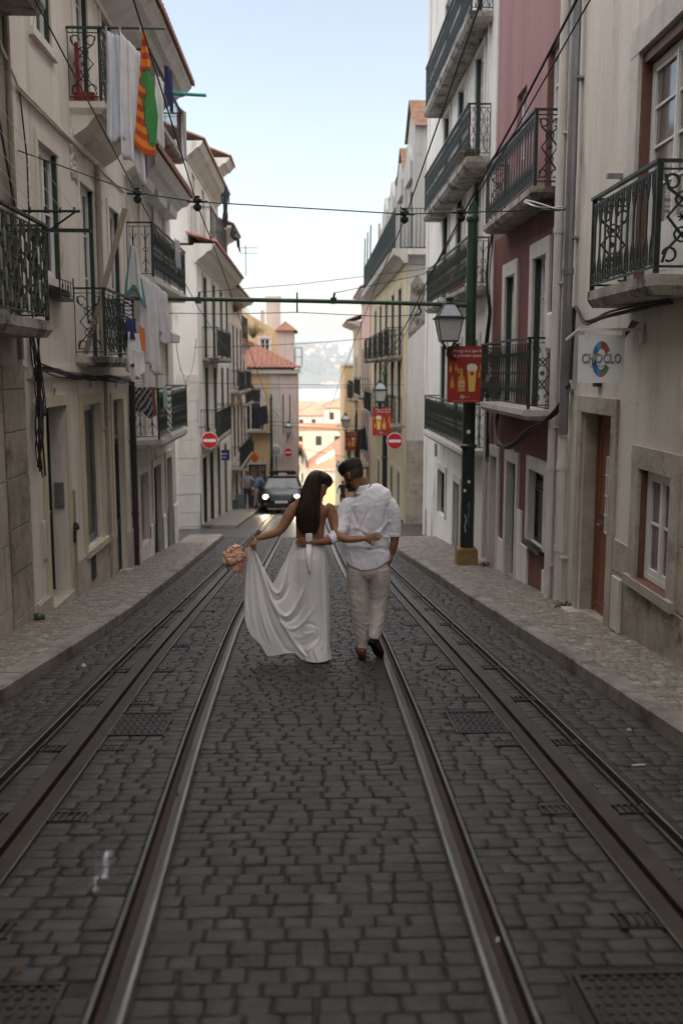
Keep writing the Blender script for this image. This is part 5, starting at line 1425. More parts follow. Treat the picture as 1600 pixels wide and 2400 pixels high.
# hanging shop sign on the right
t = T('hanging_shop_sign', 'white hanging shop sign reading CHOCLO CEVICHE with a coloured letter C', 'sign', (2.62,8.9,1.58))
fr = FR((2.615, 8.9, 1.79), (1,0,0), (0,-1,0))
MB(fr).box(-.208,.208,-.212,.212,-.01,0).build('panel','sign_white',t)
cols = [(.16,.03,.03),(.25,.10,.10),(.03,.20,.07)]
seg = [(28,62,(.32,.10,.09)),(62,95,(.30,.06,.05)),(95,128,(.10,.28,.50)),(128,160,(.04,.15,.38)),(160,182,(.50,.42,.08)),(182,204,(.02,.06,.24)),(204,236,(.05,.14,.34)),(236,270,(.08,.26,.50)),(270,300,(.34,.12,.10)),(300,332,(.06,.26,.10))]
for i, (a0, a1, c) in enumerate(seg):
    mb = MB(fr); P_ = []
    for rr, rng in ((1.0, np.linspace(a0,a1,5)), (.50, np.linspace(a1,a0,5))):
        for a in rng: P_.append((rr*.085*math.cos(R(a)), rr*.16*math.sin(R(a))*(1 if rr == 1 else 1.15)))
    mb.prism(P_, .001, .003); mb.build('logo_segment', mat('logo_%d' % i, c, rough=.5), t)
text_mesh('CHOCLO', .118, fr, .004, .000, .006, 'lettering', mat('ink_grey', (.07,.08,.085), rough=.5), t, bold=.003, sx=.72)
text_mesh('CHOCLO', .118, fr, 0.0, .006, .0075, 'lettering', mat('letter_pale', (.34,.36,.37), rough=.5), t, bold=.001, sx=.72)
text_mesh('CEVICHE', .036, fr, -.02, -.066, .006, 'lettering', 'ink_grey', t, sx=1.05)
mb = MB(); mb.box(2.40,2.985,8.885,8.915,2.04,2.065); mb.box(2.96,2.985,8.87,8.93,1.93,2.10)
for x in (2.46,2.79): mb.box(x,x+.03,8.888,8.912,1.975,2.04)
mb.build('bracket','white_paint',t)

# ---- overhead wires
def wirething(pts, r, label, m='wire', name='overhead_wire', group=None, sag=0, seg=10):
    P_ = []
    for a, b in zip(pts, pts[1:]):
        L_ = (Vector(b)-Vector(a)).length
        n = max(1, int(L_/1.2)) if sag == 0 else seg
        for i in range(n):
            q = i/n; v = Vector(a).lerp(Vector(b), q); v.z -= sag*4*q*(1-q)*L_; P_.append(v)
    P_.append(Vector(pts[-1]))
    mb = MB(); mb.tube(P_, r*.75, 6); o = mb.build(name, m)
    return tag(o, label, 'wire', group)
GW = 'contact wires running down the street'
wirething([(-1.76,2,4.7),(-1.78,6.9,4.08),(-1.84,11,3.54),(-1.79,16.3,2.66),(-1.85,26,1.70),(-1.7,40,.3)], .008, 'leftmost overhead wire running down the street', group=GW)
wirething([(-1.05,1,4.85),(-1.11,6.7,4.02),(-1.21,11,3.46),(-1.16,13,3.08),(-1.17,16.3,2.60),(-1.19,21.5,1.77),(-1.16,29,.59),(-1.1,40,-.4),(-.9,56,-2.2)], .0085, 'second overhead wire from the left, passing the left laundry', group=GW)
wirething([(.97,1,4.6),(.99,6,3.80),(1.03,11,3.32),(.98,15,2.92),(.93,21,2.28),(.88,33,1.04),(.85,56,-1.2)], .0085, 'overhead wire crossing in front of the yellow corner house', group=GW)
wirething([(1.78,2,4.9),(1.80,7,4.16),(1.78,9,3.83),(1.65,11,3.35),(1.68,14,3.02),(1.74,17.5,2.59),(1.8,26,1.6)], .013, 'thick twisted cable in front of the pink house, upper strand', m='cable', group=GW)
wirething([(1.92,2,4.85),(1.89,7,4.16),(1.84,9,3.83),(1.66,11,3.31),(1.74,14,3.11),(1.82,17.5,2.59),(1.86,26,1.55)], .008, 'thin cable in front of the pink house, lower strand', m='cable', group=GW)
wirething([(-2.99,10.6,3.92),(-1.85,11,3.57),(-1.21,11.05,3.49),(1.03,11.1,3.38),(1.65,11.1,3.40),(2.98,11.5,3.50)], .009, 'taut span wire from the left cream house to the right drainpipes')
for i, (x, z) in enumerate([(-1.85,3.55),(-1.21,3.47),(1.03,3.35),(1.65,3.37)]):
    mb = MB(); mb.lathe([(.018,-.08),(.045,-.05),(.045,-.02),(.02,0),(.05,.02),(.05,.045),(.025,.06),(.03,.08)], (x,11.05,z), 10, axis=2); mb.tube([(x-.11,11.04,z+.02),(x+.11,11.04,z+.02)], .012, 6)
    tag(mb.build('wire_insulator', 'pole_black'), ['leftmost insulator on the nearest span wire','second insulator from the left on the nearest span wire','insulator on the nearest span wire above the yellow corner house','insulator on the nearest span wire by the white house'][i], 'insulator', 'insulators on the nearest span wire')
wirething([(-2.36,16.32,2.60),(-1.35,16.3,2.585),(-.21,16.3,2.615),(1.19,16.3,2.55),(1.80,16.3,2.575)], .008, 'slack span wire just under the green crossbeam')
wirething([(-1.80,16.3,2.93),(-.21,18,3.20),(2.12,19.6,3.62),(3.0,19.9,3.8)], .007, 'wire rising from the crossbeam to the white house')
wirething([(.38,16.3,2.92),(1.82,16.8,3.25),(2.9,17.4,3.7)], .007, 'short stay from the crossbeam to the white house balcony')
wirething([(-3.2,27.6,2.3),(2.95,31.2,2.78)], .012, 'string of small bulbs slung across the street beyond the crossbeam', name='light_string', sag=.012, m='cable')
wirething([(-3.26,29.2,1.30),(2.95,31.2,1.22)], .010, 'thin wire across the street at the corner houses', sag=.004)
wirething([(-3.4,42,.9),(2.9,44,.9)], .014, 'wire across the street in front of the pink house')
wirething([(-2.4,50,-.9),(2.9,50,-1.2)], .016, 'wire across the gap level with the town roofs')
wirething([(-2.2,57,-1.5),(2.8,58,-1.9)], .022, 'lower green span wire in front of the town', m='pole_green')
wirething([(-1.0,62,-3.2),(2.8,62,-3.9)], .018, 'lowest span wire across the foot of the street')
wirething([(-2.95,22.0,2.4),(-3.05,24,1.6),(-3.2,26,1.5),(-3.28,29,2.6)], .010, 'drooping cable across the left side street', sag=.10, m='cable')
wirething([(-2.98,10.75,4.6),(-2.97,10.9,3.9),(-2.96,10.8,1.75)], .012, 'dark cable hanging down the left pilaster', m='cable')
wirething([(-2.9,8.5,5.6),(-2.88,9.2,4.9),(-2.92,10.2,3.3)], .016, 'thick slanting cable across the grimy wall at the left edge', m='cable')
wirething([(-2.95,9.8,4.9),(-2.95,10.6,4.55),(-2.94,13.6,4.5),(-2.96,14.25,4.55)], .02, 'cable following the ledge under the second floor', m='plaster_warm')
# bundles of cable on the fronts
def bundle(pts, n, spread, label, m='cable', r=.010, seed=1):
    rg = random.Random(seed); mb = MB()
    for k in range(n):
        P_ = []
        ph = rg.uniform(0, 6)
        for i, p in enumerate(pts):
            P_.append((p[0]+rg.uniform(-1,1)*spread*.6, p[1]+rg.uniform(-1,1)*spread, p[2]+rg.uniform(-1,1)*spread))
        # smooth
        Q = []
        for i in range(len(P_)-1):
            p0, p1, p2, p3 = P_[max(0,i-1)], P_[i], P_[i+1], P_[min(len(P_)-1,i+2)]
            for j in range(5):
                t_ = j/5; Q.append(tuple(.5*((2*p1[c]) + (-p0[c]+p2[c])*t_ + (2*p0[c]-5*p1[c]+4*p2[c]-p3[c])*t_**2 + (-p0[c]+3*p1[c]-3*p2[c]+p3[c])*t_**3) for c in range(3)))
        Q.append(P_[-1]); mb.tube(Q, r*rg.uniform(.6,1.2), 5)
    return tag(mb.build('cable_bundle', m), label, 'cables')
bundle([(-2.93,10.8,1.72),(-2.92,11.6,1.66),(-2.93,12.6,1.62),(-2.93,13.6,1.60),(-2.93,14.8,1.56),(-2.94,16.3,1.5)], 8, .05, 'tangle of cables along the ledge above the left doors', seed=2)
bundle([(-2.93,10.72,2.1),(-2.92,10.75,1.7),(-2.92,10.80,1.4),(-2.90,10.70,1.15),(-2.93,10.9,1.35),(-2.92,10.72,1.0),(-2.93,10.8,.62)], 9, .09, 'coil of loose cable hanging on the left pilaster beside the dark door', seed=3)
bundle([(2.94,11.25,1.5),(2.9,11.6,1.2),(2.72,12.3,.92),(2.6,13.0,.68),(2.62,13.8,.70),(2.75,14.6,.9),(2.93,15.3,1.05)], 7, .035, 'thick sagging cables under the lower pink balcony', r=.013, seed=4)
bundle([(2.94,11.15,1.6),(2.93,11.1,2.1),(2.93,11.0,2.38),(2.9,10.6,2.2),(2.88,10.2,2.18),(2.85,9.5,2.22),(2.9,8.0,2.25)], 5, .025, 'black cables looping under the ornate balcony slab', r=.014, seed=5)
bundle([(2.93,16.3,3.9),(2.9,16.35,3.2),(2.93,16.3,2.6),(2.9,16.4,1.9),(2.93,16.35,1.1),(2.94,16.3,.2)], 7, .06, 'messy vertical cables between the pink and the white house', seed=6)
bundle([(2.6,12.3,3.72),(2.7,11.9,3.6),(2.9,11.5,3.5),(2.94,11.3,3.6)], 3, .03, 'grey wires tied under the upper pink balcony', m='pipe_zinc', r=.008, seed=8)

# soap bubble
bm_ = bpy.data.materials.new('soap_film'); bm_.use_nodes = True
n_, l_ = bm_.node_tree.nodes, bm_.node_tree.links; n_.remove(n_['Principled BSDF'])
tr = n_.new('ShaderNodeBsdfTransparent'); gl_ = n_.new('ShaderNodeBsdfGlossy'); gl_.inputs['Roughness'].default_value = .12; gl_.inputs['Color'].default_value = (.9,.85,.95,1)
lw_ = n_.new('ShaderNodeLayerWeight'); lw_.inputs['Blend'].default_value = .35
mr_ = n_.new('ShaderNodeMapRange'); mr_.inputs['To Min'].default_value = .06; mr_.inputs['To Max'].default_value = .32; l_.new(lw_.outputs['Facing'], mr_.inputs['Value'])
ms_ = n_.new('ShaderNodeMixShader'); l_.new(mr_.outputs[0], ms_.inputs[0]); l_.new(tr.outputs[0], ms_.inputs[1]); l_.new(gl_.outputs[0], ms_.inputs[2]); l_.new(ms_.outputs[0], n_['Material Output'].inputs[0])
t = MB(); t.lathe([(.045*math.sin(a), -.045*math.cos(a)) for a in np.linspace(.01, PI-.01, 15)], (0,0,0), 22, axis=2)
o = t.build('soap_bubble', bm_, smooth=True); o.location = (-.665, 3.0, .12); tag(o, 'clear soap bubble floating over the setts at the lower left', 'soap bubble')
t = MB(); t.lathe([(.025*math.sin(a), -.025*math.cos(a)) for a in np.linspace(.01, PI-.01, 13)], (0,0,0), 18, axis=2)
o = t.build('soap_bubble', bm_, smooth=True); o.location = (-.70, 3.0, .055); tag(o, 'smaller soap bubble clinging below the larger one', 'soap bubble')

# ================================================================ laundry and things on balconies
mat('cloth_white', (.62,.62,.64), (.72,.72,.74), 6, .85, sheen=.2)
mat('cloth_bluewhite', (.56,.60,.68), (.66,.69,.76), 6, .85)
mat('cloth_grey', (.34,.34,.37), (.42,.42,.45), 6, .85)
mat('cloth_teal', (.10,.26,.26), None, rough=.85)
mat('cloth_dark', (.02,.02,.03), (.05,.05,.07), 6, .9)
mat('cloth_pink', (.60,.30,.28), (.70,.60,.58), 7, .85)
def cloth(outline_top, drop, name, label, m, cat='laundry', folds=4, amp=.04, seed=1, group='laundry hung out on the left side', hem=.05, parent=None, mats=None, fn=None, taper=0, nx=18, nz=22, solid=.004):
    """cloth hanging from A to B (world) with a drop (left, right)"""
    A_, B_ = Vector(outline_top[0]), Vector(outline_top[1]); d = B_-A_
    nrm = Vector((d.y, -d.x, 0)); nrm.normalize() if nrm.length else None
    rg = random.Random(seed); ph = rg.uniform(0,6); mb = MB()
    for j in range(nz+1):
        v = j/nz
        for i in range(nx+1):
            u = i/nx
            dl = drop[0]*(1-u) + drop[1]*u
            f = math.sin(u*folds*2*PI + ph + v*.8)*amp*(.35+.65*v) + math.sin(u*folds*4.3*PI + ph*2 - v*2)*amp*.35
            uu = u + taper*(u-.5)*v + .03*math.sin(v*5+ph)
            p = A_ + d*uu + nrm*f; p.z -= v*dl + hem*math.sin(u*7+ph)*v
            mb.v.append(p)
    for j in range(nz):
        for i in range(nx):
            mb.f.append([j*(nx+1)+i, j*(nx+1)+i+1, (j+1)*(nx+1)+i+1, (j+1)*(nx+1)+i])
            mb.mi.append(fn((i+.5)/nx, (j+.5)/nz) if fn else 0)
    o = mb.build(name, mats or m, parent, smooth=True)
    s = o.modifiers.new('thickness','SOLIDIFY'); s.thickness = solid
    if parent is None: tag(o, label, cat, group)
    return o
t = T('drying_rod', 'long green rod sticking out from the upper left balcony, holding the laundry', 'rod', (-3,13,5.85))
mb = MB(); mb.tube([(-3.0,13.0,5.88),(-1.78,13.0,5.88)], .016, 6); mb.build('rod','pole_green',t)
mb = MB()
for x in (-2.5,-2.33,-2.08): mb.box(x-.01,x+.01,12.985,13.015,5.83,5.90)
mb.build('pegs','cloth_grey',t)
cloth([(-2.50,12.99,5.84),(-2.34,13.05,5.80)], (1.30,1.25), 'bed_sheet', 'leftmost white sheet hanging from the upper rod', 'cloth_bluewhite', folds=1.5, amp=.05, seed=2, taper=.35)
cloth([(-2.34,13.0,5.84),(-2.10,13.05,5.60)], (1.45,1.55), 'bed_sheet', 'second white sheet beside the striped dinosaur towel', 'cloth_white', folds=2, amp=.05, seed=3, taper=.2)
cloth([(-2.20,13.25,4.85),(-1.98,13.3,4.9)], (.95,.55), 'bed_sheet', 'lower grey-white sheet hanging below the other two', 'cloth_grey', folds=2, amp=.04, seed=31)
# towel: orange and dark orange stripes with a green dinosaur
mat('towel_orange', (.72,.22,.03), None, rough=.9); mat('towel_stripe', (.42,.07,.02), None, rough=.9); mat('towel_green', (.06,.26,.07), None, rough=.9); mat('towel_outline', (.03,.05,.05), None, rough=.9)
dino = [(.30,.32),(.9,.31),(1.1,.36),(1.1,.95),(.93,.88),(.88,.93),(.82,.87),(.72,.92),(.66,.86),(.62,.82),(.45,.74),(.40,.66),(.42,.61),(.30,.60),(.28,.585),(.42,.58),(.25,.565),(.27,.55),(.45,.55),(.55,.47),(.5,.455),(.22,.44),(.15,.41),(.18,.35)]
def inpoly(x, y, P_):
    c = False; n = len(P_)
    for i in range(n):
        x1, y1 = P_[i]; x2, y2 = P_[(i+1) % n]
        if (y1 > y) != (y2 > y) and x < (x2-x1)*(y-y1)/(y2-y1)+x1: c = not c
    return c
def tow(u, v):
    if inpoly(u, v, dino): return 2
    if any(inpoly(u+dx, v+dy, dino) for dx, dy in ((.045,0),(-.045,0),(0,.010),(0,-.010))): return 3
    return 1 if int(v*18) % 2 else 0
nx, nz = 48, 150; mb = MB()
for j in range(nz+1):
    v = j/nz
    for i in range(nx+1):
        u = i/nx; wd = .045 + .215*min(1, v*1.5)
        x = -2.055 - .16*min(1,v*1.05) + wd*u + .02*v; z = 5.82 - v*1.33 - u*v*.13 - (.05*math.sin(u*PI)*v)
        y = 12.98 + .03*math.sin(u*5+v*3) - .02*math.sin(v*6)
        mb.v.append(Vector((x,y,z)))
for j in range(nz):
    for i in range(nx):
        mb.f.append([j*(nx+1)+i, j*(nx+1)+i+1, (j+1)*(nx+1)+i+1, (j+1)*(nx+1)+i]); mb.mi.append(tow((i+.5)/nx,(j+.5)/nz))
o = mb.build('beach_towel', ['towel_orange','towel_stripe','towel_green','towel_outline'], smooth=True); tag(o, 'orange striped towel with a green dinosaur, hanging on the upper rod', 'towel', 'laundry hung out on the left side')
s = o.modifiers.new('thickness','SOLIDIFY'); s.thickness = .004
cloth([(-1.99,13.5,5.5),(-1.90,13.6,5.4)], (.9,.8), 'shirt', 'pale cloth half hidden behind the dinosaur towel', 'cloth_white', folds=1, seed=5)
cloth([(-2.0,14.5,5.9),(-1.9,14.6,5.8)], (.45,.6), 'shirt', 'small navy cloth behind the dinosaur towel', mat('cloth_navy', (.03,.035,.12), rough=.9), folds=1, seed=6)
t = T('drying_rod', 'turquoise rod sticking out into the sky from the third-floor balcony', 'rod', (-3,18,6.43))
mb = MB(); mb.tube([(-3.0,18,6.46),(-1.78,18,6.40)], .03, 6); mb.build('rod', mat('turquoise', (.03,.30,.26), rough=.4), t)
cloth([(-2.68,21.1,7.02),(-2.50,20.95,6.85)], (.9,.95), 'beach_towel', 'pink and white towel over the end of the third-floor balcony rail', None, mats=['cloth_pink','cloth_white'], fn=lambda u,v: 1 if (u+v*.6) > .8 else 0, folds=1.5, amp=.03, seed=7)
# lower laundry
cloth([(-2.62,14.9,3.50),(-2.52,14.9,3.45)], (.72,.72), 'shirt', 'white garment with teal lower edge hanging beside the leaning plank', None, mats=['cloth_white','cloth_teal'], fn=lambda u,v: 1 if v > .86 or u < .10 or (v > .5 and u > .88) else 0, folds=1.2, amp=.03, seed=8, taper=2.2, hem=.09)
cloth([(-2.50,15.0,3.10),(-2.30,15.2,2.95)], (1.35,1.30), 'bed_sheet', 'long white sheet hanging in front of the shutters, left one', 'cloth_white', folds=2, amp=.05, seed=9, taper=.25)
cloth([(-2.36,15.4,2.98),(-2.20,15.6,2.85)], (.75,.70), 'bed_sheet', 'long white sheet hanging in front of the shutters, right one', 'cloth_white', folds=2, amp=.05, seed=10, taper=.5, hem=.08)
cloth([(-2.62,14.2,2.68),(-2.56,14.5,2.64)], (.42,.48), 'shirt', 'black and white striped garment on the lower scroll balcony rail', None, mats=['cloth_white','cloth_dark'], fn=lambda u,v: int(v*16) % 2, folds=1.5, amp=.035, seed=11, taper=.5)
cloth([(-2.55,14.0,2.40),(-2.50,14.45,2.42)], (.36,.22), 'trousers', 'dark navy clothes bunched on the lower scroll balcony', 'cloth_navy', folds=1.5, amp=.04, seed=12)
cloth([(-2.54,14.0,2.22),(-2.48,14.6,2.20)], (.52,.40), 'shirt', 'small white clothes under the striped garment', 'cloth_white', folds=2, amp=.04, seed=13, taper=.3)
cloth([(-2.50,14.7,2.35),(-2.46,14.9,2.30)], (.45,.40), 'shirt', 'narrow orange cloth among the white laundry', mat('cloth_orange', (.65,.22,.05), rough=.9), folds=1, amp=.02, seed=14)
cloth([(-2.48,14.2,1.98),(-2.42,14.7,1.95)], (.40,.30), 'pillowcase', 'lowest small white cloth below the scroll balcony', 'cloth_white', folds=2, amp=.04, seed=15)
cloth([(-2.55,19.2,4.16),(-2.53,20.0,4.16)], (.62,.50), 'shirt', 'grey-white cloth draped over the upper long balcony', 'cloth_grey', folds=1.5, amp=.04, seed=16, taper=-.3)
t = T('tea_towel','black rug with pale diagonal stripes over the near end of the lower long balcony','rug',(-2.9,16.9,.9)); 
cloth([(-2.98,16.92,1.40),(-2.62,16.90,1.40)], (.44,.50), 'fabric', None, None, parent=t, mats=['cloth_dark','cloth_grey','door_wood'], fn=lambda u,v: 2 if u > .82 else (1 if int((u*1.2+v)*7) % 2 else 0), folds=1, amp=.012, seed=17)
cloth([(-2.55,17.2,1.40),(-2.54,17.6,1.40)], (.42,.40), 'tea_towel', 'mint green towel over the lower long balcony rail', mat('cloth_mint', (.25,.42,.34), rough=.9), folds=1, amp=.012, seed=18)
cloth([(-2.545,17.7,1.40),(-2.535,18.15,1.40)], (.85,.86), 'tea_towel', 'narrow striped towel over the lower long balcony rail', None, mats=['cloth_grey','cloth_dark','cloth_white'], fn=lambda u,v: int(v*22) % 3, folds=1, amp=.01, seed=19)
cloth([(-2.6,50.4,-.2),(-2.2,50.6,-.1)], (.9,1.0), 'shirt', 'black clothes hanging out in front of the yellow house', 'cloth_dark', folds=2, amp=.07, seed=20, taper=.3, group='dark clothes hung out far down the street')
cloth([(-2.9,49.4,-.3),(-2.6,49.6,-.2)], (.9,.8), 'shirt', 'black clothes hanging out left of the other dark clothes', 'cloth_dark', folds=2, amp=.07, seed=24, taper=.3, group='dark clothes hung out far down the street')
cloth([(2.25,47.6,-1.2),(2.65,47.8,-1.1)], (1.0,1.1), 'shirt', 'dark cloth hanging beside the farthest red poster', 'cloth_dark', folds=2, amp=.06, seed=21, group='dark clothes hung out far down the street', taper=.5)
t = T('wooden_plank', 'long grey plank leaning diagonally in the lower scroll balcony', 'plank', (-2.97,13.1,1.88))
A_, B_ = Vector((-2.93,13.12,1.90)), Vector((-2.36,13.12,3.74)); d = (B_-A_).normalized(); n_2 = Vector((d.z,0,-d.x))
mb = MB(); mb.add([A_-n_2*.03, A_+n_2*.03, B_+n_2*.035, B_-n_2*.035] + [q+Vector((0,.03,0)) for q in (A_-n_2*.03, A_+n_2*.03, B_+n_2*.035, B_-n_2*.035)], [(0,1,2,3),(4,5,6,7),(0,1,5,4),(1,2,6,5),(2,3,7,6),(3,0,4,7)])
mb.build('board', mat('plank_wood', (.22,.18,.14), (.32,.27,.21), 6, .8, stretch=(8,8,1)), t)
t = T('clothesline_bracket', 'dark iron clothesline bracket above the mossy balcony', 'bracket', (-3,10.3,3.1))
mb = MB(); mb.tube([(-2.97,10.3,3.27),(-2.30,10.3,3.27)], .014, 5); mb.tube([(-2.62,10.3,3.08),(-2.34,10.3,3.27)], .011, 5); mb.box(-2.97,-2.20,10.28,10.32,3.065,3.10)
for x in (-2.8,-2.65,-2.5,-2.36): mb.tube([(x,10.3,3.25),(x,10.3,3.31)], .012, 5)
mb.build('arm','iron_dark',t)
mb = MB()
for i, x in enumerate((-2.85,-2.72,-2.6,-2.48,-2.36)): mb.tube([(x,10.3,3.28),(x-.05,6.0,3.9+.05*i)], .0025, 4)
mb.build('lines','pipe_white',t)
mb = MB(); mb.box(-2.93,-2.88,13.12,13.30,5.04,5.75); mb.box(-2.95,-2.70,13.1,13.35,5.03,5.15)
tag(mb.build('red_board', mat('red_plastic', (.28,.02,.015), rough=.4)), 'red plastic board standing on the upper left balcony', 'board')
# plants
mat('leaf_green', (.05,.09,.03), (.09,.13,.05), 9, .7); mat('leaf_dryish', (.16,.12,.07), (.24,.19,.11), 9, .85); mat('terracotta', (.30,.12,.06), (.38,.17,.09), 6, .8)
def plant(x, y, z, r, h, n, m, label, pot=True, seed=1, name='potted_plant', droop=.2):
    t = T(name, label, 'plant', (x, y, z)); rg = random.Random(seed)
    if pot: mb = MB(); mb.lathe([(.07,0),(.10,.16),(.11,.16),(.11,.18),(.08,.18)], (x,y,z), 10, axis=2); mb.build('pot','terracotta',t); z0 = z+.17
    else: z0 = z
    mb = MB(); ms = MB()
    for i in range(n):
        a = rg.uniform(0,2*PI); k = rg.uniform(.2,1); tip = Vector((x+math.cos(a)*r*k, y+math.sin(a)*r*k, z0+h*rg.uniform(.3,1)*(1-.5*k)-droop*k*h))
        b = Vector((x+math.cos(a)*.03, y+math.sin(a)*.03, z0)); m1 = (b+tip)/2 + Vector((0,0,h*.3))
        ms.tube([b, m1, tip], .003, 3)
        for q in range(5):
            c = b.lerp(m1, .4+q*.12) if q < 2 else m1.lerp(tip, (q-1)/4); s_ = rg.uniform(.012,.028)
            u = Vector((rg.uniform(-1,1),rg.uniform(-1,1),rg.uniform(-1,1))).normalized(); w2 = u.cross(Vector((0,0,1))).normalized()
            mb.add([c-u*s_, c+w2*s_*.5, c+u*s_, c-w2*s_*.5], [(0,1,2,3)])
    ms.build('stems', m, t); mb.build('foliage', m, t)
    return t
plant(2.72, 17.25, 5.24, .34, .30, 120, 'leaf_dryish', 'dry trailing plant spilling over the near end of the third balcony', pot=False, seed=3, droop=.9)
plant(2.80, 17.4, 3.14, .22, .4, 60, 'leaf_green', 'green potted plant at the near end of the second balcony', seed=4)
plant(2.78, 18.6, 3.14, .25, .35, 60, 'leaf_dryish', 'reddish dry potted plant further along the second balcony', seed=5)
plant(2.80, 19.8, 3.14, .22, .4, 50, 'leaf_green', 'farthest green potted plant on the second balcony', seed=6)
plant(-2.88, 11.8, 2.53, .12, .12, 30, 'leaf_green', 'small plant low in the window box of the near first-floor window', seed=7, pot=False)
plant(-2.95, 52, 3.3, .9, 1.2, 200, 'leaf_dryish', 'tangled dry roof plant on the terrace of the greyish pink house', pot=False, seed=8)
plant(-3.3, 44.6, 4.2, .8, 1.0, 140, 'leaf_dryish', 'bare brown bush hanging from the attic balcony of the pale pink house', pot=False, seed=9, droop=.6)
plant(-2.9, 59.2, -1.9, .5, .9, 90, 'leaf_green', 'leafy pot plant on the balcony of the yellow house', seed=10)
plant(-.7, 66, -4.0, .7, 1.6, 260, 'leaf_green', 'dark ivy clump on the wall below the yellow house', pot=False, seed=11, name='ivy', droop=1.1)
for i, (x, y, lab) in enumerate(((2.9,10.95,'tuft of weeds at the foot of the white drainpipe'),(2.88,15.9,'tuft of weeds by the doorstep left of the oxblood wall'),(-2.9,10.35,'small weeds at the foot of the left stone pier'))):
    plant(x, y, gz(y)+PAVZ, .12, .10, 30, 'leaf_green', lab, pot=False, seed=20+i, name='weeds')
t = T('window_box', 'dark railed window box under the near first-floor window on the left', 'window box', (-2.9,11.9,2.5))
fr = LF; mb = MB(LF); rail_panel(mb, (11.55,2.52,.16), (12.2,2.52,.16), .26, 'bars', .006); mb.box(11.55,12.2,2.50,2.53,.0,.17); mb.build('guard','iron_dark',t)
mb = MB(LF); mb.box(11.62,12.1,2.53,2.62,.03,.14); mb.build('trough','cable',t)

# iron statues on the roof edge (figures of wire mesh standing and sitting)
def figure(label, joints, radii, m, edges, grp=None):
    me = bpy.data.meshes.new('statue'); me.from_pydata(joints, edges, []); ob = bpy.data.objects.new('statue', me); sc.collection.objects.link(ob)
    sk = ob.modifiers.new('skin','SKIN')
    for v, r in zip(me.skin_vertices[0].data, radii): v.radius = (r, r)
    me.skin_vertices[0].data[0].use_root = True
    sb = ob.modifiers.new('sub','SUBSURF'); sb.levels = 1; sb.render_levels = 1
    me.materials.append(MATS[m]); return tag(ob, label, 'statue', grp)
bx, by, bz = -2.55, 31, 5.95
figure('tall dark thin statue of a standing man on the roof edge', [(bx,by,bz+.62),(bx,by,bz+.85),(bx+.0,by,bz+1.02),(bx+.02,by,bz+1.1),(bx+.02,by,bz+1.25),(bx-.05,by,bz+.32),(bx-.05,by,bz),(bx+.03,by,bz+.32),(bx+.0,by+.02,bz),(bx-.12,by,bz+.98),(bx-.10,by,bz+.72),(bx+.10,by,bz+.98),(bx+.11,by,bz+.72)],
    [.08,.085,.08,.035,.065,.055,.03,.055,.03,.03,.022,.03,.022], 'cloth_dark', [(0,1),(1,2),(2,3),(3,4),(0,5),(5,6),(0,7),(7,8),(2,9),(9,10),(2,11),(11,12)], 'dark statues on the roofs')
bx, bz = -2.42, 5.75
figure('dark statue of a seated figure with legs dangling from the roof edge', [(bx,by+1,bz),(bx-.02,by+1,bz+.22),(bx,by+1,bz+.35),(bx,by+1,bz+.47),(bx+.18,by+.9,bz+.02),(bx+.2,by+.9,bz-.28),(bx+.24,by+.9,bz-.42),(bx+.14,by+1.1,bz+.02),(bx+.16,by+1.1,bz-.25),(bx+.16,by+.95,bz+.2)],
    [.08,.08,.03,.06,.05,.035,.025,.05,.035,.025], 'cloth_dark', [(0,1),(1,2),(2,3),(0,4),(4,5),(5,6),(0,7),(7,8),(1,9)], 'dark statues on the roofs')
t = T('tv_antenna', 'thin television antenna beside the roofs on the left', 'antenna', (-2.6,38,5.2))
mb = MB(); mb.tube([(-2.4,38,5.2),(-2.4,38,6.3)], .015, 5)
for z in (6.0,6.2): mb.tube([(-2.6,38,z),(-1.95,38,z)], .012, 4)
mb.build('mast_and_bars','pole_green',t)
# street barrier by the left side street
t = T('street_barrier', 'low grey metal barrier at the corner of the left side street', 'barrier', (-3.2,24,gz(24)))
mb = MB(); z = gz(24.3)+PAVZ; mb.tube([(-3.5,24.2,z),(-3.5,24.2,z+1.0),(-2.75,24.5,z+1.0),(-2.75,24.5,z)], .02, 6); mb.tube([(-3.5,24.2,z+.2),(-2.75,24.5,z+.2)], .014, 5); mb.build('frame','pipe_zinc',t)
# ================================================================ the couple
_f = 2310.0; _p = R(8.25); _w = R(1.79)
_fw = Vector((math.sin(_w)*math.cos(_p), math.cos(_w)*math.cos(_p), -math.sin(_p))); _rt = Vector((math.cos(_w), -math.sin(_w), 0)); _up = _rt.cross(_fw)
def Q(zx, zy, Y):
    """a point of the couple's sketch (drawn at 907 units per metre) placed in the plane Y"""
    px, py = zx/3.409 + 500, zy/3.409 + 1060
    r = _fw + _rt*((px-800)/_f) - _up*((py-1200)/_f)
    return Vector((0,0,1.70)) + r*(Y/r.y)
U = 1/907.0
mat('skin_f', (.29,.14,.078), (.35,.175,.10), 14, .5, spec=.4)
mat('skin_m', (.22,.10,.055), (.28,.13,.073), 14, .5, spec=.4)
mat('hair_dark', (.016,.009,.006), (.045,.025,.016), 30, .36, stretch=(3,3,.25), bump=.6, bscale=60, bst=(3.5,3.5,.12))
mat('hair_short', (.008,.006,.005), (.016,.012,.010), 60, .6, bump=.5, bscale=220)
mat('hair_fade', (.035,.022,.015), (.06,.036,.024), 90, .7, bump=.4, bscale=260)
mat('satin', (.79,.785,.80), (.83,.825,.84), 3, .36, spec=.55, sheen=.3)
mat('shirt', (.78,.78,.85), (.84,.84,.90), 5, .8, bump=.05, bscale=160)
mat('linen', (.48,.44,.395), (.56,.515,.465), 40, .85, bump=.12, bscale=220)
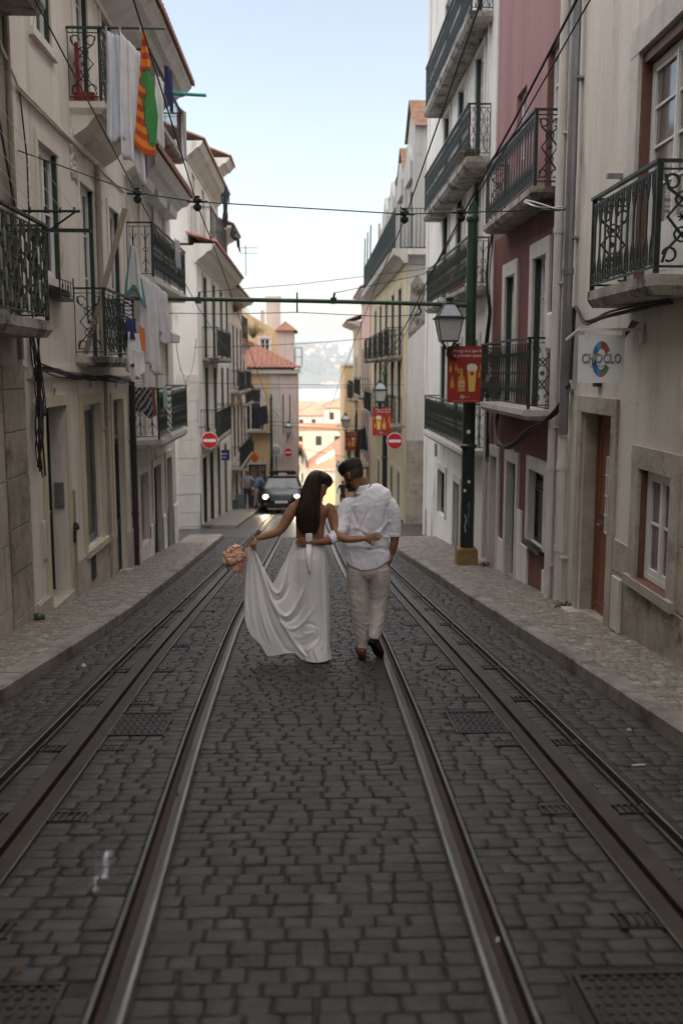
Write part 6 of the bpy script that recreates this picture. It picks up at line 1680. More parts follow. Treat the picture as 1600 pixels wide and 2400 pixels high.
mat('shoe_leather', (.10,.028,.012), (.16,.05,.022), 12, .3, spec=.6)
mat('shoe_sole', (.012,.010,.009), (.022,.018,.015), 12, .6)
mat('petal', (.80,.46,.28), (.86,.60,.42), 14, .6, sheen=.3); mat('petal_pink', (.74,.32,.24), (.82,.46,.35), 14, .6, sheen=.3)
mat('ribbon', (.55,.36,.27), None, rough=.45)

def limb(mb, secs, n=14, depth=1.0, cap=True):
    """secs: (point, radius[, radius2]) -> tube with elliptical sections, oriented along the path"""
    pts = [Vector(s[0]) for s in secs]; N = len(pts); k = len(mb.v)
    for i, s in enumerate(secs):
        a = pts[max(0,i-1)]; b = pts[min(N-1,i+1)]; d = (b-a).normalized()
        y = Vector((0,1,0)); x = y.cross(d)
        if x.length < .2: x = Vector((1,0,0)).cross(d)
        x.normalize(); y2 = d.cross(x).normalized()
        r1 = s[1]; r2 = s[2] if len(s) > 2 else s[1]*depth
        for j in range(n):
            t_ = 2*PI*j/n; mb.v.append(pts[i] + x*math.cos(t_)*r1 + y2*math.sin(t_)*r2)
    for i in range(N-1):
        for j in range(n):
            mb.f.append([k+i*n+j, k+i*n+(j+1) % n, k+(i+1)*n+(j+1) % n, k+(i+1)*n+j]); mb.mi.append(0)
    for base, p in ((k, pts[0]), (k+(N-1)*n, pts[-1])):
        mb.v.append(p.copy()); c = len(mb.v)-1
        for j in range(n): mb.f.append([base+j, base+(j+1) % n, c]); mb.mi.append(0)
def spline(P_, m=5):
    out = []
    for i in range(len(P_)-1):
        p0, p1, p2, p3 = P_[max(0,i-1)], P_[i], P_[i+1], P_[min(len(P_)-1,i+2)]
        for j in range(m):
            t_ = j/m; out.append(tuple(.5*((2*p1[c]) + (-p0[c]+p2[c])*t_ + (2*p0[c]-5*p1[c]+4*p2[c]-p3[c])*t_**2 + (-p0[c]+3*p1[c]-3*p2[c]+p3[c])*t_**3) for c in range(len(p1))))
    out.append(tuple(P_[-1])); return out
def slimb(mb, rows, **kw):
    """rows: (zx, zy, Y, halfwidth units[, depth m]) smoothed"""
    rows = [r if len(r) == 5 else (*r, r[3]*U) for r in rows]
    S = spline(rows, 4)
    limb(mb, [(Q(a,b,c), d*U, e) for a, b, c, d, e in S], **kw)
def organic(mb, name, m, parent, voxel=.006, disp=None, smooth_it=4, reme=True):
    o = mb.build(name+'_tmp', m)
    if reme:
        r_ = o.modifiers.new('r','REMESH'); r_.mode = 'VOXEL'; r_.voxel_size = voxel; r_.use_smooth_shade = True
    s_ = o.modifiers.new('s','SMOOTH'); s_.iterations = smooth_it; s_.factor = .5
    dg = bpy.context.evaluated_depsgraph_get(); dg.update()
    me = bpy.data.meshes.new_from_object(o.evaluated_get(dg)); bpy.data.objects.remove(o)
    if disp:
        me.update(); nv = len(me.vertices); co = np.empty(nv*3); me.vertices.foreach_get('co', co); co = co.reshape(-1,3)
        no = np.empty(nv*3, dtype=np.float32); me.vertex_normals.foreach_get('vector', no); no = no.reshape(-1,3)
        dd = np.array([disp(Vector(c), Vector(n_)) for c, n_ in zip(co, no)])
        co = co + no*dd[:,None]; me.vertices.foreach_set('co', co.ravel())
    off = parent.location if parent else Vector((0,0,0))
    me.transform(Matrix.Translation(-off))
    me.polygons.foreach_set('use_smooth', [True]*len(me.polygons)); me.name = name
    me.materials.clear(); me.materials.append(MATS[m])
    ob = bpy.data.objects.new(name, me); sc.collection.objects.link(ob); ob.parent = parent
    return ob
HEADP = [(-.120,.035,-.000,.018),(-.112,.066,-.012,.034),(-.098,.080,-.022,.044),(-.08,.084,-.034,.052),(-.06,.082,-.05,.058),(-.035,.086,-.07,.065),(-.01,.084,-.088,.070),(.02,.080,-.100,.074),(.05,.085,-.105,.077),(.08,.074,-.096,.071),(.100,.052,-.078,.056),(.113,.018,-.045,.032),(.118,-.005,-.02,.012)]
def headframe(c, fwd, upv):
    f_ = Vector(fwd).normalized(); u_ = Vector(upv); u_ = (u_ - f_*u_.dot(f_)).normalized(); s_ = u_.cross(f_)
    return lambda x, y, z: Vector(c) + f_*x + s_*y + u_*z
def headmesh(mb, H, s=1.0, infl=0.0, zmin=-1, cut=None, face=True, n=28, zmax=9, ang=None, grow=0):
    prof = spline(HEADP, 3); prof = [q for q in prof if q[0] >= zmin and q[0] <= zmax]
    k = len(mb.v); N = len(prof)
    for z, f, b, w_ in prof:
        for j in range(n):
            a = 2*PI*j/n if ang is None else ang[0] + (ang[1]-ang[0])*j/(n-1)
            cx = math.cos(a); sx = math.sin(a)
            xx = (f if cx > 0 else -b) * (abs(cx)**.9)*(1 if cx > 0 else -1); yy = w_*sx*(1 if cx > 0 else 1.06)
            if face and cx > 0:
                xx += .024*math.exp(-((z+.030)/.018)**2 - (a if a < PI else a-2*PI)**2/.035) + .010*math.exp(-((z-.005)/.02)**2 - (a if a < PI else a-2*PI)**2/.02)
                xx += .006*math.exp(-((z+.066)/.010)**2 - (a if a < PI else a-2*PI)**2/.12)
                aa = abs(a if a < PI else a-2*PI); xx -= .010*math.exp(-((z-.004)/.014)**2 - (aa-.42)**2/.03)
            l_ = math.hypot(xx, yy) or 1
            fi = infl*(min(1, max(.12, (z-max(zmin,-.2)+.004)/grow)) if grow else 1)
            xx += fi*xx/l_; yy += fi*yy/l_
            mb.v.append(H(xx*s, yy*s, (z + (infl if z > .06 else 0))*s))
    m_ = n if ang is None else n-1
    for i in range(N-1):
        for j in range(m_): mb.f.append([k+i*n+j, k+i*n+(j+1) % n, k+(i+1)*n+(j+1) % n, k+(i+1)*n+j]); mb.mi.append(0)
    if ang is None:
        mb.f.append([k+j for j in range(n)][::-1]); mb.mi.append(0)
    mb.f.append([k+(N-1)*n+j for j in range(n)]); mb.mi.append(0)
def ear(mb, H, side, s=1.0):
    pts = [(.0,.074*side,-.030),(-.012,.080*side,-.012),(-.022,.086*side,.010),(-.014,.086*side,.026),(.002,.080*side,.026),(.008,.076*side,.008),(.0,.074*side,-.02)]
    mb.tube([H(a*s, b*s, c*s) for a, b, c in spline(pts, 3)], .0065*s, 8)
    mb.tube([H(a*s, b*s, c*s) for a, b, c in [(.0,.072*side,-.025),(-.006,.078*side,.0),(-.004,.076*side,.018)]], .011*s, 8)
def hand(mb, wrist, d, nrm, thumb, L=.18, curl=(.3,.35,.4,.45), tcurl=.3, spread=.06, wr=.024):
    """wrist point, d = finger direction, nrm = direction the palm faces, thumb = +1/-1 side"""
    d = Vector(d).normalized(); nrm = Vector(nrm); nrm = (nrm - d*nrm.dot(d)).normalized(); s_ = d.cross(nrm)*thumb
    k = L/.18
    limb(mb, [(wrist, wr, wr*.75), (wrist+d*.02*k, .028*k, .017*k), (wrist+d*.05*k, .040*k, .016*k), (wrist+d*.085*k, .041*k, .014*k), (wrist+d*.095*k, .036*k, .010*k)], n=14) if False else None
    # palm as a rounded slab
    secs = []
    for t_, w_, h_ in ((0,wr,wr*.8),(.02,.027,.018),(.05,.038,.017),(.08,.041,.014),(.095,.037,.010)):
        secs.append((wrist + d*t_*k, w_*k, h_*k))
    kk = len(mb.v); n = 14
    for p, w_, h_ in secs:
        for j in range(n): a = 2*PI*j/n; mb.v.append(p + s_*math.cos(a)*w_ + nrm*math.sin(a)*h_)
    for i in range(len(secs)-1):
        for j in range(n): mb.f.append([kk+i*n+j, kk+i*n+(j+1) % n, kk+(i+1)*n+(j+1) % n, kk+(i+1)*n+j]); mb.mi.append(0)
    mb.f.append([kk+j for j in range(n)]); mb.mi.append(0); mb.f.append([kk+(len(secs)-1)*n+j for j in range(n)]); mb.mi.append(0)
    for i, (off, ln) in enumerate(((.029,.92),(.010,1.0),(-.010,.95),(-.029,.76))):
        p = wrist + d*(.085*k - abs(off)*.2) + s_*off*k; dd = (d + s_*(off*spread/.01*.2)).normalized(); nn = nrm
        pts = [p - dd*.01]; a = 0
        for q, (l_, r_) in enumerate(((.043,1),(.027,1),(.022,1))):
            ca = curl[i]*(1, 1.1, .7)[q]
            ax = dd.cross(nn)
            rot = Matrix.Rotation(ca, 3, ax); dd = rot @ dd; nn = rot @ nn
            pts.append(pts[-1] + dd*l_*ln*k*(1 if q else 1.15))
        rs = [.0098*k, .0088*k, .0080*k, .0062*k]
        mb.tube(pts, rs, 8)
    p = wrist + d*.022*k + s_*.022*k; dd = (d*.75 + s_*.75 + nrm*.15).normalized()
    pts = [p, p + dd*.035*k]; dd = (dd + d*.5*tcurl + nrm*tcurl).normalized(); pts.append(pts[-1] + dd*.03*k); dd = (dd + nrm*tcurl*.5 + d*.3).normalized(); pts.append(pts[-1]+dd*.024*k)
    mb.tube(pts, [.014*k,.0115*k,.0095*k,.0070*k], 8)

# ------------------------------------------------ the bride
YB = 8.55
g_ = gz(YB)
BR = T('person', 'woman seen from behind in a long white backless dress, dark ponytail, holding up her skirt', 'person', (Q(790,1600,YB).x, YB, g_))
mb = MB()
slimb(mb, [(775,960,YB+.01,105,.09),(768,860,YB+.01,118,.09),(768,780,YB,112,.085),(770,700,YB,112,.085),(772,640,YB,112,.082),(775,560,YB,118,.09),(783,480,YB,128,.095),(788,440,YB-.005,146,.092),(790,412,YB-.005,140,.080),(797,392,YB-.005,98,.066),(806,372,YB,60,.056),(816,340,YB,44,.048),(825,300,YB,42,.048)], n=24)
slimb(mb, [(715,880,YB+.01,60,.07),(700,1150,YB+.02,58,.065),(705,1350,YB+.05,46,.05),(705,1560,YB+.10,30,.035)])
slimb(mb, [(822,880,YB+.01,60,.07),(835,1150,YB-.02,58,.065),(835,1350,YB-.02,46,.05),(835,1590,YB,30,.035)])
limb(mb, [(Q(835,1600,YB),.035,.03),(Q(835,1622,YB)+Vector((0,.08,-.0)),.04,.03),(Q(835,1630,YB)+Vector((0,.16,0)),.03,.02)])
# arms
slimb(mb, [(676,420,YB,28),(646,436,YB,39),(612,490,YB-.01,45),(575,560,YB-.02,41),(540,612,YB-.03,37),(500,640,YB-.04,36),(440,660,YB-.055,33),(385,678,YB-.07,26),(345,690,YB-.08,21)])
slimb(mb, [(900,432,YB,28),(930,446,YB,38),(950,500,YB,44),(965,570,YB-.02,40),(985,640,YB-.06,36),(1030,685,YB-.115,33),(1100,695,YB-.14,30),(1165,692,YB-.145,25),(1205,690,YB-.148,20)])
# shoulder blades and the furrow of the spine
hand(mb, Q(352,690,YB-.08), (-.80,-.1,-.58), (.35,.55,-.75), 1, L=.17, curl=(1.1,1.15,1.2,1.2), tcurl=.8, spread=.02)
hand(mb, Q(1200,690,YB-.150), (1,-.04,.16), (0,1,-.1), -1, L=.172, curl=(.10,.08,.10,.14), tcurl=.1, spread=.13, wr=.021)
HB = headframe(Q(842,275,YB-.01), (.74,.50,-.45), (.35,.12,.92))
headmesh(mb, HB, .98); ear(mb, HB, -1, .98); ear(mb, HB, 1, .98)
def backd(c, n_):
    # spine furrow and shoulder blades of the bare back
    if n_.y > -.2: return 0
    d = 0
    x0, z0 = Q(775,500,YB).x, Q(775,500,YB).z
    if abs(c.x-x0) < .2 and c.z > Q(775,720,YB).z and c.z < Q(775,400,YB).z:
        d -= .008*math.exp(-((c.x-x0)/.016)**2); 
        for s_ in (-1, 1): d += .010*math.exp(-((c.x-x0-s_*.085)/.035)**2 - ((c.z-z0-.02)/.06)**2)
    return d
organic(mb, 'body', 'skin_f', BR, .0058, backd, 5)
# hair
mb = MB()
headmesh(mb, HB, .98, infl=.014, zmin=-.055, face=False, n=30, ang=(R(100), R(248)), grow=.05)
headmesh(mb, HB, .98, infl=.019, zmin=.030, face=False, n=30, grow=.04)
kk = MB()
def hairloft(mb, rows, strands=17, amp=.12, n=40, sd=1):
    S = spline(rows, 6); k = len(mb.v); N = len(S)
    for i, (a, b, c, d, e) in enumerate(S):
        p = Q(a, b, c); v = i/(N-1)
        for j in range(n):
            t_ = 2*PI*j/n
            m_ = 1 + amp*math.sin(strands*t_ + 2*math.sin(v*5+sd)) *.5 + amp*.6*noise.noise(Vector((math.cos(t_)*4, math.sin(t_)*4, v*1.5+sd)))
            mb.v.append(p + Vector((math.cos(t_)*d*U*m_, math.sin(t_)*e*m_, 0)))
    for i in range(N-1):
        for j in range(n): mb.f.append([k+i*n+j, k+i*n+(j+1) % n, k+(i+1)*n+(j+1) % n, k+(i+1)*n+j]); mb.mi.append(0)
    mb.f.append([k+j for j in range(n)]); mb.mi.append(0); mb.f.append([k+(N-1)*n+j for j in range(n)]); mb.mi.append(0)
hairloft(mb, [(838,148,YB-.05,20,.025),(826,152,YB-.065,36,.035),(808,186,YB-.085,52,.042),(792,250,YB-.095,64,.045),(780,310,YB-.10,72,.045),(768,380,YB-.11,80,.042),(758,450,YB-.115,90,.038),(755,510,YB-.115,92,.034),(758,570,YB-.11,86,.030),(760,620,YB-.105,70,.022),(758,650,YB-.105,52,.012)])
rg = random.Random(6)
for i in range(46):
    x0 = rg.uniform(690,830); w0 = rg.uniform(3,9); yb = rg.uniform(610,672)
    P_ = spline([(x0*.5+385, 420, YB-.14, w0, .006),(x0+rg.uniform(-8,8), 540, YB-.135, w0, .006),(x0+rg.uniform(-12,12), yb, YB-.115, .8, .001)], 4)
    limb(mb, [(Q(a,b,c), d*U, e) for a,b,c,d,e in P_], n=5)
for i in range(10):
    s0 = rg.uniform(0,1)
    P_ = spline([(790-20*s0,190+30*s0,YB-.07,1.5,.0015),(745-12*s0,240+20*s0,YB-.05,1.3,.0012),(722-8*s0+rg.uniform(-6,6),270+40*s0,YB-.04,.6,.0006)], 4)
    limb(mb, [(Q(a,b,c), d*U, e) for a,b,c,d,e in P_], n=4)
mb.build('hair', 'hair_dark', BR, smooth=True)

# dress: a patch spanned by four traced edges, given depth round the body and folds
def poly_at(P_, n):
    P_ = spline(P_, 8); L_ = [0]
    for a, b in zip(P_, P_[1:]): L_.append(L_[-1] + math.dist(a, b))
    out = []; k = 0
    for i in range(n):
        s = L_[-1]*i/(n-1)
        while k < len(L_)-2 and L_[k+1] < s: k += 1
        q = (s-L_[k])/max(1e-9, L_[k+1]-L_[k]); out.append((P_[k][0]+(P_[k+1][0]-P_[k][0])*q, P_[k][1]+(P_[k+1][1]-P_[k][1])*q))
    return np.array(out)
NS, NT = 200, 170
def resample_keys(P_, keys, n):
    """P_ polyline with parameter keys (0..1) per point"""
    S = spline([(a, b, k) for (a, b), k in zip(P_, keys)], 8); ks = [s[2] for s in S]
    t_ = np.linspace(0, 1, n)
    return np.stack([np.interp(t_, ks, [s[0] for s in S]), np.interp(t_, ks, [s[1] for s in S])], 1)
top = resample_keys([(276,758),(300,762),(328,775),(372,862),(415,952),(448,1015),(476,1048),(496,1018),(528,950),(566,880),(602,800),(636,728),(656,690),(705,700),(770,712),(830,710),(886,698)],
                    [0,.03,.07,.13,.19,.24,.29,.34,.39,.44,.49,.53,.56,.66,.78,.89,1], NS)
bot = resample_keys([(246,1290),(262,1382),(300,1462),(345,1505),(392,1562),(412,1600),(432,1630),(480,1628),(560,1614),(640,1606),(682,1634),(700,1652),(760,1676),(830,1684),(900,1672),(945,1652)],
                    [0,.05,.10,.14,.19,.23,.27,.33,.42,.52,.58,.62,.71,.82,.92,1], NS)
lef = poly_at([(276,758),(262,840),(252,960),(245,1080),(243,1190),(246,1290)], NT)
rig = poly_at([(886,698),(905,790),(914,880),(920,1000),(925,1150),(928,1300),(931,1450),(934,1580),(945,1652)], NT)
s = np.linspace(0,1,NS)[None,:,None]; t = np.linspace(0,1,NT)[:,None,None]
C00, C10, C01, C11 = top[0], top[-1], bot[0], bot[-1]
XY = (1-t)*top[None] + t*bot[None] + (1-s)*lef[:,None] + s*rig[:,None] - ((1-s)*(1-t)*C00 + s*(1-t)*C10 + (1-s)*t*C01 + s*t*C11)
X_, Y_ = XY[...,0], XY[...,1]
def ridge(P_, wd, amp, fade=(0.15, 0.15)):
    P_ = np.array(spline(P_, 10)); best = np.full(X_.shape, 1e9); par = np.zeros(X_.shape); n = len(P_)
    for i in range(n-1):
        ax, ay = P_[i]; bx_, by_ = P_[i+1]; dx, dy = bx_-ax, by_-ay; L2 = dx*dx+dy*dy+1e-9
        q = np.clip(((X_-ax)*dx + (Y_-ay)*dy)/L2, 0, 1); dd = (X_-ax-q*dx)**2 + (Y_-ay-q*dy)**2
        m_ = dd < best; best = np.where(m_, dd, best); par = np.where(m_, (i+q)/(n-1), par)
    f_ = np.clip(par/max(fade[0],1e-3), 0, 1) * np.clip((1-par)/max(fade[1],1e-3), 0, 1)
    f_ = f_*f_*(3-2*f_)
    return amp*np.exp(-best/(wd*wd))*f_
F_d = np.zeros(X_.shape)
R_ = [ # long fall from the hand down to the hem, then the pleats left of it
 ([(322,785),(375,930),(425,1080),(470,1200),(530,1330),(600,1450),(680,1570),(760,1650)], 13, .024, (.05,.1)),
 ([(312,790),(350,930),(385,1080),(420,1230),(470,1380),(540,1520),(600,1600)], 14, -.014, (.05,.2)),
 ([(306,785),(330,950),(352,1110),(378,1270),(420,1420),(480,1560)], 12, .014, (.05,.2)),
 ([(298,785),(312,950),(322,1120),(338,1290),(370,1440),(420,1560)], 11, -.010, (.05,.2)),
 ([(292,785),(296,950),(300,1120),(308,1280),(330,1410)], 10, .012, (.05,.2)),
 ([(284,785),(280,950),(276,1120),(280,1280)], 9, -.009, (.05,.2)),
 ([(276,785),(262,950),(258,1120),(258,1280)], 8, .009, (.05,.2)),
 # the swags under the notch
 ([(400,930),(440,1040),(470,1100),(510,1128),(545,1100),(572,1020),(590,930),(610,860)], 15, .020, (.15,.25)),
 ([(430,1080),(465,1160),(505,1185),(550,1165),(590,1090),(620,1000)], 13, -.015, (.2,.25)),
 ([(440,1110),(480,1210),(530,1285),(580,1312),(630,1275),(680,1190),(720,1100),(760,990)], 15, .024, (.15,.3)),
 ([(500,1290),(550,1345),(610,1352),(670,1300),(720,1220),(770,1130)], 13, -.015, (.2,.3)),
 ([(520,1330),(580,1400),(650,1410),(720,1360),(780,1280),(830,1200)], 14, .014, (.2,.3)),
 ([(600,1440),(660,1480),(730,1470),(790,1420)], 12, .008, (.25,.3)),
 ([(640,1500),(700,1540),(770,1530),(830,1480),(850,1420)], 13, -.006, (.25,.3)),
 ([(690,1570),(750,1580),(810,1545),(845,1490),(840,1420),(815,1395)], 12, .008, (.25,.25)),
 ([(720,1380),(780,1375),(830,1400)], 11, -.008, (.3,.3)), ([(700,1440),(760,1452),(820,1430)], 9, .007, (.3,.3)),
 # verticals on the right
 ([(880,760),(893,1000),(900,1250),(905,1480),(900,1640)], 9, .010, (.2,.1)), ([(862,800),(868,1050),(872,1300),(870,1500)], 9, -.009, (.25,.2)),
 ([(835,860),(842,1060),(846,1250)], 12, .008, (.3,.3)), ([(700,760),(692,900),(688,1060)], 16, .006, (.3,.3)), ([(745,860),(742,1000),(735,1120)], 14, -.006, (.3,.3)),
 ([(640,780),(615,880),(598,980),(586,1040)], 12, -.012, (.2,.3)),
 ([(800,1560),(812,1620),(835,1672)], 10, .014, (.2,.05)), ([(740,1600),(752,1640),(770,1670)], 9, -.010, (.2,.05)), ([(870,1560),(876,1620),(884,1668)], 9, -.010, (.2,.05)), ([(905,1590),(915,1640),(925,1662)], 8, .010,(.2,.05)),
 ([(560,1560),(610,1590),(650,1600)], 14, -.010, (.3,.1)),
]
for P_, wd, amp, fd in R_: F_d += ridge(P_, wd, amp, fd)
# depth: body bulge
yk = [690,760,860,960,1100,1300,1500,1690]
xc = np.interp(Y_, yk, [771,765,758,762,772,785,800,812]); Wd = np.interp(Y_, yk, [118,140,160,166,164,156,150,150]); Dp = np.interp(Y_, yk, [.090,.115,.145,.145,.135,.13,.14,.19])
q = (X_-xc)/Wd
bul = np.where(np.abs(q) < 1, np.sqrt(np.clip(1-q*q, 0, 1)), 0)
# blend towards the flat train on the left
lft = 1/(1+np.exp((X_-(xc-Wd*.55))/(22)))
train = .05 + .05*np.clip((Y_-760)/600, 0, 1)
depth = bul*Dp*(1-lft) + lft*(train + .03*np.exp(-((X_-520)/90.)**2))
edge = np.minimum(1, np.minimum(s[...,0]/.02, (1-s[...,0])/.03)*np.ones_like(X_)); edge = np.sqrt(np.clip(edge,0,1))
F_d *= .82
back = (depth + F_d)*edge; back = np.maximum(back, .004)
front = np.where(lft > .5, back - .02 - .01, -.10*np.sqrt(np.clip(1-q*q,0,1)) - .0)*1.0
frontd = -(np.sqrt(np.clip(1-q*q,0,1))*Dp*.9*(1-lft)) + lft*(back-.018)
frontd = frontd*edge + (1-edge)*(back)
mb = MB()
cen = YB - .0
for layer in (0, 1):
    for i in range(NT):
        for j in range(NS):
            p = Q(X_[i,j], Y_[i,j], cen - back[i,j])
            zmin = gz(p.y) + .006
            if layer: p = Vector((p.x, cen - frontd[i,j], p.z))
            zmin = gz(p.y) + .006
            if p.z < zmin: p.z = zmin
            mb.v.append(p)
for layer in (0, 1):
    o_ = layer*NS*NT
    for i in range(NT-1):
        for j in range(NS-1): mb.f.append([o_+i*NS+j, o_+i*NS+j+1, o_+(i+1)*NS+j+1, o_+(i+1)*NS+j]); mb.mi.append(0)
for i in range(NT-1):
    for j in (0, NS-1): mb.f.append([i*NS+j, (i+1)*NS+j, NS*NT+(i+1)*NS+j, NS*NT+i*NS+j]); mb.mi.append(0)
dr = mb.build('dress', 'satin', BR, smooth=True)
s_ = dr.modifiers.new('s','SMOOTH'); s_.iterations = 4
# waist band and hanging tie
mb = MB()
P_ = []
for i in range(25):
    a = -PI*.08 + (PI*1.16)*i/24; P_.append((Q(770 + 116*math.cos(a), 698 + 6*math.sin(a), YB - .092*math.sin(a))))
for dz in (0, -.012): mb.tube([p + Vector((0,0,dz)) for p in P_], .006, 6)
mb.build('waist_band','satin',BR, smooth=True)
mb = MB(); rows = [(762,648,YB-.128,26,.006),(764,680,YB-.125,28,.008),(765,740,YB-.122,26,.007),(762,800,YB-.158,25,.006),(763,860,YB-.172,20,.006),(766,910,YB-.176,14,.005),(768,952,YB-.176,9,.004)]
limb(mb, [(Q(a,b,c), d*U, e) for a,b,c,d,e in spline(rows,4)], n=10); mb.build('tie','satin',BR, smooth=True)
mb = MB(); mb.tube([Q(325,672,YB-.105),Q(332,690,YB-.108),Q(338,708,YB-.10)], .0035, 5); mb.tube([Q(1268,700,YB-.167),Q(1268,712,YB-.168)], .004, 5); mb.build('ring','print_white',BR)

# ------------------------------------------------ bouquet
BQ = T('bouquet', 'bouquet of peach and pink peonies with a trailing ribbon, held out to the left', 'bouquet', Q(170,850,YB-.10))
rg = random.Random(12)
def bloom(c, r, m):
    mb = MB()
    for ring_, (nn, el, rr) in enumerate(((4,1.35,.45),(6,1.0,.68),(8,.62,.88),(9,.2,1.0),(9,-.25,1.02))):
        for i in range(nn):
            a = 2*PI*(i+rg.random()*.6)/nn + ring_*.5
            e = el + rg.uniform(-.15,.15)
            d = Vector((math.cos(a)*math.cos(e), math.sin(a)*math.cos(e), math.sin(e))); d = Matrix.Rotation(R(65), 3, Vector((1,.2,0))) @ d
            t1 = d.cross(Vector((.3,.2,1))).normalized(); t2 = d.cross(t1)
            pts = []; w_ = r*.50
            for v in range(4):
                for u in range(4):
                    uu = (u-1.5)/1.5; vv = v/3
                    wv = w_*math.sin(PI*(.18+.62*vv)); cup = r*rr*(.55+.45*math.sin(PI*.5*vv)) - abs(uu)**2*r*.10
                    pts.append(c + d*cup + t1*uu*wv + t2*(vv-.45)*r*.95 + d*rg.uniform(-.03,.05)*r)
            mb.add(pts, [(j*4+k, j*4+k+1, (j+1)*4+k+1, (j+1)*4+k) for j in range(3) for k in range(3)])
    mb.lathe([(r*.45*math.sin(a), -r*.45*math.cos(a)) for a in np.linspace(.1,PI-.1,7)], tuple(c), 10, axis=2)
    return mb.build('flower', m, BQ, smooth=True)
for x, y, dy, r, m in ((185,775,-.13,46,'petal'),(120,815,-.11,42,'petal'),(205,825,-.15,48,'petal'),(150,850,-.16,46,'petal'),(100,860,-.10,36,'petal'),(215,880,-.13,40,'petal_pink'),(180,915,-.13,42,'petal'),(140,790,-.08,36,'petal_pink'),(165,880,-.08,40,'petal_pink'),(230,790,-.09,34,'petal')):
    bloom(Q(x, y, YB+dy+.02), r*U, m)
mb = MB()
for i in range(9): mb.tube([Q(190+rg.uniform(-25,25),830+rg.uniform(-20,20),YB-.10),Q(270,745+rg.uniform(-5,5),YB-.10),Q(370+rg.uniform(-12,12),628+rg.uniform(-10,15),YB-.06)], .003, 5)
mb.build('stems','leaf_green',BQ)
mb = MB()
for i in range(14):
    c = Q(165+rg.uniform(-80,75), 845+rg.uniform(-90,90), YB-.07); a = rg.uniform(0,6); d = Vector((math.cos(a),-.3,math.sin(a))); t1 = d.cross(Vector((0,1,0))).normalized()
    mb.add([c, c+d*.03+t1*.012, c+d*.06, c+d*.03-t1*.012], [(0,1,2,3)])
mb.build('leaves','leaf_green',BQ)
def strip(pts, w_, name, m, parent):
    mb = MB(); S = spline(pts, 6)
    for i, p in enumerate(S):
        a = S[max(0,i-1)]; b = S[min(len(S)-1,i+1)]
        d = Vector((b[0]-a[0], b[1]-a[1])); d.normalize(); n2 = Vector((-d.y, d.x))*w_/2
        mb.v.append(Q(p[0]+n2.x, p[1]+n2.y, p[2])); mb.v.append(Q(p[0]-n2.x, p[1]-n2.y, p[2]+.006*math.sin(i)))
    for i in range(len(S)-1): mb.f.append([2*i,2*i+1,2*i+3,2*i+2]); mb.mi.append(0)
    o = mb.build(name, m, parent, smooth=True); q_ = o.modifiers.new('t','SOLIDIFY'); q_.thickness = .0012; return o
strip([(262,760,YB-.13),(258,830,YB-.135),(240,900,YB-.13),(225,950,YB-.12),(212,1000,YB-.12),(222,1042,YB-.12)], 24, 'ribbon', 'ribbon', BQ)
strip([(255,775,YB-.125),(236,860,YB-.12),(222,930,YB-.115),(205,985,YB-.11),(202,1020,YB-.11)], 18, 'ribbon', 'ribbon', BQ)

# ------------------------------------------------ the man
YM = 8.62
MN = T('person', 'bearded man seen from behind in a white shirt with rolled sleeves and beige trousers', 'person', (Q(1235,1600,YM).x, YM, gz(YM)))
mb = MB()
slimb(mb, [(1228,920,YM,150,.10),(1225,800,YM,150,.10),(1230,700,YM,140,.095),(1240,560,YM,140,.10),(1245,420,YM,160,.10),(1235,350,YM,150,.085),(1215,315,YM,100,.07),(1196,285,YM-.005,58,.058),(1182,250,YM,50,.054),(1165,215,YM,48,.054)], n=22)
slimb(mb, [(1150,880,YM,80,.09),(1160,1180,YM-.01,58,.062),(1185,1400,YM-.0,42,.045),(1192,1580,YM-.0,30,.033)]); slimb(mb, [(1320,880,YM,80,.09),(1320,1170,YM-.0,58,.062),(1298,1370,YM-.06,42,.045),(1276,1500,YM-.12,30,.033)])
slimb(mb, [(1070,400,YM,52),(1048,500,YM-.02,50),(1010,620,YM-.08,46),(960,692,YM-.145,40),(905,708,YM-.17,34),(850,718,YM-.18,27),(802,722,YM-.182,21)])
slimb(mb, [(1400,400,YM,52),(1440,490,YM,50),(1452,600,YM,44),(1448,680,YM+.0,37),(1442,740,YM+.0,33),(1430,795,YM+.01,25),(1420,820,YM+.01,22)])
hand(mb, Q(806,722,YM-.184), (-1,.05,.04), (0,1,0), 1, L=.185, curl=(.12,.12,.14,.18), tcurl=.15, spread=.10, wr=.023)
hand(mb, Q(1424,812,YM+.01), (-.18,.05,-1), (-1,.1,.2), -1, L=.17, curl=(.2,.2,.2,.2), tcurl=.2, spread=.02, wr=.023)
HM = headframe(Q(1114,188,YM+.0), (-.74,.46,-.50), (-.36,.30,.90))
headmesh(mb, HM, 1.06); ear(mb, HM, 1, 1.06); ear(mb, HM, -1, 1.06)
organic(mb, 'body', 'skin_m', MN, .0060, None, 4)
mb = MB(); headmesh(mb, HM, 1.06, infl=.022, zmin=.022, face=False, n=34, grow=.075)
rg = random.Random(8)
organic(mb, 'hair', 'hair_short', MN, .006, lambda c, n_: .004*noise.noise(c*45) , 3)
mb = MB(); headmesh(mb, HM, 1.06, infl=.0045, zmin=-.045, zmax=.05, face=False, n=30, ang=(R(70), R(290))); mb.build('hair_fade','hair_fade',MN, smooth=True)
mb = MB(); headmesh(mb, HM, 1.06, infl=.010, zmin=-.120, zmax=-.046, face=False, n=30, ang=(R(-82), R(82))); mb.build('beard','hair_short',MN, smooth=True)
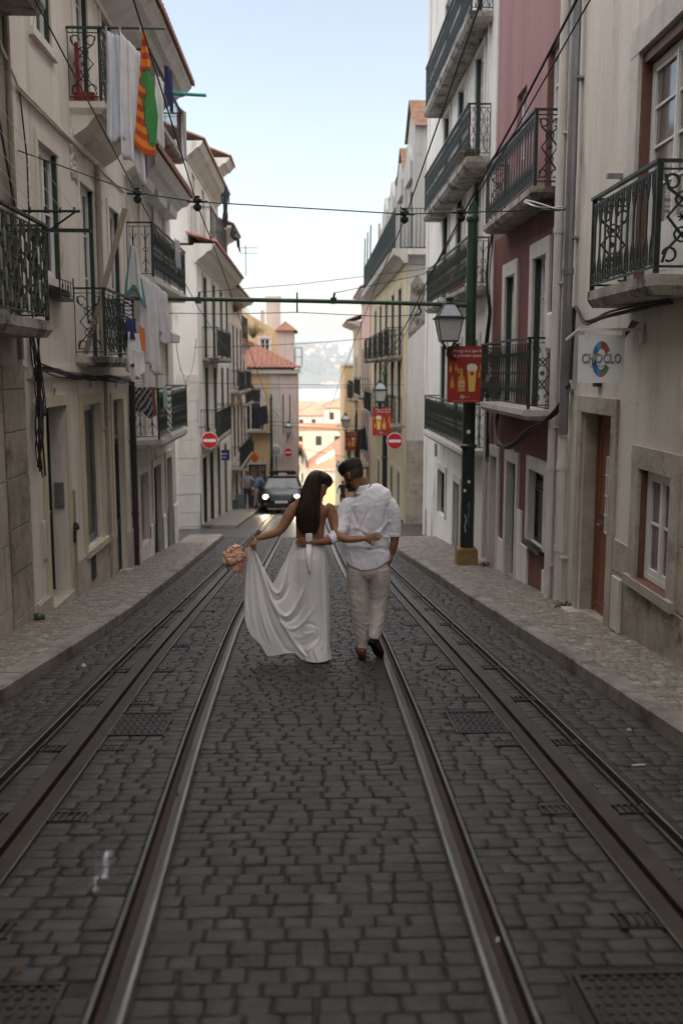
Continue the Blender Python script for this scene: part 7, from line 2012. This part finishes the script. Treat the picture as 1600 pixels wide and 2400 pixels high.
# shirt
mb = MB()
slimb(mb, [(1224,906,YM,190,.134),(1226,860,YM,187,.130),(1224,800,YM,182,.12),(1222,740,YM,178,.118),(1228,670,YM,170,.115),(1238,580,YM,164,.118),(1245,500,YM,164,.122),(1248,430,YM,176,.12),(1243,385,YM,186,.112),(1232,350,YM,176,.10),(1222,322,YM,138,.09),(1208,300,YM,88,.078)], n=34)
slimb(mb, [(1118,412,YM,50,.070),(1076,420,YM-.005,58),(1052,470,YM-.015,62),(1038,540,YM-.035,60),(1018,600,YM-.07,60),(990,655,YM-.115,55),(955,690,YM-.148,46),(932,700,YM-.158,42)], n=20)
slimb(mb, [(1372,400,YM,50,.070),(1406,416,YM,58),(1432,470,YM,58),(1444,540,YM,54),(1450,600,YM,50),(1449,650,YM,47),(1448,668,YM,47)], n=20)
c0 = Q(1240,600,YM)
def line_d(P_, wd, amp):
    W_ = [Q(a, b, YM-.1) for a, b in P_]
    return (W_, wd, amp)
SL = [line_d([(1100,432),(1200,410),(1300,388),(1420,364)], .004, .003), line_d([(1245,410),(1235,470),(1205,540),(1165,640)], .010, -.009), line_d([(1255,410),(1262,480),(1252,560),(1240,640)], .011, .008), line_d([(1290,440),(1300,560),(1290,680)], .016, -.006),
      line_d([(1110,470),(1140,560),(1120,680)], .014, -.008), line_d([(1090,620),(1150,600),(1220,640)], .014, .008), line_d([(1390,440),(1370,540),(1385,640),(1330,700)], .014, -.008), line_d([(1395,560),(1340,620),(1290,660)], .014, .009),
      line_d([(1060,760),(1150,745),(1240,760)], .016, .007), line_d([(1240,780),(1330,770),(1400,790)], .016, -.007), line_d([(1100,820),(1110,880)], .012, .006), line_d([(1300,830),(1310,890)], .012, .006), line_d([(1350,820),(1360,880)], .012, -.006),
      line_d([(1180,620),(1230,700),(1280,740)], .014, -.007), line_d([(1320,640),(1360,680),(1400,690)], .012, .007)]
def shirtd(c, n_):
    d = 0
    if n_.y < .2:
        for W_, wd, amp in SL:
            best = 9
            for a, b in zip(W_, W_[1:]):
                ax, az, bx2, bz2 = a.x, a.z, b.x, b.z; dx, dz = bx2-ax, bz2-az
                q = max(0, min(1, ((c.x-ax)*dx+(c.z-az)*dz)/(dx*dx+dz*dz))); e = (c.x-ax-q*dx)**2 + (c.z-az-q*dz)**2
                if e < best: best = e
            if best < 9*wd*wd: d += amp*math.exp(-best/(wd*wd))
    arm = abs(c.x - c0.x) > .165
    if arm: v = Vector((c.x*12 + c.z*12, c.y*9, c.z*19 - c.x*9)); a_ = .004
    else: v = Vector((c.x*11+c.z*7, c.y*6, c.z*10 - c.x*9)); a_ = .0026
    r_ = 1 - abs(noise.noise(v))*2.2
    d += a_*max(0, r_)**2 + .003*noise.noise(c*28)
    return d*min(1, max(0, (c.z-Q(1225,906,YM).z)/.07))
sh = organic(mb, 'shirt', 'shirt', MN, .0062, shirtd, 3)
# cut the hem: lower at the middle of the back
me = sh.data
zb0, zb1 = Q(1225,906,YM).z, Q(1225,780,YM).z
x0_, x1_ = Q(1045,900,YM).x, Q(1400,900,YM).x
hemx = [x0_ + (x1_-x0_)*(a-1045)/355 for a in (1045,1100,1170,1250,1300,1400)]
hemy = [(906-b)*U for b in (866,900,926,918,904,850)]
for v in me.vertices:
    z = v.co.z + MN.location.z
    if z < zb1 and abs(v.co.x) < .3:
        q_ = min(1, (zb1-z)/(zb1-zb0)); v.co.z += float(np.interp(v.co.x + MN.location.x, hemx, hemy))*q_
mb = MB()
slimb(mb, [(1200,318,YM,86,.080),(1196,296,YM-.002,70,.070),(1190,274,YM-.004,64,.064),(1188,262,YM-.004,62,.062)], n=22)
organic(mb, 'collar', 'shirt', MN, .006, lambda c, n_: .002*noise.noise(c*40), 2)
for (pts) in ([(948,690,YM-.15,49),(925,702,YM-.162,47)], [(1449,640,YM,51),(1448,672,YM,51)]):
    mb = MB(); slimb(mb, pts, n=18); organic(mb, 'cuff', 'shirt', MN, .006, lambda c, n_: .004*noise.noise(c*50), 2)
# trousers
mb = MB()
slimb(mb, [(1228,850,YM,166,.106),(1232,900,YM,172,.114),(1236,950,YM,172,.118),(1238,990,YM,150,.095),(1238,1020,YM,110,.06)], n=30)
slimb(mb, [(1155,930,YM,92,.11),(1150,1000,YM,90,.105),(1152,1080,YM,86,.095),(1158,1160,YM-.01,80,.088),(1166,1240,YM-.012,75,.082),(1174,1320,YM-.008,71,.076),(1182,1400,YM,66,.07),(1188,1470,YM,58,.064),(1191,1530,YM,50,.058),(1192,1566,YM,46,.055)], n=24)
slimb(mb, [(1318,930,YM,92,.11),(1324,1000,YM,90,.105),(1326,1080,YM+.01,85,.095),(1324,1150,YM+.015,78,.088),(1318,1210,YM+.005,70,.080),(1312,1290,YM-.02,65,.074),(1304,1360,YM-.05,60,.068),(1294,1420,YM-.075,53,.062),(1284,1470,YM-.10,46,.056),(1280,1492,YM-.108,43,.053)], n=24)
def trd(c, n_):
    zc = c.z - gz(YM)
    k = 19 if zc < .62 else 10
    v = Vector((c.x*8, c.y*5, c.z*k + math.sin(c.x*14)*1.2)); r_ = 1-abs(noise.noise(v))*2.0
    return (.0050 if zc < .62 else .003)*max(0, r_)**2 + .002*noise.noise(c*30)
organic(mb, 'trousers', 'linen', MN, .0065, trd, 3)
mb = MB(); mb.tube([Q(1408,880,YM-.04),Q(1402,850,YM-.03),Q(1420,842,YM-.0)], .004, 5); mb.build('pocket_seam','linen',MN)
# shoes
def shoe(pos, heading, pitch, roll=0, name='shoe'):
    """built with the heel at the origin and the toe along +y; pitch lifts the heel"""
    L_ = .285; rows = []
    mb = MB(); n = 18
    prof = [(0,.0,.030,.062),(.012,.0,.036,.075),(.05,.0,.038,.080),(.09,.0,.036,.078),(.14,.0,.040,.062),(.19,.0,.047,.050),(.235,.0,.045,.040),(.265,0,.034,.032),(.285,0,.016,.022)]
    Mx = Matrix.Translation(pos) @ Matrix.Rotation(heading, 4, 'Z') @ Matrix.Rotation(-pitch, 4, 'X')
    def ringv(y, w_, h, z0): return [Mx @ Vector((w_*math.cos(a), y, z0 + (h)*(.5+.5*math.sin(a))**.8)) for a in np.linspace(0, 2*PI, n, endpoint=False)]
    k = 0
    for y, _, w_, h in prof: mb.v += ringv(y, w_, h, .020)
    for i in range(len(prof)-1):
        for j in range(n): mb.f.append([i*n+j, i*n+(j+1) % n, (i+1)*n+(j+1) % n, (i+1)*n+j]); mb.mi.append(0)
    mb.f.append(list(range(n))); mb.mi.append(0); mb.f.append([(len(prof)-1)*n+j for j in range(n)]); mb.mi.append(0)
    o = mb.build(name, 'shoe_leather', MN, smooth=True)
    sb = o.modifiers.new('s','SUBSURF'); sb.levels = 1; sb.render_levels = 1
    mb = MB()
    out = [(-.032,.0),(-.040,.05),(-.036,.10),(-.045,.18),(-.044,.23),(-.030,.275),(0,.292),(.030,.275),(.046,.23),(.047,.18),(.037,.10),(.040,.05),(.032,0),(0,-.012)]
    pts = [Mx @ Vector((x, y, .022)) for x, y in out] + [Mx @ Vector((x, y, .008 if y > .08 else .0)) for x, y in out]; m_ = len(out)
    mb.add(pts, [tuple(range(m_)), tuple(range(m_, 2*m_))] + [(i, (i+1) % m_, m_+(i+1) % m_, m_+i) for i in range(m_)])
    mb.build('sole', 'shoe_sole', o)
    return o
p = Q(1192,1640,YM-.08); shoe(Vector((p.x, YM-.09, gz(YM-.09)+.002)), R(4), -math.atan(-.103)*-1)
# pushing-off foot: heel raised, sole turned to the viewer
toe = Q(1322,1646,YM+.0); hl = Q(1256,1520,YM-.135)
yt = YM-.005; tz = gz(yt)
d_ = Vector((toe.x, yt+.02, tz+.01)) - hl; 
shoe(Vector((hl.x, hl.y, hl.z)), -math.atan2(d_.x, d_.y), math.asin(max(-1,min(1,-d_.z/ d_.length))))
mb = MB(); slimb(mb, [(1192,1555,YM,32),(1192,1590,YM-.01,33)]); mb.build('sock', mat('sock', (.12,.09,.07), rough=.9), MN, smooth=True)

# ================================================================ people further down the street
def far_person(label, x, y, h, top_m, bot_m, hair_m, lean=0.0, head=0.0, stride=.15, arm_l=(.15,-.1), arm_r=(.15,.1), group='people waiting by the taxi', skin='skin_m', yaw=0, bald=False):
    s_ = h/1.72; t = T('person', label, 'person', (x, y, gz(y) + (PAVZ if x < -2.3 else 0)), group, yaw)
    def blob(name, joints, radii, edges, m, root=0, lv=1):
        me = bpy.data.meshes.new(name); me.from_pydata([tuple(Vector(j)*s_) for j in joints], edges, []); ob = bpy.data.objects.new(name, me); sc.collection.objects.link(ob)
        sk = ob.modifiers.new('skin','SKIN')
        for v, r in zip(me.skin_vertices[0].data, radii): v.radius = (r*s_, r*s_*.85)
        me.skin_vertices[0].data[root].use_root = True
        sb = ob.modifiers.new('sub','SUBSURF'); sb.levels = lv; sb.render_levels = lv
        me.materials.append(MATS[m]); ob.parent = t; return ob
    L = lean
    hip = (0, 0, .92); ch = (0, L*.35, 1.28-abs(L)*.15); nk = (0, L*.5, 1.46-abs(L)*.25); hd = (0+head*.03, L*.62, 1.60-abs(L)*.33)
    sl, sr = (-.18, L*.45, 1.40-abs(L)*.22), (.18, L*.45, 1.40-abs(L)*.22)
    el = (-.18-arm_l[0], sl[1]+arm_l[1]*.5, sl[2]-.28); hl_ = (el[0]+.02, el[1]+arm_l[1], el[2]-.24)
    er = (.18+arm_r[0], sr[1]+arm_r[1]*.5, sr[2]-.28); hr = (er[0]-.02, er[1]+arm_r[1], er[2]-.24)
    kl_, kr_ = (-.10, stride*.5, .5), (.10, -stride*.5, .5); fl, fr_ = (-.10, stride, .06), (.10, -stride, .06)
    tl, tr_ = (-.10, stride+.14, .03), (.10, -stride+.14, .03)
    J_ = [hip, ch, nk, hd, sl, el, hl_, sr, er, hr, kl_, fl, tl, kr_, fr_, tr_, (0+head*.05, L*.66, 1.68-abs(L)*.34)]
    blob('body', J_, [.075,.12,.05,.085,.06,.04,.03,.06,.04,.03,.06,.04,.03,.06,.04,.03,.06], [(0,1),(1,2),(2,3),(3,16),(1,4),(4,5),(5,6),(1,7),(7,8),(8,9),(0,10),(10,11),(11,12),(0,13),(13,14),(14,15)], skin)
    blob('shirt', [(0,0,.88), ch, (0,nk[1],nk[2]-.06), sl, tuple((Vector(sl)*.3+Vector(el)*.7)), sr, tuple((Vector(sr)*.3+Vector(er)*.7))], [.165,.165,.09,.085,.06,.085,.06], [(0,1),(1,2),(1,3),(3,4),(1,5),(5,6)], top_m)
    blob('trousers', [(0,0,1.0), (-.10,stride*.1,.80), kl_, (fl[0],fl[1],.10), (.10,-stride*.1,.80), kr_, (fr_[0],fr_[1],.10)], [.145,.11,.075,.055,.11,.075,.055], [(0,1),(1,2),(2,3),(0,4),(4,5),(5,6)], bot_m)
    blob('hair', [(hd[0],hd[1]-.03,hd[2]-.01),(hd[0],hd[1]-.02,hd[2]+.07),(hd[0],hd[1]+.01,hd[2]+.10)], [.085,.088,.05], [(0,1),(1,2)], hair_m)
    blob('shoes', [(fl[0],fl[1]-.03,.04),(tl[0],tl[1],.03)], [.05,.035], [(0,1)], 'cloth_dark'); blob('shoes', [(fr_[0],fr_[1]-.03,.04),(tr_[0],tr_[1],.03)], [.05,.035], [(0,1)], 'cloth_dark')
    return t
mat('tee_grey', (.30,.31,.36), None, rough=.9); mat('tee_blue', (.16,.24,.40), None, rough=.9); mat('shorts_pink', (.42,.32,.29), None, rough=.9); mat('hair_fair', (.20,.12,.06), None, rough=.7)
far_person('person in a grey T-shirt and black trousers with back to the camera, pulling a suitcase', -2.72, 42, 1.64, 'tee_grey', 'cloth_dark', 'hair_fair', arm_r=(.22,-.05), arm_l=(.10,-.12), stride=.1, skin='skin_f')
far_person('person in a blue shirt bending towards the taxi', -2.33, 41.6, 1.66, 'tee_blue', 'shorts_pink', 'hair_fair', lean=.45, arm_r=(.05,.2), arm_l=(.05,.15), stride=.14, skin='skin_f', yaw=R(-60))
far_person('person in dark clothes standing behind the blue shirt, close to the taxi', -2.12, 43.6, 1.74, 'cloth_dark', 'cloth_dark', 'hair_short')
far_person("lone person in dark clothes walking far down the street behind the man's head", 1.95, 60, 1.75, 'cloth_dark', 'cloth_navy', 'hair_short', group=None, stride=.2)
def suitcase(x, y, w_, h, m, label, handle=True, name='suitcase'):
    z = gz(y) + (PAVZ if x < -2.3 else 0); t = T(name, label, 'luggage', (x,y,z))
    mb = MB(); mb.box(x-w_/2,x+w_/2,y-.12,y+.12,z+.04,z+h); mb.build('shell', m, t, bevel=.03)
    mb = MB(); 
    for i in range(4): mb.box(x-w_/2+.04+i*(w_-.08)/3.3, x-w_/2+.06+i*(w_-.08)/3.3, y-.128,y-.118,z+.08,z+h-.05)
    mb.build('ribs','cloth_grey',t)
    if handle: mb = MB(); mb.tube([(x-.09,y+.08,z+h-.02),(x-.09,y+.08,z+h+.32),(x+.09,y+.08,z+h+.32),(x+.09,y+.08,z+h-.02)], .009, 5); mb.build('handle','pipe_zinc',t)
    mb = MB(); 
    for sx in (-1,1): mb.lathe([(.035,-.015),(.035,.015)], (x+sx*(w_/2-.06),y+.05,z+.035), 10, axis=0)
    mb.build('wheels','cable',t)
suitcase(-3.02, 41.8, .42, .62, mat('case_teal', (.10,.16,.16), rough=.4), 'pale teal hard suitcase on wheels beside the grey T-shirt')
suitcase(-3.28, 41.4, .34, .36, 'cloth_dark', 'small black bag on the pavement left of the suitcase', handle=False, name='travel_bag')
suitcase(-2.42, 42.2, .36, .5, 'cloth_navy', 'dark blue bag held behind the blue shirt', handle=False, name='travel_bag')
# ================================================================ the taxi
mat('car_black', (.010,.010,.012), None, rough=.32, spec=.35)
mat('headlight', (.9,.9,.85), None, rough=.2, emit=(1,.93,.66), es=3.2)
mat('taxi_cream', (.60,.56,.40), None, rough=.4)
TX = T('taxi', 'dark taxi with lit headlights coming up the street, roof box on top', 'taxi', (-1.20, 39.6, gz(39.6)))
TX.rotation_euler = (-math.atan(.103), 0, 0)
st = [  # y, z bottom, z shoulder, half width, z top
 (0.00,.34,.60,.66),(.05,.24,.68,.76),(.18,.20,.76,.83),(.55,.19,.86,.87),(1.15,.19,.97,.885),(1.6,.19,1.0,.89),(2.6,.19,1.0,.89),(3.5,.20,1.0,.88),(4.0,.25,.98,.84),(4.25,.34,.90,.78)]
mb = MB(); sec = []
for y, zb_, zs, hw in st:
    sec.append([(-hw*.92,y,zb_),(-hw,y,zb_+.10),(-hw,y,zs-.16),(-hw*.95,y,zs-.05),(-hw*.80,y,zs),(-hw*.3,y,zs+.025),(hw*.3,y,zs+.025),(hw*.80,y,zs),(hw*.95,y,zs-.05),(hw,y,zs-.16),(hw,y,zb_+.10),(hw*.92,y,zb_)])
n = 12
for s_ in sec: mb.v += [Vector(p) for p in s_]
for i in range(len(sec)-1):
    for j in range(n): mb.f.append([i*n+j, i*n+(j+1) % n, (i+1)*n+(j+1) % n, (i+1)*n+j]); mb.mi.append(0)
mb.f.append(list(range(n))); mb.mi.append(0); mb.f.append([(len(sec)-1)*n+j for j in range(n)]); mb.mi.append(0)
mb.build('body', 'car_black', TX, smooth=True, local=True)
# cabin
cs = [(1.10,.98,.80,.98),(1.75,.98,.80,1.40),(2.2,.98,.80,1.46),(3.2,.98,.79,1.45),(3.7,.98,.76,1.34),(4.1,.95,.70,1.0)]
mb = MB(); gb = MB()
def ringc(y, hw, zt, zb_=.97): 
    k = (zt-.98)/.48; tw = hw - .16*k
    return [(-hw,y,zb_),(-tw-.01,y,zt-.05*min(1,k+.2)),(-tw+.08,y,zt),(tw-.08,y,zt),(tw+.01,y,zt-.05*min(1,k+.2)),(hw,y,zb_)]
rings = [ringc(y, hw, zt) for y, _, hw, zt in cs]
for r_ in rings: gb.v += [Vector(p) for p in r_]
for i in range(len(rings)-1):
    for j in range(5): gb.f.append([i*6+j, i*6+j+1, (i+1)*6+j+1, (i+1)*6+j]); gb.mi.append(0)
gb.f.append([0,1,2,3,4,5]); gb.mi.append(0)
gb.build('windows', mat('car_glass', (.05,.07,.075), (.09,.115,.12), 2, .1, spec=.5), TX, smooth=False, local=True)
mb.box(-.60,.60,1.95,3.3,1.455,1.485)
for sx in (-1,1):
    mb.tube([(sx*.81,1.08,.98),(sx*.655,1.78,1.41),(sx*.645,2.2,1.455),(sx*.64,3.2,1.45),(sx*.72,4.08,.99)], .030, 6)
    mb.tube([(sx*.80,2.45,.98),(sx*.66,2.45,1.44)], .028, 5)
mb.build('roof_frame','car_black',TX, local=True)
mb = MB(); prof = [(-.55,1.55),(-.58,1.64),(-.48,1.74),(.48,1.74),(.58,1.64),(.55,1.55)]
mb.prism(prof, 2.2, 3.7, axis=1); mb.build('roof_box','car_black',TX, local=True, bevel=.03)
mb = MB(); mb.box(-.17,.17,1.88,2.02,1.50,1.62); a_ = mb.build('taxi_sign','taxi_cream',TX, local=True, bevel=.015)
fr = FR((-1.2,39.6,gz(39.6)), (1,0,0), (0,-1,0))
for sx in (-1,1):
    mb = MB(); mb.lathe([(.0,-.0),(.10,.0),(.125,.04),(.13,.10)], (sx*.60,-.015+.03,.665), 14, axis=0) if False else None
    k = 14; pts = [(sx*.635 + .12*math.cos(a), .035 + .05*abs(math.cos(a)), .66 + .095*math.sin(a)) for a in np.linspace(0, 2*PI, k, endpoint=False)]
    mb = MB(); mb.add([Vector(p) - Vector((0,.045,0)) for p in pts] + [Vector(p)+Vector((0,.06,0)) for p in pts], [tuple(range(k)), tuple(range(k,2*k))] + [(i,(i+1) % k,k+(i+1) % k,k+i) for i in range(k)])
    mb.build('headlight','headlight',TX, local=True)
    mb = MB(); mb.lathe([(.04,-.02),(.06,0),(.04,.02)], (sx*.62,.0,.36), 10, axis=1) if False else mb.box(sx*.62-.08,sx*.62+.08,-.005,.05,.34,.40); mb.build('fog_lamp','pipe_zinc',TX, local=True)
    mb = MB(); mb.box(sx*.93-.08, sx*.93+.08, 1.28,1.36,.96,1.10); mb.build('mirror','car_black',TX, local=True, bevel=.02)
mb = MB()
for i in range(4): mb.box(-.42,.42,-.012,.02,.50+i*.035,.515+i*.035)
mb.tube([(.07*math.cos(a), -.012, .635+.07*math.sin(a)) for a in np.linspace(0,2*PI,16)], .008, 5); mb.build('grille','pipe_zinc',TX, local=True)
mb = MB(); mb.box(-.26,.26,-.03,-.005,.40,.50); mb.build('number_plate','sign_white',TX, local=True)
mb = MB(); mb.box(-.62,.62,-.02,.04,.24,.38); mb.build('bumper','cable',TX, local=True)
for sx in (-1,1):
    for y in (.80,3.40):
        mb = MB(); mb.lathe([(.20,-.10),(.30,-.095),(.32,-.06),(.32,.06),(.30,.095),(.20,.10)], (sx*.80,y,.32), 20, axis=0); w_ = mb.build('wheel','cable',TX, local=True)
        mb = MB(); mb.lathe([(.0,.0),(.19,.0),(.19,.02)], (sx*.80+sx*.10,y,.32), 12, axis=0); mb.build('rim','pipe_zinc',w_, local=True)
for sx in (-1,1):
    mb = MB(); mb.tube([(sx*.45,1.12,1.0),(sx*.12,1.20,1.05)], .01, 4); mb.build('wiper','cable',TX, local=True)

for sx in (-1, 1):
    ld = bpy.data.lights.new('headlight_lamp', 'SPOT'); ld.energy = 45; ld.spot_size = R(46); ld.spot_blend = .6; ld.color = (1, .80, .50); ld.shadow_soft_size = .07
    lo = bpy.data.objects.new('headlight_lamp', ld); sc.collection.objects.link(lo); lo.parent = TX; lo.location = (sx*.635, -.10, .66); lo.rotation_euler = (R(83), 0, R(180))
# ================================================================ the air between here and the far shore
hz = bpy.data.materials.new('haze'); hz.use_nodes = True
n_, l_ = hz.node_tree.nodes, hz.node_tree.links
n_.remove(n_['Principled BSDF'])
pv = n_.new('ShaderNodeVolumePrincipled'); pv.inputs['Color'].default_value = (.72, .85, 1, 1); pv.inputs['Density'].default_value = .00025; pv.inputs['Anisotropy'].default_value = .2
l_.new(pv.outputs[0], n_['Material Output'].inputs['Volume'])
mb = MB(); mb.box(-2600, 2600, -70, 4800, -62, 150)
hzo = mb.build('haze', hz); hzo['kind'] = 'stuff'; hzo['label'] = 'pale blue haze over the river and the far shore'; hzo['category'] = 'haze'
hzo.display_type = 'WIRE'
